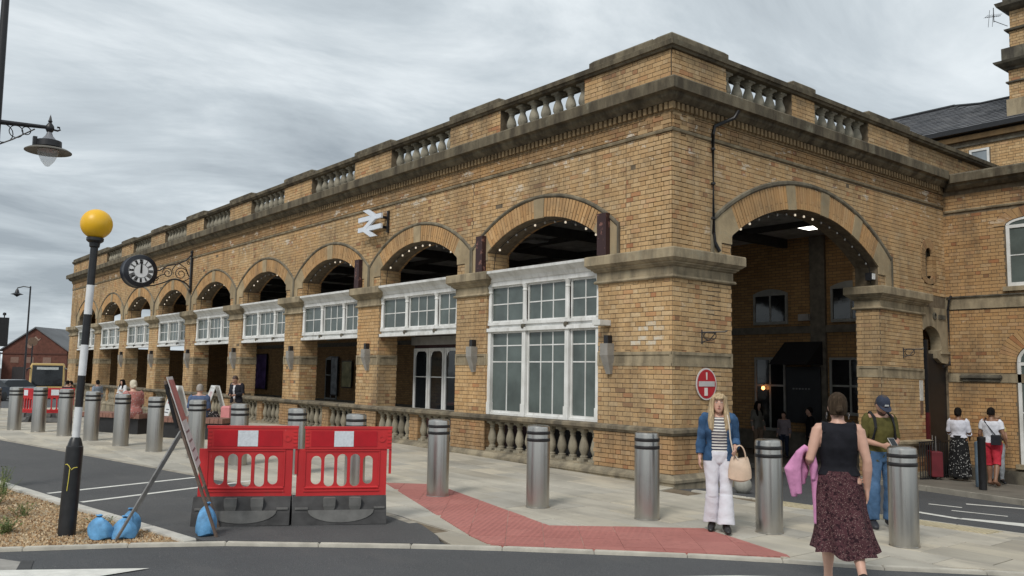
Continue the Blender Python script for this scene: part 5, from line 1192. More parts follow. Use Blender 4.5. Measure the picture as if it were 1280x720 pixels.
def sandbag(x, y, r, h, label, seed):
    t = thing('sandbag', label, 'sandbag', (x, y, gz(x, y)), seed, 'bright blue sandbags weighing down the sign legs'); rng = random.Random(seed); ph = [rng.random() * 6 for _ in range(6)]
    rings = []; prof = [(.0, -.01), (.6, 0), (.95, .08), (1, .25), (.93, .45), (.80, .60), (.60, .74), (.36, .84), (.18, .90), (.15, .93), (.30, .985), (.22, 1.0), (.02, .96)]
    for f, z in prof:
        rr = []
        for k in range(28):
            a = 2 * PI * k / 28; wv = 1 + .10 * math.sin(2 * a + ph[0] + z * 3) + .06 * math.sin(5 * a + ph[1] + z * 6) + .09 * math.sin(9 * a + ph[2]) * (z if z < .95 else 2.2)
            rr.append((r * f * wv * math.cos(a) + .03 * z * math.sin(ph[3]), r * f * wv * .86 * math.sin(a) + .03 * z * math.cos(ph[3]), h * z + .012 * math.sin(3 * a + ph[4]) * f))
        rings.append(rr)
    MB().ring_loft(rings).build('bag', M_SAND, t); MB().lathe([(r * .17, h * .915), (r * .22, h * .93), (r * .17, h * .945)], 12, (.03 * .93 * math.sin(ph[3]), .03 * .93 * math.cos(ph[3]), 0)).build('tie', M_BK, t)
sandbag(-7.335, -.03, .125, .33, 'blue sandbag hung over the right foot of the road sign', 1); sandbag(-8.24, .33, .125, .24, 'leftmost blue sandbag on the gravel at the sign rear leg', 2); sandbag(-8.06, .24, .115, .22, 'middle blue sandbag on the gravel, right of the rear leg', 3); sandbag(-7.95, .42, .11, .27, 'hindmost blue sandbag on the gravel by the white kerb', 4)
# ---- benches, display boards, posts
def make_bench(label, loc, rz, n=15):
    t = thing('bench', label, 'bench', loc, rz, 'slatted benches on black bases'); L_ = n * .105
    M = plain('bench_timber', (.23, .115, .085), .7, .3, 7)
    MB().box((-L_ / 2 + .1, -.2, 0), (L_ / 2 - .1, .2, .34)).build('base', plain('bench_black', (.018, .018, .02), .5), t)
    me = MB().box((-.047, -.27, .36), (.047, .27, .47)).mesh('slat', M)
    for k in range(n): link('slat', me, t, (-L_ / 2 + .105 * (k + .5), 0, 0))
    MB().box((-L_ / 2, -.22, .34), (L_ / 2, .22, .362)).build('tray', M_BK, t)
    return t
bn = make_bench('slatted bench under the seated woman with pale hair', (-4.75, 13.05, gz(-4.7, 13)), math.radians(-62), 18)
dup(bn, 'slatted bench behind the road sign, under the seated man in blue', (-3.75, 10.9, gz(-4, 10.6)), math.radians(-52))
def aboard(label, x, y, rz, h, art):
    t = thing('display_board', label, 'display board', (x, y, gz(x, y)), rz, 'white folding display boards on the pavement')
    for sg in (-1, 1):
        b, tp = sg * .36, sg * .03; P = lambda u, z, d: (b + (tp - b) * z / h + sg * d, u, z); w = .36
        f = MB()
        for u0, u1, z0, z1 in ((-w, -w + .05, 0, h), (w - .05, w, 0, h), (-w + .05, w - .05, h - .06, h), (-w + .05, w - .05, .12, .18)):
            f.add([P(u0, z0, 0), P(u1, z0, 0), P(u1, z1, 0), P(u0, z1, 0), P(u0, z0, .03), P(u1, z0, .03), P(u1, z1, .03), P(u0, z1, .03)], [(0, 1, 2, 3), (7, 6, 5, 4), (0, 4, 5, 1), (1, 5, 6, 2), (2, 6, 7, 3), (3, 7, 4, 0)])
        fo = f.build('frame', M_WH, t)
        def pl(u0, u1, z0, z1, d, m, nm):
            q = MB(); q.add([P(u0, z0, d), P(u1, z0, d), P(u1, z1, d), P(u0, z1, d), P(u0, z0, d + .004), P(u1, z0, d + .004), P(u1, z1, d + .004), P(u0, z1, d + .004)], [(0, 1, 2, 3), (7, 6, 5, 4), (0, 4, 5, 1), (1, 5, 6, 2), (2, 6, 7, 3), (3, 7, 4, 0)]); q.build(nm, m, fo)
        pl(-w + .05, w - .05, .18, h - .06, .008, plain('board_white', (.60, .60, .60), .5, .08), 'panel')
        if art and sg < 0: pl(-.22, .22, h * .52, h * .86, .013, plain('red_art', (.40, .07, .07), .5, .5, 4), 'picture'); pl(-.22, .22, h * .28, h * .30, .013, M_BK, 'caption'); pl(-.2, .15, h * .36, h * .38, .013, M_BK, 'caption'); pl(-.08, .08, h * .62, h * .74, .018, plain('pink_art', (.6, .4, .38), .5, .3), 'figure')
        elif sg < 0: pl(-.22, .22, h * .5, h * .85, .013, plain('pale_art', (.5, .36, .36), .5, .5, 4), 'picture'); pl(-.22, .22, h * .3, h * .32, .013, M_BK, 'caption')
aboard('white folding display board with a red picture, behind the road sign', -1.9, 17.6, math.radians(-4), 1.12, 1); aboard('white folding display board standing right of the man in blue', -1.75, 14.9, math.radians(-12), 1.1, 0)
t = thing('stone_ball', 'round pale stone ball on the kerb beside the corner pier', 'stone ball', (.62, -.86, gz(.62, -.86) - .02)); MB().lathe([(.0, .0)] + [(.135 * math.sin(a), .12 - .135 * math.cos(a)) for a in [.3 + (PI - .3) * i / 14 for i in range(15)]], 20).build('ball', stone('ball_stone', (.34, .33, .29), .3), t)
t = thing('slim_post', 'slim black post at the far kerb beside the red shorts', 'post', (6.55, -1.92, gz(6.55, -1.92) + .08)); MB().lathe([(.07, 0), (.07, .9), (.075, .91), (.075, .97), (.0, .99)], 16).build('post', M_BK, t)
t = thing('slim_post', 'grey blue post just left of the slim black post', 'post', (7.25, -1.55, gz(7.25, -1.55) + .08)); MB().lathe([(.05, 0), (.05, .86), (0, .88)], 14).build('post', plain('grey_blue', (.10, .14, .18), .5), t)
# ---- far left: lamp posts, display box, bus, cars, gabled building
def far_lamp():
    x, y = 5.2, 81.8; t = thing('street_lamp', 'tall thin black street lamp before the red gabled building', 'street lamp', (x, y, -1.2)); MB().lathe([(.16, 0), (.14, 1.5), (.09, 2), (.07, 10.3), (0, 10.35)], 10).build('pole', M_BK, t)
    MB().tube([(0, 0, 10.2), (-.5, .4, 10.3), (-.95, .75, 10.15)], .05, 6).build('arm', M_BK, t); MB().lathe([(.05, 10.1), (.15, 9.9), (.2, 9.7), (.55, 9.55), (.3, 9.5), (0, 9.3)], 14, (-.95, .75, 0)).build('lamp_head', M_BK, t)
    t = thing('sign_post', 'far post with a round brown disc beside the tall lamp', 'sign post', (6.1, 84, -1.2)); MB().lathe([(.08, 0), (.06, 5.0), (0, 5.02)], 8).build('pole', M_BK, t); MB().lathe([(0, -.05), (.42, -.05), (.42, .05), (0, .05)], 18, (0, 0, 5.2), axis='y').build('disc', plain('disc_brown', (.18, .11, .07), .6), t)
far_lamp()
t = thing('display_box', 'black box of a display seen from behind at the left edge', 'display box', (-6.13, 20.65, gz(-6.1, 20.6)))
MB().box((-.5, -.1, 2.3), (.14, .1, 3.16)).build('case', M_BK, t); MB().box((-.5, -.06, 1.9), (-.16, .06, 2.3)).build('neck', M_BK, t); MB().lathe([(.06, 0), (.06, 2.0), (0, 2.0)], 10, (-.3, 0, 0)).build('pole', M_BK, t); MB().lathe([(0, 3.15), (.015, 3.16), (.015, 3.22), (.05, 3.24), (.045, 3.30), (0, 3.32)], 10, (.02, 0, 0)).build('sensor', M_BK, t)
def bus():
    d = Vector((.225, .974, 0)); px = Vector((4.15, 66.6, 0)); t = thing('bus', 'yellow single deck bus facing the camera before the gabled building', 'bus', (px.x, px.y, gz(px.x, px.y) - .03), math.radians(-12))
    cr_ = plain('bus_yellow', (.58, .40, .15), .4, .1, 1); w = 1.24
    def sec(y, s_=1, dz=0): return [(-w * s_, y, .35), (-w * s_, y, 1.2), (-w * .985 * s_, y, 2.55 + dz), (-w * .9 * s_, y, 2.78 + dz), (w * .9 * s_, y, 2.78 + dz), (w * .985 * s_, y, 2.55 + dz), (w * s_, y, 1.2), (w * s_, y, .35)]
    b = MB().ring_loft([sec(0, .93, -.03), sec(.12), sec(10.5)], 0, False).build('body', cr_, t)
    MB().ring_loft([[(-1.08, -.02, 1.0), (1.08, -.02, 1.0), (1.06, .0, 2.62), (-1.06, .0, 2.62)], [(-1.02, -.05, 1.06), (1.02, -.05, 1.06), (1.0, -.03, 2.56), (-1.0, -.03, 2.56)]], 0, False).build('windscreen', M_GD, t)
    MB().box((-.75, -.07, 2.28), (.75, -.045, 2.48)).build('destination_panel', plain('destination', (.5, .52, .5), .4), t)
    for s_ in (-1, 1):
        MB().box((s_ * .95 - .17, -.05, .62), (s_ * .95 + .17, .0, .78)).build('headlight', M_WHR, t); MB().tube([(s_ * 1.2, 0, 2.4), (s_ * 1.42, -.15, 2.3), (s_ * 1.42, -.15, 1.9)], .06, 6).build('mirror', M_BK, t)
        for yy in (2.2, 8): MB().lathe([(0, -.14), (.42, -.14), (.48, -.08), (.48, .1), (0, .12)], 18, (0, 0, 0), axis='x').xf(lambda x, y, z: (x + s_ * 1.1, y + yy, z + .48)).build('wheel', M_RUBD, t)
        for k in range(6): MB().box((s_ * 1.215 - .03, 1.0 + k * 1.5, 1.25), (s_ * 1.215 + .03, 2.4 + k * 1.5, 2.35)).build('side_window', M_GD, t)
    MB().box((-1.1, -.06, .36), (1.1, .0, .55)).build('bumper', M_BK, t)
bus()
def car(label, x, y, rz, c, z=0):
    z = gz(x, y) - .03
    t = thing('parked_car', label, 'car', (x, y, z), rz, 'cars parked far off at the left'); m = plain('paint_' + str(c), c, .3, .05)
    prof = [(-2.1, .3), (-2.15, .6), (-2.0, .85), (-1.2, .95), (1.5, .98), (2.05, .9), (2.12, .6), (2.05, .3)]
    MB().ring_loft([[(x_ * .96, u, z) for x_, z in prof] if abs(u) > .8 else [(x_, u, z) for x_, z in prof] for u in (-.86, -.78, .78, .86)], 0, False).build('body', m, t)
    cab = [(-1.2, .94, .82), (-.55, 1.45, .66), (1.0, 1.47, .66), (1.75, .96, .8)]
    MB().ring_loft([[(x_, -w, z) for x_, z, w in cab], [(x_, w, z) for x_, z, w in cab]], 0, False).build('cabin_glass', M_GD, t); MB().box((-.5, -.62, 1.44), (.98, .62, 1.49)).build('roof_panel', m, t)
    for sx in (-1.3, 1.3):
        for sy in (-.8, .8): MB().lathe([(0, -.1), (.26, -.1), (.32, -.06), (.32, .06), (.26, .1), (0, .1)], 16, (sx, sy, .32), axis='y').build('wheel', M_RUBD, t)
car('pale silver car parked left of the tall far lamp', .9, 63, .5, (.45, .46, .48)); car('white car parked farthest back, nearest to the bus', 2.2, 69, 1.2, (.62, .63, .64)); car('dark car parked left of the pale ones at the left edge', -1.2, 60, .8, (.05, .06, .08))
def gabled():
    t = thing('gabled_building', 'red brown brick building with a grey gabled roof far at the left', 'building', (19.9, 158.2, -1.4), math.radians(-40)); w = 5.6; e_, ap = 5.9, 9.6
    P = lambda u, z, d: (u, d, z)
    MB().prism([(-w, 0), (w, 0), (w, e_), (0, ap), (-w, e_)], 0, 22, P).build('wall', M_RBR, t)
    r_ = MB()
    for s_ in (-1, 1): r_.prism([(0, ap + .02), (s_ * (w + .5), e_ - .36), (s_ * (w + .5), e_ - .14), (0, ap + .25)], -.35, 22.3, P)
    r_.build('roof', plain('grey_roof', (.13, .135, .14), .8, .2, .3), t); MB().prism([(1.6, 8.52), (3.2, 7.28), (3.2, 7.35), (1.6, 8.6)], 4, 9, P).build('roof_light', plain('roof_glass', (.42, .45, .47), .3), t)
    MB().prism([(-1, 7.9), (-.5, 7.4), (0, 7.9), (.5, 7.4), (1, 7.9), (.5, 7.7), (0, 8.2), (-.5, 7.7)], -.06, 0, P).build('gable_ornament', plain('pale_ornament', (.3, .22, .17), .8), t)
    MB().lathe([(0, 0), (.5, 0), (.5, .06), (0, .06)], 18, (-.9, -.02, 6.6), axis='y').build('roundel', plain('roundel_stone', (.25, .15, .11), .8), t)
    for u in (-3.4, 2.2, -.8): MB().box((u - .7, -.05, 3.6), (u + .7, 0, 4.6)).build('sign_board', plain('board_tan', (.20, .12, .09), .7), t)
    for u in (-2.6, .6, 3.6): MB().box((u - 1.1, -.04, .2), (u + 1.1, 0, 2.9)).build('door', plain('shed_dark', (.03, .025, .025), .8), t)
    MB().box((-w, -.12, 5.1), (w, 0, 5.35)).build('string_course', plain('rb_course', (.09, .035, .025), .9), t)
    t = thing('brick_shed', 'low red brown brick shed left of the gabled building', 'building', (9.5, 160, -1.4), math.radians(-14)); MB().box((-9, 0, 0), (4.2, 14, 5.2)).build('wall', M_RBR, t)
    MB().prism([(-9.4, 5.15), (4.6, 5.15), (4.6, 5.4), (-2, 7.3), (-9.4, 6.2)], -.3, 14, P).build('roof', plain('grey_roof', (.13, .135, .14)), t); MB().box((-8.5, -.05, .2), (3.6, 0, 2.6)).build('opening', plain('shed_dark', (.03, .025, .025)), t); MB().box((1.2, -.06, 3.2), (3, 0, 3.9)).build('sign_board', plain('board_tan', (.20, .12, .09)), t)
gabled()

# ================================================================ PEOPLE
def seg_dist(p, a, b):
    ab = b - a; t = max(0, min(1, (p - a).dot(ab) / ab.length_squared)); return (p - a - ab * t).length, t
def fabric(name, c, var=.15, scale=14, extra=None):
    if name in MATS: return MATS[name]
    k = NB(name); col = k.ramp(k.noise(scale, 4, vec=k.coord()), [(.3, tuple(x * (1 - var) for x in c)), (.7, tuple(min(1, x * (1 + var)) for x in c))])
    if extra == 'stripe':
        w = k.n('TexWave'); w.bands_direction = 'Z'; w.inputs['Scale'].default_value = 9.5; w.inputs['Distortion'].default_value = .4; w.inputs['Detail'].default_value = 1
        k.L.new(k.coord(), w.inputs['Vector']); col = k.mix(k.ramp(w.outputs['Fac'], [(.52, (0, 0, 0)), (.60, (1, 1, 1))]), col, (.035, .035, .06))
    if extra in ('ditsy', 'ditsy_bw', 'ditsy_pink'):
        v = k.n('TexVoronoi'); v.inputs['Scale'].default_value = 95 if extra == 'ditsy' else 26; k.L.new(k.coord(), v.inputs['Vector'])
        n_ = k.noise(45, 5, .7, vec=k.coord())
        d = k.mth('ADD', v.outputs['Distance'], k.mth('MULTIPLY', n_, .35))
        lightc = (.27, .19, .17) if extra == 'ditsy' else ((.45, .45, .43) if extra == 'ditsy_bw' else (.55, .5, .48))
        col = k.mix(k.ramp(d, [(.36, (1, 1, 1)), (.47, (0, 0, 0))]), col, lightc)
        if extra == 'ditsy': col = k.mix(k.ramp(k.noise(38, 3, vec=k.coord()), [(.54, (0, 0, 0)), (.6, (1, 1, 1))]), col, (.022, .008, .012))
    if extra == 'denim':
        col = k.mix(k.mth('MULTIPLY', k.ramp(k.noise(5, 5, vec=k.coord()), [(.45, (0, 0, 0)), (.7, (1, 1, 1))]), .6), col, tuple(min(1, x * 2.0 + .03) for x in c))
    k.set(col, .85, spec=.2); k.bump(k.noise(9, 5, .55, vec=k.coord()), .45, .03); MATS[name] = k.m; return k.m
BASE = dict(pel=(0, 0, .94), neck=(0, -.015, 1.44), head=(0, .015, 1.58), shL=(-.165, -.01, 1.385), elL=(-.215, -.03, 1.11), wrL=(-.235, .04, .87), shR=(.165, -.01, 1.385), elR=(.215, -.03, 1.11), wrR=(.235, .04, .87),
            hipL=(-.088, 0, .90), knL=(-.098, .012, .49), anL=(-.10, -.03, .085), toL=(-.118, .13, .03), hipR=(.088, 0, .90), knR=(.098, .012, .49), anR=(.10, -.03, .085), toR=(.118, .13, .03))
BONES = dict(head=('neck', 'head', .075), torso=('pel', 'neck', .135), uaL=('shL', 'elL', .045), faL=('elL', 'wrL', .036), uaR=('shR', 'elR', .045), faR=('elR', 'wrR', .036),
             haL=('wrL', 'hdL', .035), haR=('wrR', 'hdR', .035), thL=('hipL', 'knL', .075), cfL=('knL', 'anL', .05), ftL=('anL', 'toL', .04), thR=('hipR', 'knR', .075), cfR=('knR', 'anR', .05), ftR=('anR', 'toR', .04))
def person(label, loc, face, H, pose=None, skin=None, vox=.011, build=1.0, hands=True, nod=0, turn=0, group=None, fem=False, curl=.5):
    """one continuous body, local +y is where the chest points; returns (empty, body, faces by region, joints, scale)"""
    J = {k_: Vector(v) for k_, v in BASE.items()}
    if pose:
        for k_, v in pose.items(): J[k_] = Vector(v)
    for q in 'LR': J['hd' + q] = J['wr' + q] + (J['wr' + q] - J['el' + q]).normalized() * .17
    s = H / 1.70; skin = skin or M_SKIN
    t = thing('person', label, 'person', loc, math.atan2(-face[0], face[1]), group); mb = MB()
    # torso lofted between pelvis and neck
    ax = (J['neck'] - J['pel']); up = ax.normalized(); sw = (J['shR'] - J['shL']); side = (sw - up * sw.dot(up)).normalized(); hip = (J['hipR'] - J['hipL']).normalized()
    W_ = [(-.20, .10, .085, 0), (-.12, .155, .105, -.01), (0, .172 * (1.04 if fem else 1), .118, -.012), (.12, .160, .108, -.004), (.26, .128 if fem else .142, .094, .006), (.42, .136 if fem else .152, .104, .010), (.60, .150 if fem else .166, .115 + (.012 if fem else 0), .012), (.78, .160 if fem else .176, .104, .0), (.88, .150 if fem else .165, .085, -.006), (.95, .095, .068, -.006), (1.0, .056, .058, -.002), (1.14, .050, .056, .004), (1.26, .05, .056, .012)]
    rings = []
    for f, w, d, yo in W_:
        sd_ = hip.lerp(side, max(0, min(1, f))).normalized(); fw = up.cross(sd_).normalized(); c = J['pel'] + ax * f
        if f > 1: c = J['neck'].lerp(J['head'], (f - 1) * 1.6)
        rings.append([tuple(c + fw * yo + sd_ * (w * build * math.cos(a)) + fw * (d * build * math.sin(a) * (1.0 if math.sin(a) > 0 else .95))) for a in [2 * PI * i / 20 for i in range(20)]])
    mb.ring_loft(rings)
    # head
    hm = Matrix.Rotation(turn, 3, 'Z') @ Matrix.Rotation(-nod, 3, 'X'); hc = J['head']
    HR = [(-.118, .022, .024, .046), (-.108, .038, .040, .040), (-.085, .052, .060, .028), (-.055, .063, .076, .014), (-.02, .070, .088, .004), (.02, .074, .094, -.002), (.055, .073, .092, -.008), (.085, .063, .080, -.012), (.107, .042, .056, -.014), (.119, .012, .016, -.015)]
    mb.ring_loft([[tuple(hc + hm @ Vector((w * math.cos(a), yo + d * math.sin(a), z))) for a in [2 * PI * i / 20 for i in range(20)]] for z, w, d, yo in HR])
    nb = MB()
    nose = [(-.002, .094, .022), (0, .108, -.012), (-.0, .104, -.032), (0, .088, -.038)]
    mb.tube([hc + hm @ Vector(p) for p in nose], [.007, .010, .011, .007], 8)
    for sg in (-1, 1): mb.lathe([(0, -.010), (.018, -.006), (.022, 0), (.018, .006), (0, .010)], 8, (0, 0, 0), axis='x').v[-40:] ; mb.v[-40:] = [tuple(hc + hm @ Vector((sg * .077 + p[0] * .7, -.008 + p[1] * .8, -.008 + p[2] * 1.4))) for p in mb.v[-40:]]
    def limb(names, rs, n=12):
        pts = []; rr = []
        for i in range(len(names) - 1):
            a, b = J[names[i]], J[names[i + 1]]
            for f, r in rs[i]: pts.append(a.lerp(b, f)); rr.append(r * build)
        mb.tube(pts, rr, n)
    for q in 'LR':
        mb.tube([J['neck'].lerp(J['sh' + q], .35) - up * .02, J['sh' + q], J['sh' + q].lerp(J['el' + q], .12)], [.05, .056, .052], 12)
        limb(['sh' + q, 'el' + q, 'wr' + q], [[(0, .054), (.2, .050), (.5, .046), (.85, .039), (1, .037)], [(.12, .039), (.3, .041), (.6, .034), (.92, .026), (1, .026)]])
        limb(['hip' + q, 'kn' + q, 'an' + q], [[(-.12, .088), (.1, .090), (.4, .076), (.8, .057), (1, .053)], [(.12, .052), (.3, .057), (.5, .050), (.8, .036), (1, .036)]], 14)
        a, to = J['an' + q], J['to' + q]; fd = (to - a); fl = Vector((fd.x, fd.y, fd.z)).normalized(); upf = (J['kn' + q] - a).normalized()
        heel = a - fl * .055 - upf * .035; mb.tube([heel, a - upf * .03, a.lerp(to, .5) - upf * .006, to, to + fl * .05], [.030, .042, .040, .036, .018], 12, squash=.8)
        # hand: palm, four fingers of different lengths, thumb from the side
        d = (J['wr' + q] - J['el' + q]).normalized(); sx = -1 if q == 'L' else 1; pn = Vector((-sx, 0, 0)); pn = (pn - d * pn.dot(d)).normalized(); ac = d.cross(pn).normalized()
        if ac.dot(Vector((0, 1, .3))) < 0: ac = -ac
        wr = J['wr' + q]; pc = wr + d * .085
        mb.tube([wr - d * .01, wr + d * .03, wr + d * .06, pc], [.024, .030, .034, .032], 12, squash=.55) if False else mb.ring_loft([[tuple(wr + d * f + ac * (w * math.cos(a_)) + pn * (h_ * math.sin(a_))) for a_ in [2 * PI * i / 12 for i in range(12)]] for f, w, h_ in ((-.01, .026, .022), (.02, .032, .019), (.055, .040, .017), (.088, .040, .013))])
        if hands:
            for fi, ln in enumerate((.068, .078, .073, .056)):
                b = pc + ac * (.030 - .020 * fi); k1 = d * math.cos(curl * .5) + pn * math.sin(curl * .5); k2 = d * math.cos(curl * 1.3) + pn * math.sin(curl * 1.3)
                mb.tube([b - d * .015, b + k1 * ln * .45, b + k1 * ln * .45 + k2 * ln * .6], [.0095, .009, .007], 8)
            b = wr + d * .028 + ac * .026; th = (d * .72 + ac * .55 + pn * .35).normalized(); mb.tube([b - th * .015, b + th * .035, b + (th * .5 + d * .5) * .066], [.012, .011, .008], 8)
    me = bpy.data.meshes.new('body'); me.from_pydata([tuple(Vector(v) * s) for v in mb.v], [], mb.f)
    tmp = bpy.data.objects.new('tmp', me); COL.objects.link(tmp); md = tmp.modifiers.new('r', 'REMESH'); md.mode = 'VOXEL'; md.voxel_size = vox * s
    sm_ = tmp.modifiers.new('s', 'SMOOTH'); sm_.factor = .5; sm_.iterations = 2
    ev = tmp.evaluated_get(bpy.context.evaluated_depsgraph_get()); body = bpy.data.meshes.new_from_object(ev); bpy.data.objects.remove(tmp); bpy.data.meshes.remove(me)
    body.name = 'body'; body.materials.clear(); body.materials.append(skin); body.polygons.foreach_set('use_smooth', [True] * len(body.polygons))
    bo = link('body', body, t)
    lab = []
    Js = {k_: v * s for k_, v in J.items()}
    for p in body.polygons:
        c = p.center; best = None
        for nm, (a, b, r) in BONES.items():
            d, f = seg_dist(c, Js[a], Js[b]); d -= r * s
            if nm[:2] in ('ua',) and f < .02: d += .02 * s
            if best is None or d < best[0]: best = (d, nm, f)
        lab.append((best[1], best[2], c.copy(), p.normal.copy()))
    # face
    fx = lambda p: tuple((hc + hm @ Vector(p)) * s)
    if vox < .013:
        for sg in (-1, 1):
            e_ = MB().lathe([(0, -.006), (.010, -.004), (.0125, 0), (.010, .004), (0, .006)], 10); e_.v = [fx((sg * .030 + p[0], .0835 + p[1] * .5, .012 + p[2] * .7)) for p in e_.v]; eo = e_.build('eye', M_EYE, bo)
            e_ = MB().lathe([(0, -.003), (.005, 0), (0, .003)], 8); e_.v = [fx((sg * .030 + p[0], .0905 + p[1] * .5, .012 + p[2])) for p in e_.v]; e_.build('iris', M_IRIS, eo)
            MB().tube([fx((sg * .016, .094, .030)), fx((sg * .030, .093, .035)), fx((sg * .048, .082, .030))], .0035 * s, 5).build('eyebrow', plain('brow', (.12, .07, .04), .8), bo)
        MB().tube([fx((-.022, .088, -.064)), fx((0, .099, -.061)), fx((.022, .088, -.064))], [.003 * s, .0065 * s, .003 * s], 6).build('lips', M_LIP, bo)
    return dict(t=t, body=bo, me=body, lab=lab, J=Js, s=s, hm=hm, hc=hc * s, skin=skin)
def cloth(P, name, mat, test, off, flare=None, folds=0, hem=True, soft=2):
    """a garment: the body faces that pass the test, lifted off the skin with a turned in hem"""
    me = P['me']; s = P['s']; bm = bmesh.new(); vm = {}; J = P['J']
    vn = [v.normal.copy() for v in me.vertices]
    for p, (nm, f, c, nn) in zip(me.polygons, P['lab']):
        if not test(nm, f, c / s, nn): continue
        vs = []
        for i in p.vertices:
            if i not in vm:
                co = me.vertices[i].co; o = off(nm, f) if callable(off) else off
                q = co + vn[i] * o * s
                if flare: q = flare(nm, f, q, J, s)
                if folds: q = q + vn[i] * (folds * s * (math.sin(co.z / s * 46 + 4 * math.sin(co.x / s * 21)) * .6 + .5 * math.sin(co.x / s * 40 + co.z / s * 17)))
                vm[i] = bm.verts.new(q)
            vs.append(vm[i])
        try: bm.faces.new(vs)
        except ValueError: pass
    if not bm.faces: bm.free(); return None
    [bmesh.ops.smooth_vert(bm, verts=[v for v in bm.verts if v.is_boundary], factor=.5, use_axis_x=True, use_axis_y=True, use_axis_z=True) for _ in range(3)]
    [bmesh.ops.smooth_vert(bm, verts=bm.verts[:], factor=.5, use_axis_x=True, use_axis_y=True, use_axis_z=True) for _ in range(soft)]
    bmesh.ops.recalc_face_normals(bm, faces=bm.faces); bm.normal_update()
    if hem:
        be = [e_ for e_ in bm.edges if e_.is_boundary]; nrm = {v: v.normal.copy() for v in bm.verts}
        src = [v for v in bm.verts if v.is_boundary]; pos = {tuple(v.co): v.normal.copy() for v in src}
        r = bmesh.ops.extrude_edge_only(bm, edges=be)
        for g in r['geom']:
            if isinstance(g, bmesh.types.BMVert):
                n_ = pos.get(tuple(g.co))
                if n_: g.co -= n_ * .016 * s
    m2 = bpy.data.meshes.new(name); bm.to_mesh(m2); bm.free(); m2.materials.append(mat); m2.polygons.foreach_set('use_smooth', [True] * len(m2.polygons))
    return link(name, m2, P['t'])
def remeshed(name, mb, mat, parent, vox):
    me = bpy.data.meshes.new(name); me.from_pydata(mb.v, [], mb.f); tmp = bpy.data.objects.new('tmp', me); COL.objects.link(tmp)
    md = tmp.modifiers.new('r', 'REMESH'); md.mode = 'VOXEL'; md.voxel_size = vox; sm_ = tmp.modifiers.new('s', 'SMOOTH'); sm_.factor = .5; sm_.iterations = 2
    ev = tmp.evaluated_get(bpy.context.evaluated_depsgraph_get()); m2 = bpy.data.meshes.new_from_object(ev); bpy.data.objects.remove(tmp); bpy.data.meshes.remove(me)
    m2.name = name; m2.materials.clear(); m2.materials.append(mat); m2.polygons.foreach_set('use_smooth', [True] * len(m2.polygons)); return link(name, m2, parent)
def hair_mat(name, c):
    k = NB(name); f = k.noise(70, 4, .6, vec=k.coord(), sc=(1, 1, .12)); k.set(k.ramp(f, [(.3, tuple(x * .45 for x in c)), (.55, c), (.75, tuple(min(1, x * 1.6) for x in c))]), .8, spec=.1); k.bump(f, .6, .01); return k.m
def hair(P, mat, style='short', name='hair'):
    s = P['s']; hm, hc = P['hm'], P['hc'] / s; f = lambda p: tuple((hc + hm @ Vector(p)) * s); mb = MB()
    R = [(-.07, .068, .06, -.045), (-.04, .076, .074, -.034), (0, .083, .088, -.024), (.04, .084, .098, -.012), (.08, .074, .090, -.013), (.11, .054, .066, -.015), (.131, .02, .026, -.016)]
    if style == 'short': R = R[1:]
    mb.ring_loft([[f((w * math.cos(a), yo + d * math.sin(a) * (.72 if math.sin(a) > 0 and z < .05 else 1), z)) for a in [2 * PI * i / 20 for i in range(20)]] for z, w, d, yo in R])
    if style == 'long':
        for sg in (-1, 1):
            mb.tube([f(p) for p in ((sg * .03, .055, .115), (sg * .07, .05, .06), (sg * .085, .035, -.03), (sg * .092, .045, -.12), (sg * .10, .07, -.22), (sg * .095, .085, -.31), (sg * .08, .09, -.35))], [x * s for x in (.025, .032, .034, .038, .042, .034, .012)], 10)
            mb.tube([f(p) for p in ((sg * .065, -.02, .05), (sg * .09, -.03, -.08), (sg * .10, -.03, -.2), (sg * .09, -.02, -.28))], [x * s for x in (.04, .045, .05, .02)], 10)
        mb.tube([f(p) for p in ((0, -.06, .05), (0, -.08, -.08), (0, -.08, -.22), (0, -.07, -.30))], [x * s for x in (.06, .075, .08, .03)], 12)
        mb.tube([f(p) for p in ((-.055, .07, .075), (-.02, .092, .062), (.02, .092, .062), (.055, .07, .075))], [x * s for x in (.02, .018, .018, .02)], 8)
    if style == 'bun': mb.lathe([(0, -.03), (.025, -.02), (.034, 0), (.026, .02), (0, .03)], 10); mb.v[-50:] = [f((p[0], -.112 + p[1], -.025 + p[2])) for p in mb.v[-50:]]
    return remeshed(name, mb, mat, P['t'], .009 * s)
def shoes(P, mat, off=.009, sole=None):
    return [cloth(P, 'shoe', mat, lambda nm, f, c, n, q=q: nm == 'ft' + q or (nm == 'cf' + q and f > .97), off) for q in 'LR']
LEG = ('thL', 'thR', 'cfL', 'cfR')
def trousers(P, mat, off=.014, fl=0, cut=1.0, waist=.12, folds=.004, name='trousers'):
    def test(nm, f, c, n): return (nm in ('thL', 'thR')) or (nm in ('cfL', 'cfR') and f < cut) or (nm == 'torso' and f < waist)
    def fl_(nm, f, q, J, s):
        if nm[:2] == 'th' and fl:
            a, b = J['hip' + nm[2]], J['kn' + nm[2]]; c = a.lerp(b, f); d = q - c; d.z = 0; r_ = max(d.length, .078 * s * min(1, f / .6)); d = d.normalized() * r_; return Vector((c.x + d.x, c.y + d.y, q.z))
        if nm[:2] == 'cf' and fl:
            k_ = nm[2]; a, b = J['kn' + k_], J['an' + k_]; c = a.lerp(b, f); d = q - c; d.z = 0; r_ = max(d.length, (.078 + fl * .06 * f) * s); d = d.normalized() * r_; return Vector((c.x + d.x, c.y + d.y, q.z))
        return q
    return cloth(P, name, mat, test, off, fl_ if fl else None, folds)
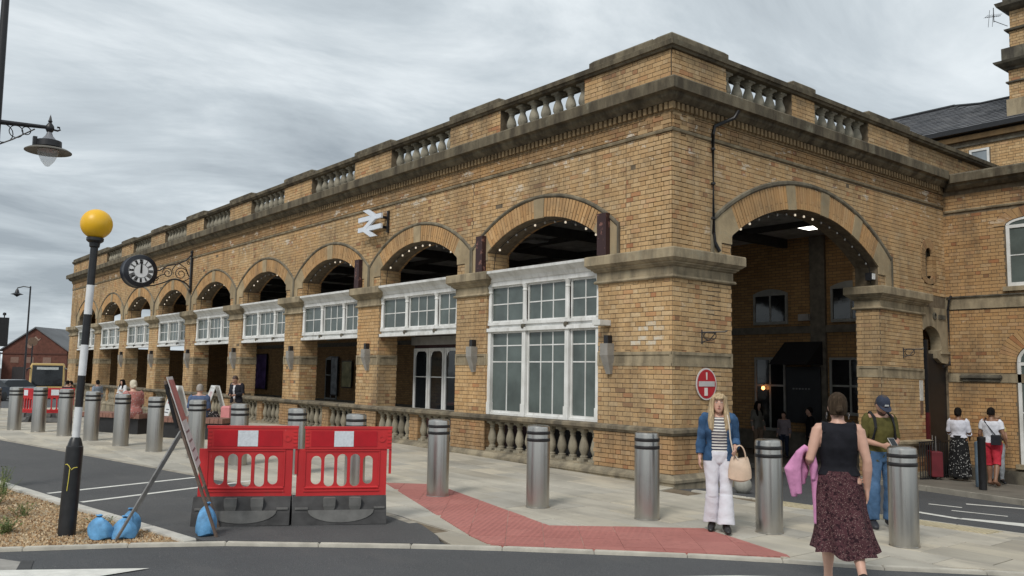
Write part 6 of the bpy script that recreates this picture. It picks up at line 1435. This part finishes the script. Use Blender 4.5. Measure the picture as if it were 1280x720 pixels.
def top(P, mat, sleeve=1.0, off=.012, neck=.93, hem=-.05, name='top', folds=.003, openf=0, fore=0.0, strap=False):
    def test(nm, f, c, n):
        if nm == 'torso': 
            pf = (c - P['J']['pel'] / P['s']).dot((P['J']['neck'] - P['J']['pel']).normalized()) / (P['J']['neck'] - P['J']['pel']).length * P['s']
            if pf > neck or pf < hem: return False
            if openf and n.y > .25 and abs(c.x) < openf: return False
            return True
        if nm in ('thL', 'thR'): return f < .18 and hem < -.02 and not (openf and n.y > .25 and abs(c.x) < openf)
        if nm[:2] == 'ua': return f < sleeve and not strap
        if nm[:2] == 'fa': return f < fore
        return False
    return cloth(P, name, mat, test, off, None, folds)
def to_cam(x, y, deg=0):
    v = Vector((CAMPOS.x - x, CAMPOS.y - y)).normalized(); a = math.radians(deg); return (v.x * math.cos(a) - v.y * math.sin(a), v.x * math.sin(a) + v.y * math.cos(a))
def gp(x, y, dz=0): return (x, y, gz(x, y) + .008 + dz)
def skirt(P, mat, rings, n=64, nf=9, amp=.02, name='skirt'):
    """rings: (z, halfwidth, halfdepth, xo, yo, fold amount)"""
    s = P['s']; mb = MB(); R = []
    for z, w, d, xo, yo, fa in rings:
        R.append([(s * (xo + (w + fa * amp * math.sin(nf * a + z * 3 + .7 * math.sin(3 * a))) * math.cos(a)), s * (yo + (d + fa * amp * math.sin(nf * a + z * 3 + .7 * math.sin(3 * a))) * math.sin(a)), s * (z + fa * .012 * math.sin(2 * a + 1) + fa * .01 * math.sin(5 * a))) for a in [2 * PI * i / n for i in range(n)]])
    Rin = [[(x * .97, y * .97, z) for x, y, z in r] for r in reversed(R[-3:])]
    mb.ring_loft(R + Rin, caps=False); return mb.build(name, mat, P['t'])
# --- blond woman walking towards the camera
def woman_denim():
    x, y = -2.50, -2.79
    P = person('blond woman in denim jacket, striped top and white flared trousers walking', gp(x, y), to_cam(x, y, 4), 1.535, dict(elL=(-.205, -.05, 1.12), wrL=(-.19, .12, 1.03), elR=(.215, -.03, 1.12), wrR=(.235, .02, .90), knL=(-.08, .06, .50), anL=(-.075, .10, .085), toL=(-.085, .26, .035), knR=(.085, .03, .49), anR=(.085, -.07, .09), toR=(.11, .09, .03)), vox=.0085, fem=True, curl=.6)
    # her own left is local -x here: the bag hangs from that forearm
    top(P, fabric('breton_top', (.62, .60, .56), .08, 10, 'stripe'), .9, .010, .93, -.06, 'striped_top', .002)
    trousers(P, fabric('white_denim', (.66, .66, .71), .04), .022, .55, .99, .10, .003)
    def jt(nm, f, c, n):
        if nm == 'torso':
            if c.z > 1.445 or c.z < .86: return False
            return not (n.y > .15 and abs(c.x) < .085)
        if nm[:2] == 'th': return f < .12 and c.z > .86 and not (n.y > .15 and abs(c.x) < .085)
        return nm[:2] == 'ua' or (nm[:2] == 'fa' and f < .8)
    cloth(P, 'denim_jacket', fabric('denim', (.032, .075, .15), .25, 9, 'denim'), jt, .026, None, .005)
    hair(P, hair_mat('blond_hair', (.46, .35, .215)), 'long'); shoes(P, plain('black_leather', (.014, .013, .013), .4))
    s = P['s']; wr = P['J']['wrL']; m = Matrix.Rotation(P['t'].rotation_euler.z, 3, 'Z'); o = Vector(gp(x, y)) + m @ (wr + Vector((-.05, .03, 0)) * s)
    t = thing('handbag', 'tan leather handbag hanging from the arm of the blond woman', 'handbag', o, P['t'].rotation_euler.z); tan = plain('tan_leather', (.56, .42, .31), .5, .16, 9)
    B = [(-.40, .13, .045), (-.38, .165, .068), (-.30, .165, .072), (-.22, .15, .06), (-.14, .125, .038), (-.11, .11, .02)]
    R = []
    B = [(z * .88, w * .8, d * .85) for z, w, d in B]
    for z, w, d in B: R.append([(w * math.cos(a) * (1 if abs(math.cos(a)) < .9 else .97), d * math.sin(a) + .006 * math.sin(4 * a), z + .012 * math.cos(2 * a)) for a in [2 * PI * i / 24 for i in range(24)]])
    MB().ring_loft(R).build('bag', tan, t)
    for yy in (-.02, .02): MB().tube([(.065 * math.cos(PI * k / 12), yy * (1 - .5 * math.sin(PI * k / 12)), -.115 + .15 * math.sin(PI * k / 12)) for k in range(13)], .0075, 6).build('handle', tan, t)
    loc = lambda p: m.inverted() @ (Vector(gp(x, y)) + m @ (Vector(p) * s) - o)
    MB().tube([loc((-.10, .10, 1.44)), loc((-.12, .145, 1.30)), loc((-.13, .15, 1.15)), loc((-.165, .155, .98)), (.02, .03, -.12)], .008, 6).build('strap', plain('cream_strap', (.6, .52, .42), .5), t)
woman_denim()
# --- woman in black top and patterned skirt, back view, striding away
def woman_skirt():
    x, y = -3.78, -5.01; d = Vector((x - CAMPOS.x, y - CAMPOS.y)).normalized(); a = math.radians(8); f = (d.x * math.cos(a) - d.y * math.sin(a), d.x * math.sin(a) + d.y * math.cos(a))
    P = person('woman in black sleeveless top and maroon patterned skirt walking away', gp(x, y, -.03), f, 1.66, dict(elL=(-.245, -.05, 1.13), wrL=(-.215, .16, 1.06), elR=(.225, -.05, 1.12), wrR=(.225, -.01, .88), knL=(-.085, .10, .50), anL=(-.09, .12, .09), toL=(-.10, .28, .04), hipR=(.088, -.01, .90), knR=(.10, -.05, .50), anR=(.13, -.30, .20), toR=(.135, -.19, .06)), vox=.0085, fem=True, build=1.04, curl=.6)
    cloth(P, 'black_top', fabric('black_knit', (.012, .012, .016), .2), lambda nm, f_, c, n: nm == 'torso' and .99 < c.z < 1.44 and abs(c.x) < (.168 if c.z > 1.2 else .2) - max(0, c.z - 1.31) * .20, .013, None, .002)
    skirt(P, fabric('maroon_print', (.066, .026, .031), .25, 8, 'ditsy'), [(1.035, .150, .118, 0, 0, 0), (1.0, .166, .130, 0, 0, .05), (.93, .186, .142, 0, 0, .12), (.82, .200, .158, .002, .0, .3), (.70, .208, .175, .006, -.004, .5), (.58, .222, .20, .012, -.02, .8), (.47, .24, .228, .018, -.035, 1.1), (.39, .258, .25, .024, -.045, 1.5), (.355, .268, .258, .026, -.048, 1.6)], nf=7, amp=.022)
    hair(P, hair_mat('short_brown_hair', (.050, .034, .022)), 'bun'); shoes(P, plain('black_sandal', (.012, .012, .012), .5), .008)
    s = P['s']
    for sg in (-1, 1):
        h_ = P['hc'] + Vector((sg * .092, -.01, -.075)) * s; MB().tube([tuple(h_ + Vector((0, .028 * math.cos(k * PI / 8), .028 * math.sin(k * PI / 8)))) for k in range(17)], .0018, 5).build('hoop_earring', plain('silver', (.35, .35, .35), .25, .05, 5, 1.0), P['t'])
        MB().tube([tuple(Vector(p) * s) for p in ((sg * .125, -.085, 1.36), (sg * .132, -.06, 1.435), (sg * .13, .02, 1.45), (sg * .12, .09, 1.39))], .010, 6).build('shoulder_strap', fabric('black_knit', (.012, .012, .016)), P['t'])
    # pink cardigan over the left forearm
    m = Matrix.Rotation(P['t'].rotation_euler.z, 3, 'Z'); o = Vector(gp(x, y)); t = thing('cardigan', 'pink cardigan hanging over the arm of the woman in the patterned skirt', 'cardigan', o, P['t'].rotation_euler.z)
    el, wr = P['J']['elL'], P['J']['wrL']; mb = MB(); rng = random.Random(4)
    for k in range(7):
        fr = .12 + .80 * k / 6; c = el.lerp(wr, fr) + Vector((-.012, 0, .012)); sx = -.10 - .05 * math.sin(k * 1.3); L1 = .24 + .10 * math.sin(k * .9 + 1) + .05 * rng.random(); L2 = .20 + .12 * rng.random()
        mb.tube([c + Vector((.035, 0, -L2)), c + Vector((.05, 0, -.10)), c + Vector((.03, 0, .015)), c + Vector((-.03, -.01, .055)), c + Vector((-.075, -.015, .01)), c + Vector((sx, -.01, -.12)), c + Vector((sx * .8, .01 * math.sin(k), -L1))], [.018, .030, .030, .032, .036, .042 + .016 * math.sin(k * 2), .026], 8)
    mb.tube([el + Vector((.03, .06, -.05)), el + Vector((.05, .06, -.25)), el + Vector((.055, .05, -.45)), el + Vector((.05, .05, -.58))], [.035, .036, .03, .022], 10)
    remeshed('cardigan', mb, fabric('pink_knit', (.58, .25, .43), .12, 9), t, .009)
woman_skirt()
# --- man in cap reading his phone
def man_phone():
    x, y = -.62, -3.72; f = to_cam(x, y, 28)
    P = person('man in dark cap, olive shirt and jeans looking at his phone', gp(x, y), f, 1.57, dict(neck=(0, .02, 1.43), head=(0, .075, 1.555), elL=(-.225, .0, 1.10), wrL=(-.075, .23, 1.06), elR=(.225, .0, 1.10), wrR=(.09, .22, 1.05), anL=(-.12, -.03, .085), toL=(-.16, .12, .03), anR=(.12, -.02, .085), toR=(.16, .13, .03), knL=(-.11, .015, .49), knR=(.11, .02, .49)), M_SKIN3, .0095, nod=.62, curl=1.1)
    top(P, fabric('olive_shirt', (.085, .075, .022), .25), .95, .014, .93, -.10, 'shirt'); trousers(P, fabric('blue_jeans', (.055, .11, .20), .25, 7, 'denim'), .015, .12, .99, .06, .005); shoes(P, plain('dark_trainer', (.02, .02, .025), .5), .012)
    s = P['s']; hm, hc = P['hm'], P['hc']; g = lambda p: tuple(hc + hm @ (Vector(p) * s)); mb = MB()
    mb.ring_loft([[g((w * math.cos(a), -.006 + d * math.sin(a), z)) for a in [2 * PI * i / 24 for i in range(24)]] for z, w, d in ((.028, .083, .102), (.06, .083, .102), (.095, .070, .086), (.122, .042, .052), (.130, .008, .01))])
    ch = mb.build('cap', fabric('navy_cap', (.035, .042, .065), .2), P['t']); n = 14
    mb = MB(); up_ = [g((.083 * math.cos(PI * k / n), -.006 + .10 * math.sin(PI * k / n), .034)) for k in range(n + 1)]; out = [g((.080 * math.cos(PI * k / n), .0 + .175 * math.sin(PI * k / n) ** .8 if 0 < k < n else 0, .022)) for k in range(n + 1)]
    lo = [tuple(Vector(p) - hm @ Vector((0, 0, .006))) for p in out]; mb.ring_loft([up_, out, lo, [tuple(Vector(p) - hm @ Vector((0, 0, .006))) for p in up_]], close=False, caps=False); mb.build('peak', fabric('navy_cap', (.035, .042, .065)), ch)
    mb = MB(); mb.add([g((-.025, .099, .055)), g((.03, .098, .055)), g((.028, .094, .075)), g((-.022, .095, .075))] + [g((-.025, .103, .055)), g((.03, .102, .055)), g((.028, .098, .075)), g((-.022, .099, .075))], [(0, 1, 2, 3), (7, 6, 5, 4), (0, 4, 5, 1), (1, 5, 6, 2), (2, 6, 7, 3), (3, 7, 4, 0)]); mb.build('badge', plain('pale_badge', (.55, .55, .55), .6), ch)
    hair(P, plain('dark_short_hair', (.05, .035, .03), .6), 'short')
    bd = MB(); bd.ring_loft([[g((w * math.cos(a), yo + d * math.sin(a), z)) for a in [2 * PI * i / 16 for i in range(16)]] for z, w, d, yo in ((-.125, .03, .03, .05), (-.11, .048, .045, .043), (-.08, .060, .060, .032), (-.055, .064, .066, .022))]); bd.build('beard', plain('beard_brown', (.07, .04, .03), .8), P['t'])
    m = Matrix.Rotation(P['t'].rotation_euler.z, 3, 'Z'); pm = Vector((.0, .32, 1.09)) * s
    t = thing('phone', 'pale phone held in both hands by the man in the cap', 'phone', Vector(gp(x, y)) + m @ pm, P['t'].rotation_euler.z); t.rotation_euler.x = -.7
    c_ = MB().box((-.038, -.078, -.005), (.038, .078, .004)).build('case', plain('phone_pale', (.5, .48, .46), .3), t); MB().box((-.034, -.073, .0042), (.034, .073, .006)).build('screen', M_GD, t)
    t = thing('backpack', 'dark backpack with black straps worn by the man in the cap', 'backpack', gp(x, y), P['t'].rotation_euler.z); MB().ring_loft([[(s * w * math.cos(a), s * (-.20 + d * (math.sin(a)) - (.02)), s * z) for a in [2 * PI * i / 20 for i in range(20)]] for z, w, d in ((.98, .10, .05), (1.0, .14, .075), (1.2, .145, .085), (1.38, .12, .07), (1.43, .06, .03))]).build('pack', fabric('pack_black', (.02, .02, .022), .2), t)
    for sg in (-1, 1): MB().tube([Vector(p) * s for p in ((sg * .10, -.13, 1.40), (sg * .115, -.03, 1.465), (sg * .12, .09, 1.40), (sg * .125, .135, 1.27), (sg * .15, .10, 1.12), (sg * .17, -.02, 1.04), (sg * .13, -.14, 1.02))], .022 * s, 8, squash=.5).build('strap', fabric('pack_black', (.02, .02, .022)), t)
man_phone()
def back_dir(x, y, deg=0): v = to_cam(x, y, deg); return (-v[0], -v[1])
BLKH = hair_mat('black_hair', (.012, .010, .009))
def group_right():
    x, y = 8.60, -.62; P = person('woman in white blouse and long black speckled skirt, back view', gp(x, y, .08), back_dir(x, y, -12), 1.53, dict(elL=(-.225, .02, 1.12), wrL=(-.15, .2, 1.02), elR=(.225, .02, 1.12), wrR=(.20, .17, .98)), M_SKIN2, .014, fem=True, build=1.1, hands=False)
    top(P, fabric('white_blouse', (.62, .63, .70), .06), 1, .02, .93, .1, 'blouse', .004, 0, .35); skirt(P, fabric('black_speckle', (.012, .012, .013), .2, 8, 'ditsy_bw'), [(1.05, .16, .13, 0, 0, 0), (.95, .19, .15, 0, 0, .1), (.7, .21, .17, 0, 0, .5), (.4, .225, .19, 0, 0, .9), (.09, .24, .2, 0, 0, 1.2)]); hair(P, BLKH, 'bun'); shoes(P, M_BK)
    x, y = 7.95, -1.55; P = person('man in white t shirt and red shorts walking away', gp(x, y, .08), back_dir(x, y, -20), 1.55, dict(elL=(-.24, -.03, 1.12), wrL=(-.24, .10, .93), elR=(.25, -.04, 1.12), wrR=(.27, .05, .92), knL=(-.09, .06, .49), anL=(-.09, .05, .09), toL=(-.10, .2, .03), knR=(.10, -.04, .5), anR=(.12, -.22, .13), toR=(.13, -.08, .04)), M_SKIN2, .014, build=1.12, hands=False)
    top(P, fabric('white_tee', (.64, .65, .70), .06), .62, .018, .93, -.10, 't_shirt', .004); trousers(P, fabric('red_shorts', (.50, .035, .055), .12), .022, 0, 0.02, .02, .004, 'shorts'); hair(P, BLKH, 'short'); shoes(P, plain('tan_sandal', (.2, .1, .06), .6))
    s = P['s']; t = thing('shoulder_bag', 'black shoulder bag worn by the man in red shorts', 'bag', gp(x, y, .08), P['t'].rotation_euler.z); MB().rect_loft(.06 * s, .25 * s, -.235 * s, -.155 * s, [(.90 * s, -.01), (.905 * s, 0), (1.10 * s, 0), (1.12 * s, -.012)]).build('bag', plain('bag_black', (.014, .016, .022), .5), t)
    MB().tube([Vector(p) * s for p in ((.14, -.165, 1.1), (.02, -.150, 1.25), (-.10, -.115, 1.40), (-.12, -.01, 1.475), (-.06, .12, 1.36), (.10, .15, 1.15), (.21, .02, 1.0), (.20, -.12, 1.0))], .011 * s, 6).build('strap', plain('bag_black', (.014, .016, .022)), t)
    x, y = 9.0, -1.22; P = person('fair haired woman in a yellow top half hidden behind the man in red shorts', gp(x, y, .08), to_cam(x, y, 15), 1.42, dict(wrL=(-.12, .18, 1.1), elL=(-.22, 0, 1.12)), M_SKIN3, .014, fem=True, hands=False)
    top(P, fabric('yellow_top', (.50, .38, .16), .15), .4); trousers(P, fabric('grey_trousers', (.30, .32, .34), .15)); hair(P, plain('fair_hair', (.25, .15, .08), .6), 'long'); shoes(P, M_BK)
    t = thing('suitcase', 'dark red suitcase tilted beside the woman in the speckled skirt', 'suitcase', gp(8.15, -.30, .08), .7); MB().rect_loft(-.2, .2, -.11, .11, [(.04, -.02), (.06, 0), (.56, 0), (.58, -.02)]).build('shell', plain('case_red', (.12, .012, .018), .4), t)
    for sg in (-1, 1): MB().tube([(sg * .12, 0, .57), (sg * .12, 0, .9)], .008, 6).build('handle_bar', M_GALV, t); MB().lathe([(0, -.015), (.03, -.015), (.03, .015), (0, .015)], 10, (sg * .15, 0, .03), axis='y').build('wheel', M_RUBD, t)
group_right()
def group_left():
    # standing by the balustrade with a pink case
    x, y = -2.05, 12.6; P = person('person in dark jacket bent over a phone behind the red barriers', gp(x, y), to_cam(x, y, -35), 1.40, dict(head=(0, .10, 1.55), neck=(0, .04, 1.42), wrL=(-.08, .22, 1.08), wrR=(.08, .22, 1.08), elL=(-.22, 0, 1.12), elR=(.22, 0, 1.12)), M_SKIN3, .015, nod=.6, hands=False)
    top(P, fabric('black_jacket', (.02, .02, .026), .2), 1, .03, .95, -.15, 'jacket', .005, .03, .9); top(P, fabric('white_shirt_under', (.6, .6, .62), .05), .1, .008, .93, -.02, 'shirt'); trousers(P, fabric('khaki_trousers', (.24, .19, .145), .15)); hair(P, plain('dark_brown_hair', (.06, .035, .025), .6), 'short'); shoes(P, M_BK)
    t = thing('suitcase', 'pale pink suitcase standing behind the left near barrier', 'suitcase', gp(-2.35, 12.15), .5); MB().rect_loft(-.22, .22, -.13, .13, [(.05, -.03), (.08, 0), (.60, 0), (.64, -.03)]).build('shell', plain('case_pink', (.62, .24, .24), .4, .1), t)
    for k in range(4): MB().box((-.17 + k * .1, -.14, .1), (-.13 + k * .1, -.13, .58)).build('rib', plain('case_pink_dark', (.5, .18, .19), .4), t)
    for sg in (-1, 1): MB().lathe([(0, -.02), (.035, -.02), (.035, .02), (0, .02)], 10, (sg * .16, -.08, .035), axis='y').build('wheel', M_RUBD, t)
    t = thing('carrier_bag', 'black and cream patterned bag left of the pink suitcase', 'bag', gp(-2.75, 12.3), .3); MB().ring_loft([[(w * math.cos(a), d * math.sin(a), z) for a in [2 * PI * i / 16 for i in range(16)]] for z, w, d in ((0, .2, .1), (.06, .24, .13), (.34, .22, .1), (.5, .14, .04))]).build('bag', fabric('cream_black', (.03, .03, .03), .2, 8, 'ditsy_pink'), t)
    x, y = -1.3, 25.6; P = person('woman in white top and wide black trousers standing by the balustrade', gp(x, y), to_cam(x, y, -50), 1.42, dict(elL=(-.24, .02, 1.14), wrL=(-.1, .16, 1.2), elR=(.24, 0, 1.12), wrR=(.2, .12, 1.0)), M_SKIN, .016, fem=True, hands=False)
    top(P, fabric('white_top', (.62, .63, .64), .05), 1, .03, .93, 0, 'blouse', .004, 0, .6); trousers(P, fabric('black_wide', (.014, .014, .016), .2), .03, .9); hair(P, BLKH, 'long'); shoes(P, M_BK)
    SIT = dict(pel=(0, 0, .52), neck=(0, .03, 1.02), head=(0, .07, 1.16), shL=(-.165, .02, .965), shR=(.165, .02, .965), elL=(-.22, .05, .70), elR=(.22, .05, .70), wrL=(-.12, .26, .62), wrR=(.12, .26, .62), hipL=(-.09, .02, .50), hipR=(.09, .02, .50), knL=(-.11, .42, .50), knR=(.11, .42, .50), anL=(-.11, .42, .09), anR=(.11, .42, .09), toL=(-.12, .57, .03), toR=(.12, .57, .03))
    x, y = -4.62, 12.35; P = person('pale haired woman in a pink checked coat seated on the bench', gp(x, y, -.0), back_dir(x, y, 25), 1.66, SIT, M_SKIN, .016, fem=True, build=1.15, hands=False)
    top(P, fabric('pink_check', (.42, .17, .15), .15, 9, 'ditsy_pink'), 1, .03, .95, -.25, 'coat', .005, 0, .9); trousers(P, fabric('black_slacks', (.015, .015, .018), .2)); hair(P, plain('pale_hair', (.58, .52, .40), .7), 'bun'); shoes(P, M_BK)
    x, y = -3.62, 10.85; P = person('man in a blue jacket seated on the bench, back view', gp(x, y, 0), back_dir(x, y, -10), 1.60, SIT, M_SKIN, .016, build=1.15, hands=False)
    top(P, fabric('blue_jacket', (.085, .12, .21), .15), 1, .03, .95, -.25, 'jacket', .005, 0, .9); trousers(P, fabric('dark_jeans', (.03, .04, .07), .2)); hair(P, plain('grey_hair', (.30, .27, .24), .7), 'short'); shoes(P, M_BK)
    for k, (x, y, lab, c, hs) in enumerate([(-3.0, 26.5, 'dark haired person in a black coat left of the beacon pole', (.02, .02, .028), 'short'), (-2.35, 24.9, 'dark haired person in a grey blue top just left of the beacon pole', (.22, .26, .32), 'bun'), (-2.65, 27.6, 'person in dark red top between the two near the beacon pole', (.14, .03, .04), 'short')]):
        P = person(lab, gp(x, y), back_dir(x, y, -30 + 60 * k), 1.38, None, M_SKIN3, .018, hands=False, build=1.1); top(P, fabric('top_far_%d' % k if False else ['far_black', 'far_grey_blue', 'far_red'][k], c, .15), 1, .02, .95, -.1, 'coat', .003, 0, .8); trousers(P, fabric('dark_jeans', (.03, .04, .07))); hair(P, BLKH, hs); shoes(P, M_BK)
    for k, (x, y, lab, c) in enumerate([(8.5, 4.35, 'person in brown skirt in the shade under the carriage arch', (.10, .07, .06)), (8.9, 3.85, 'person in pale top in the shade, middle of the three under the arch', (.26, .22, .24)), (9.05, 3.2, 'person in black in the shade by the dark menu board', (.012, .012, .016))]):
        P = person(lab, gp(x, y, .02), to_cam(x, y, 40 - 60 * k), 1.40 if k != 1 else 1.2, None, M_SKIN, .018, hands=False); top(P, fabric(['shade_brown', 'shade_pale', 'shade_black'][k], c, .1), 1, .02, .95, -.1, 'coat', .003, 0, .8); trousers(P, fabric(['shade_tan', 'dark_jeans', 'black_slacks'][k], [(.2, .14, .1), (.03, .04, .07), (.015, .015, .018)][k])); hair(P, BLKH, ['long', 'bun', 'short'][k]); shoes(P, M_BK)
group_left()
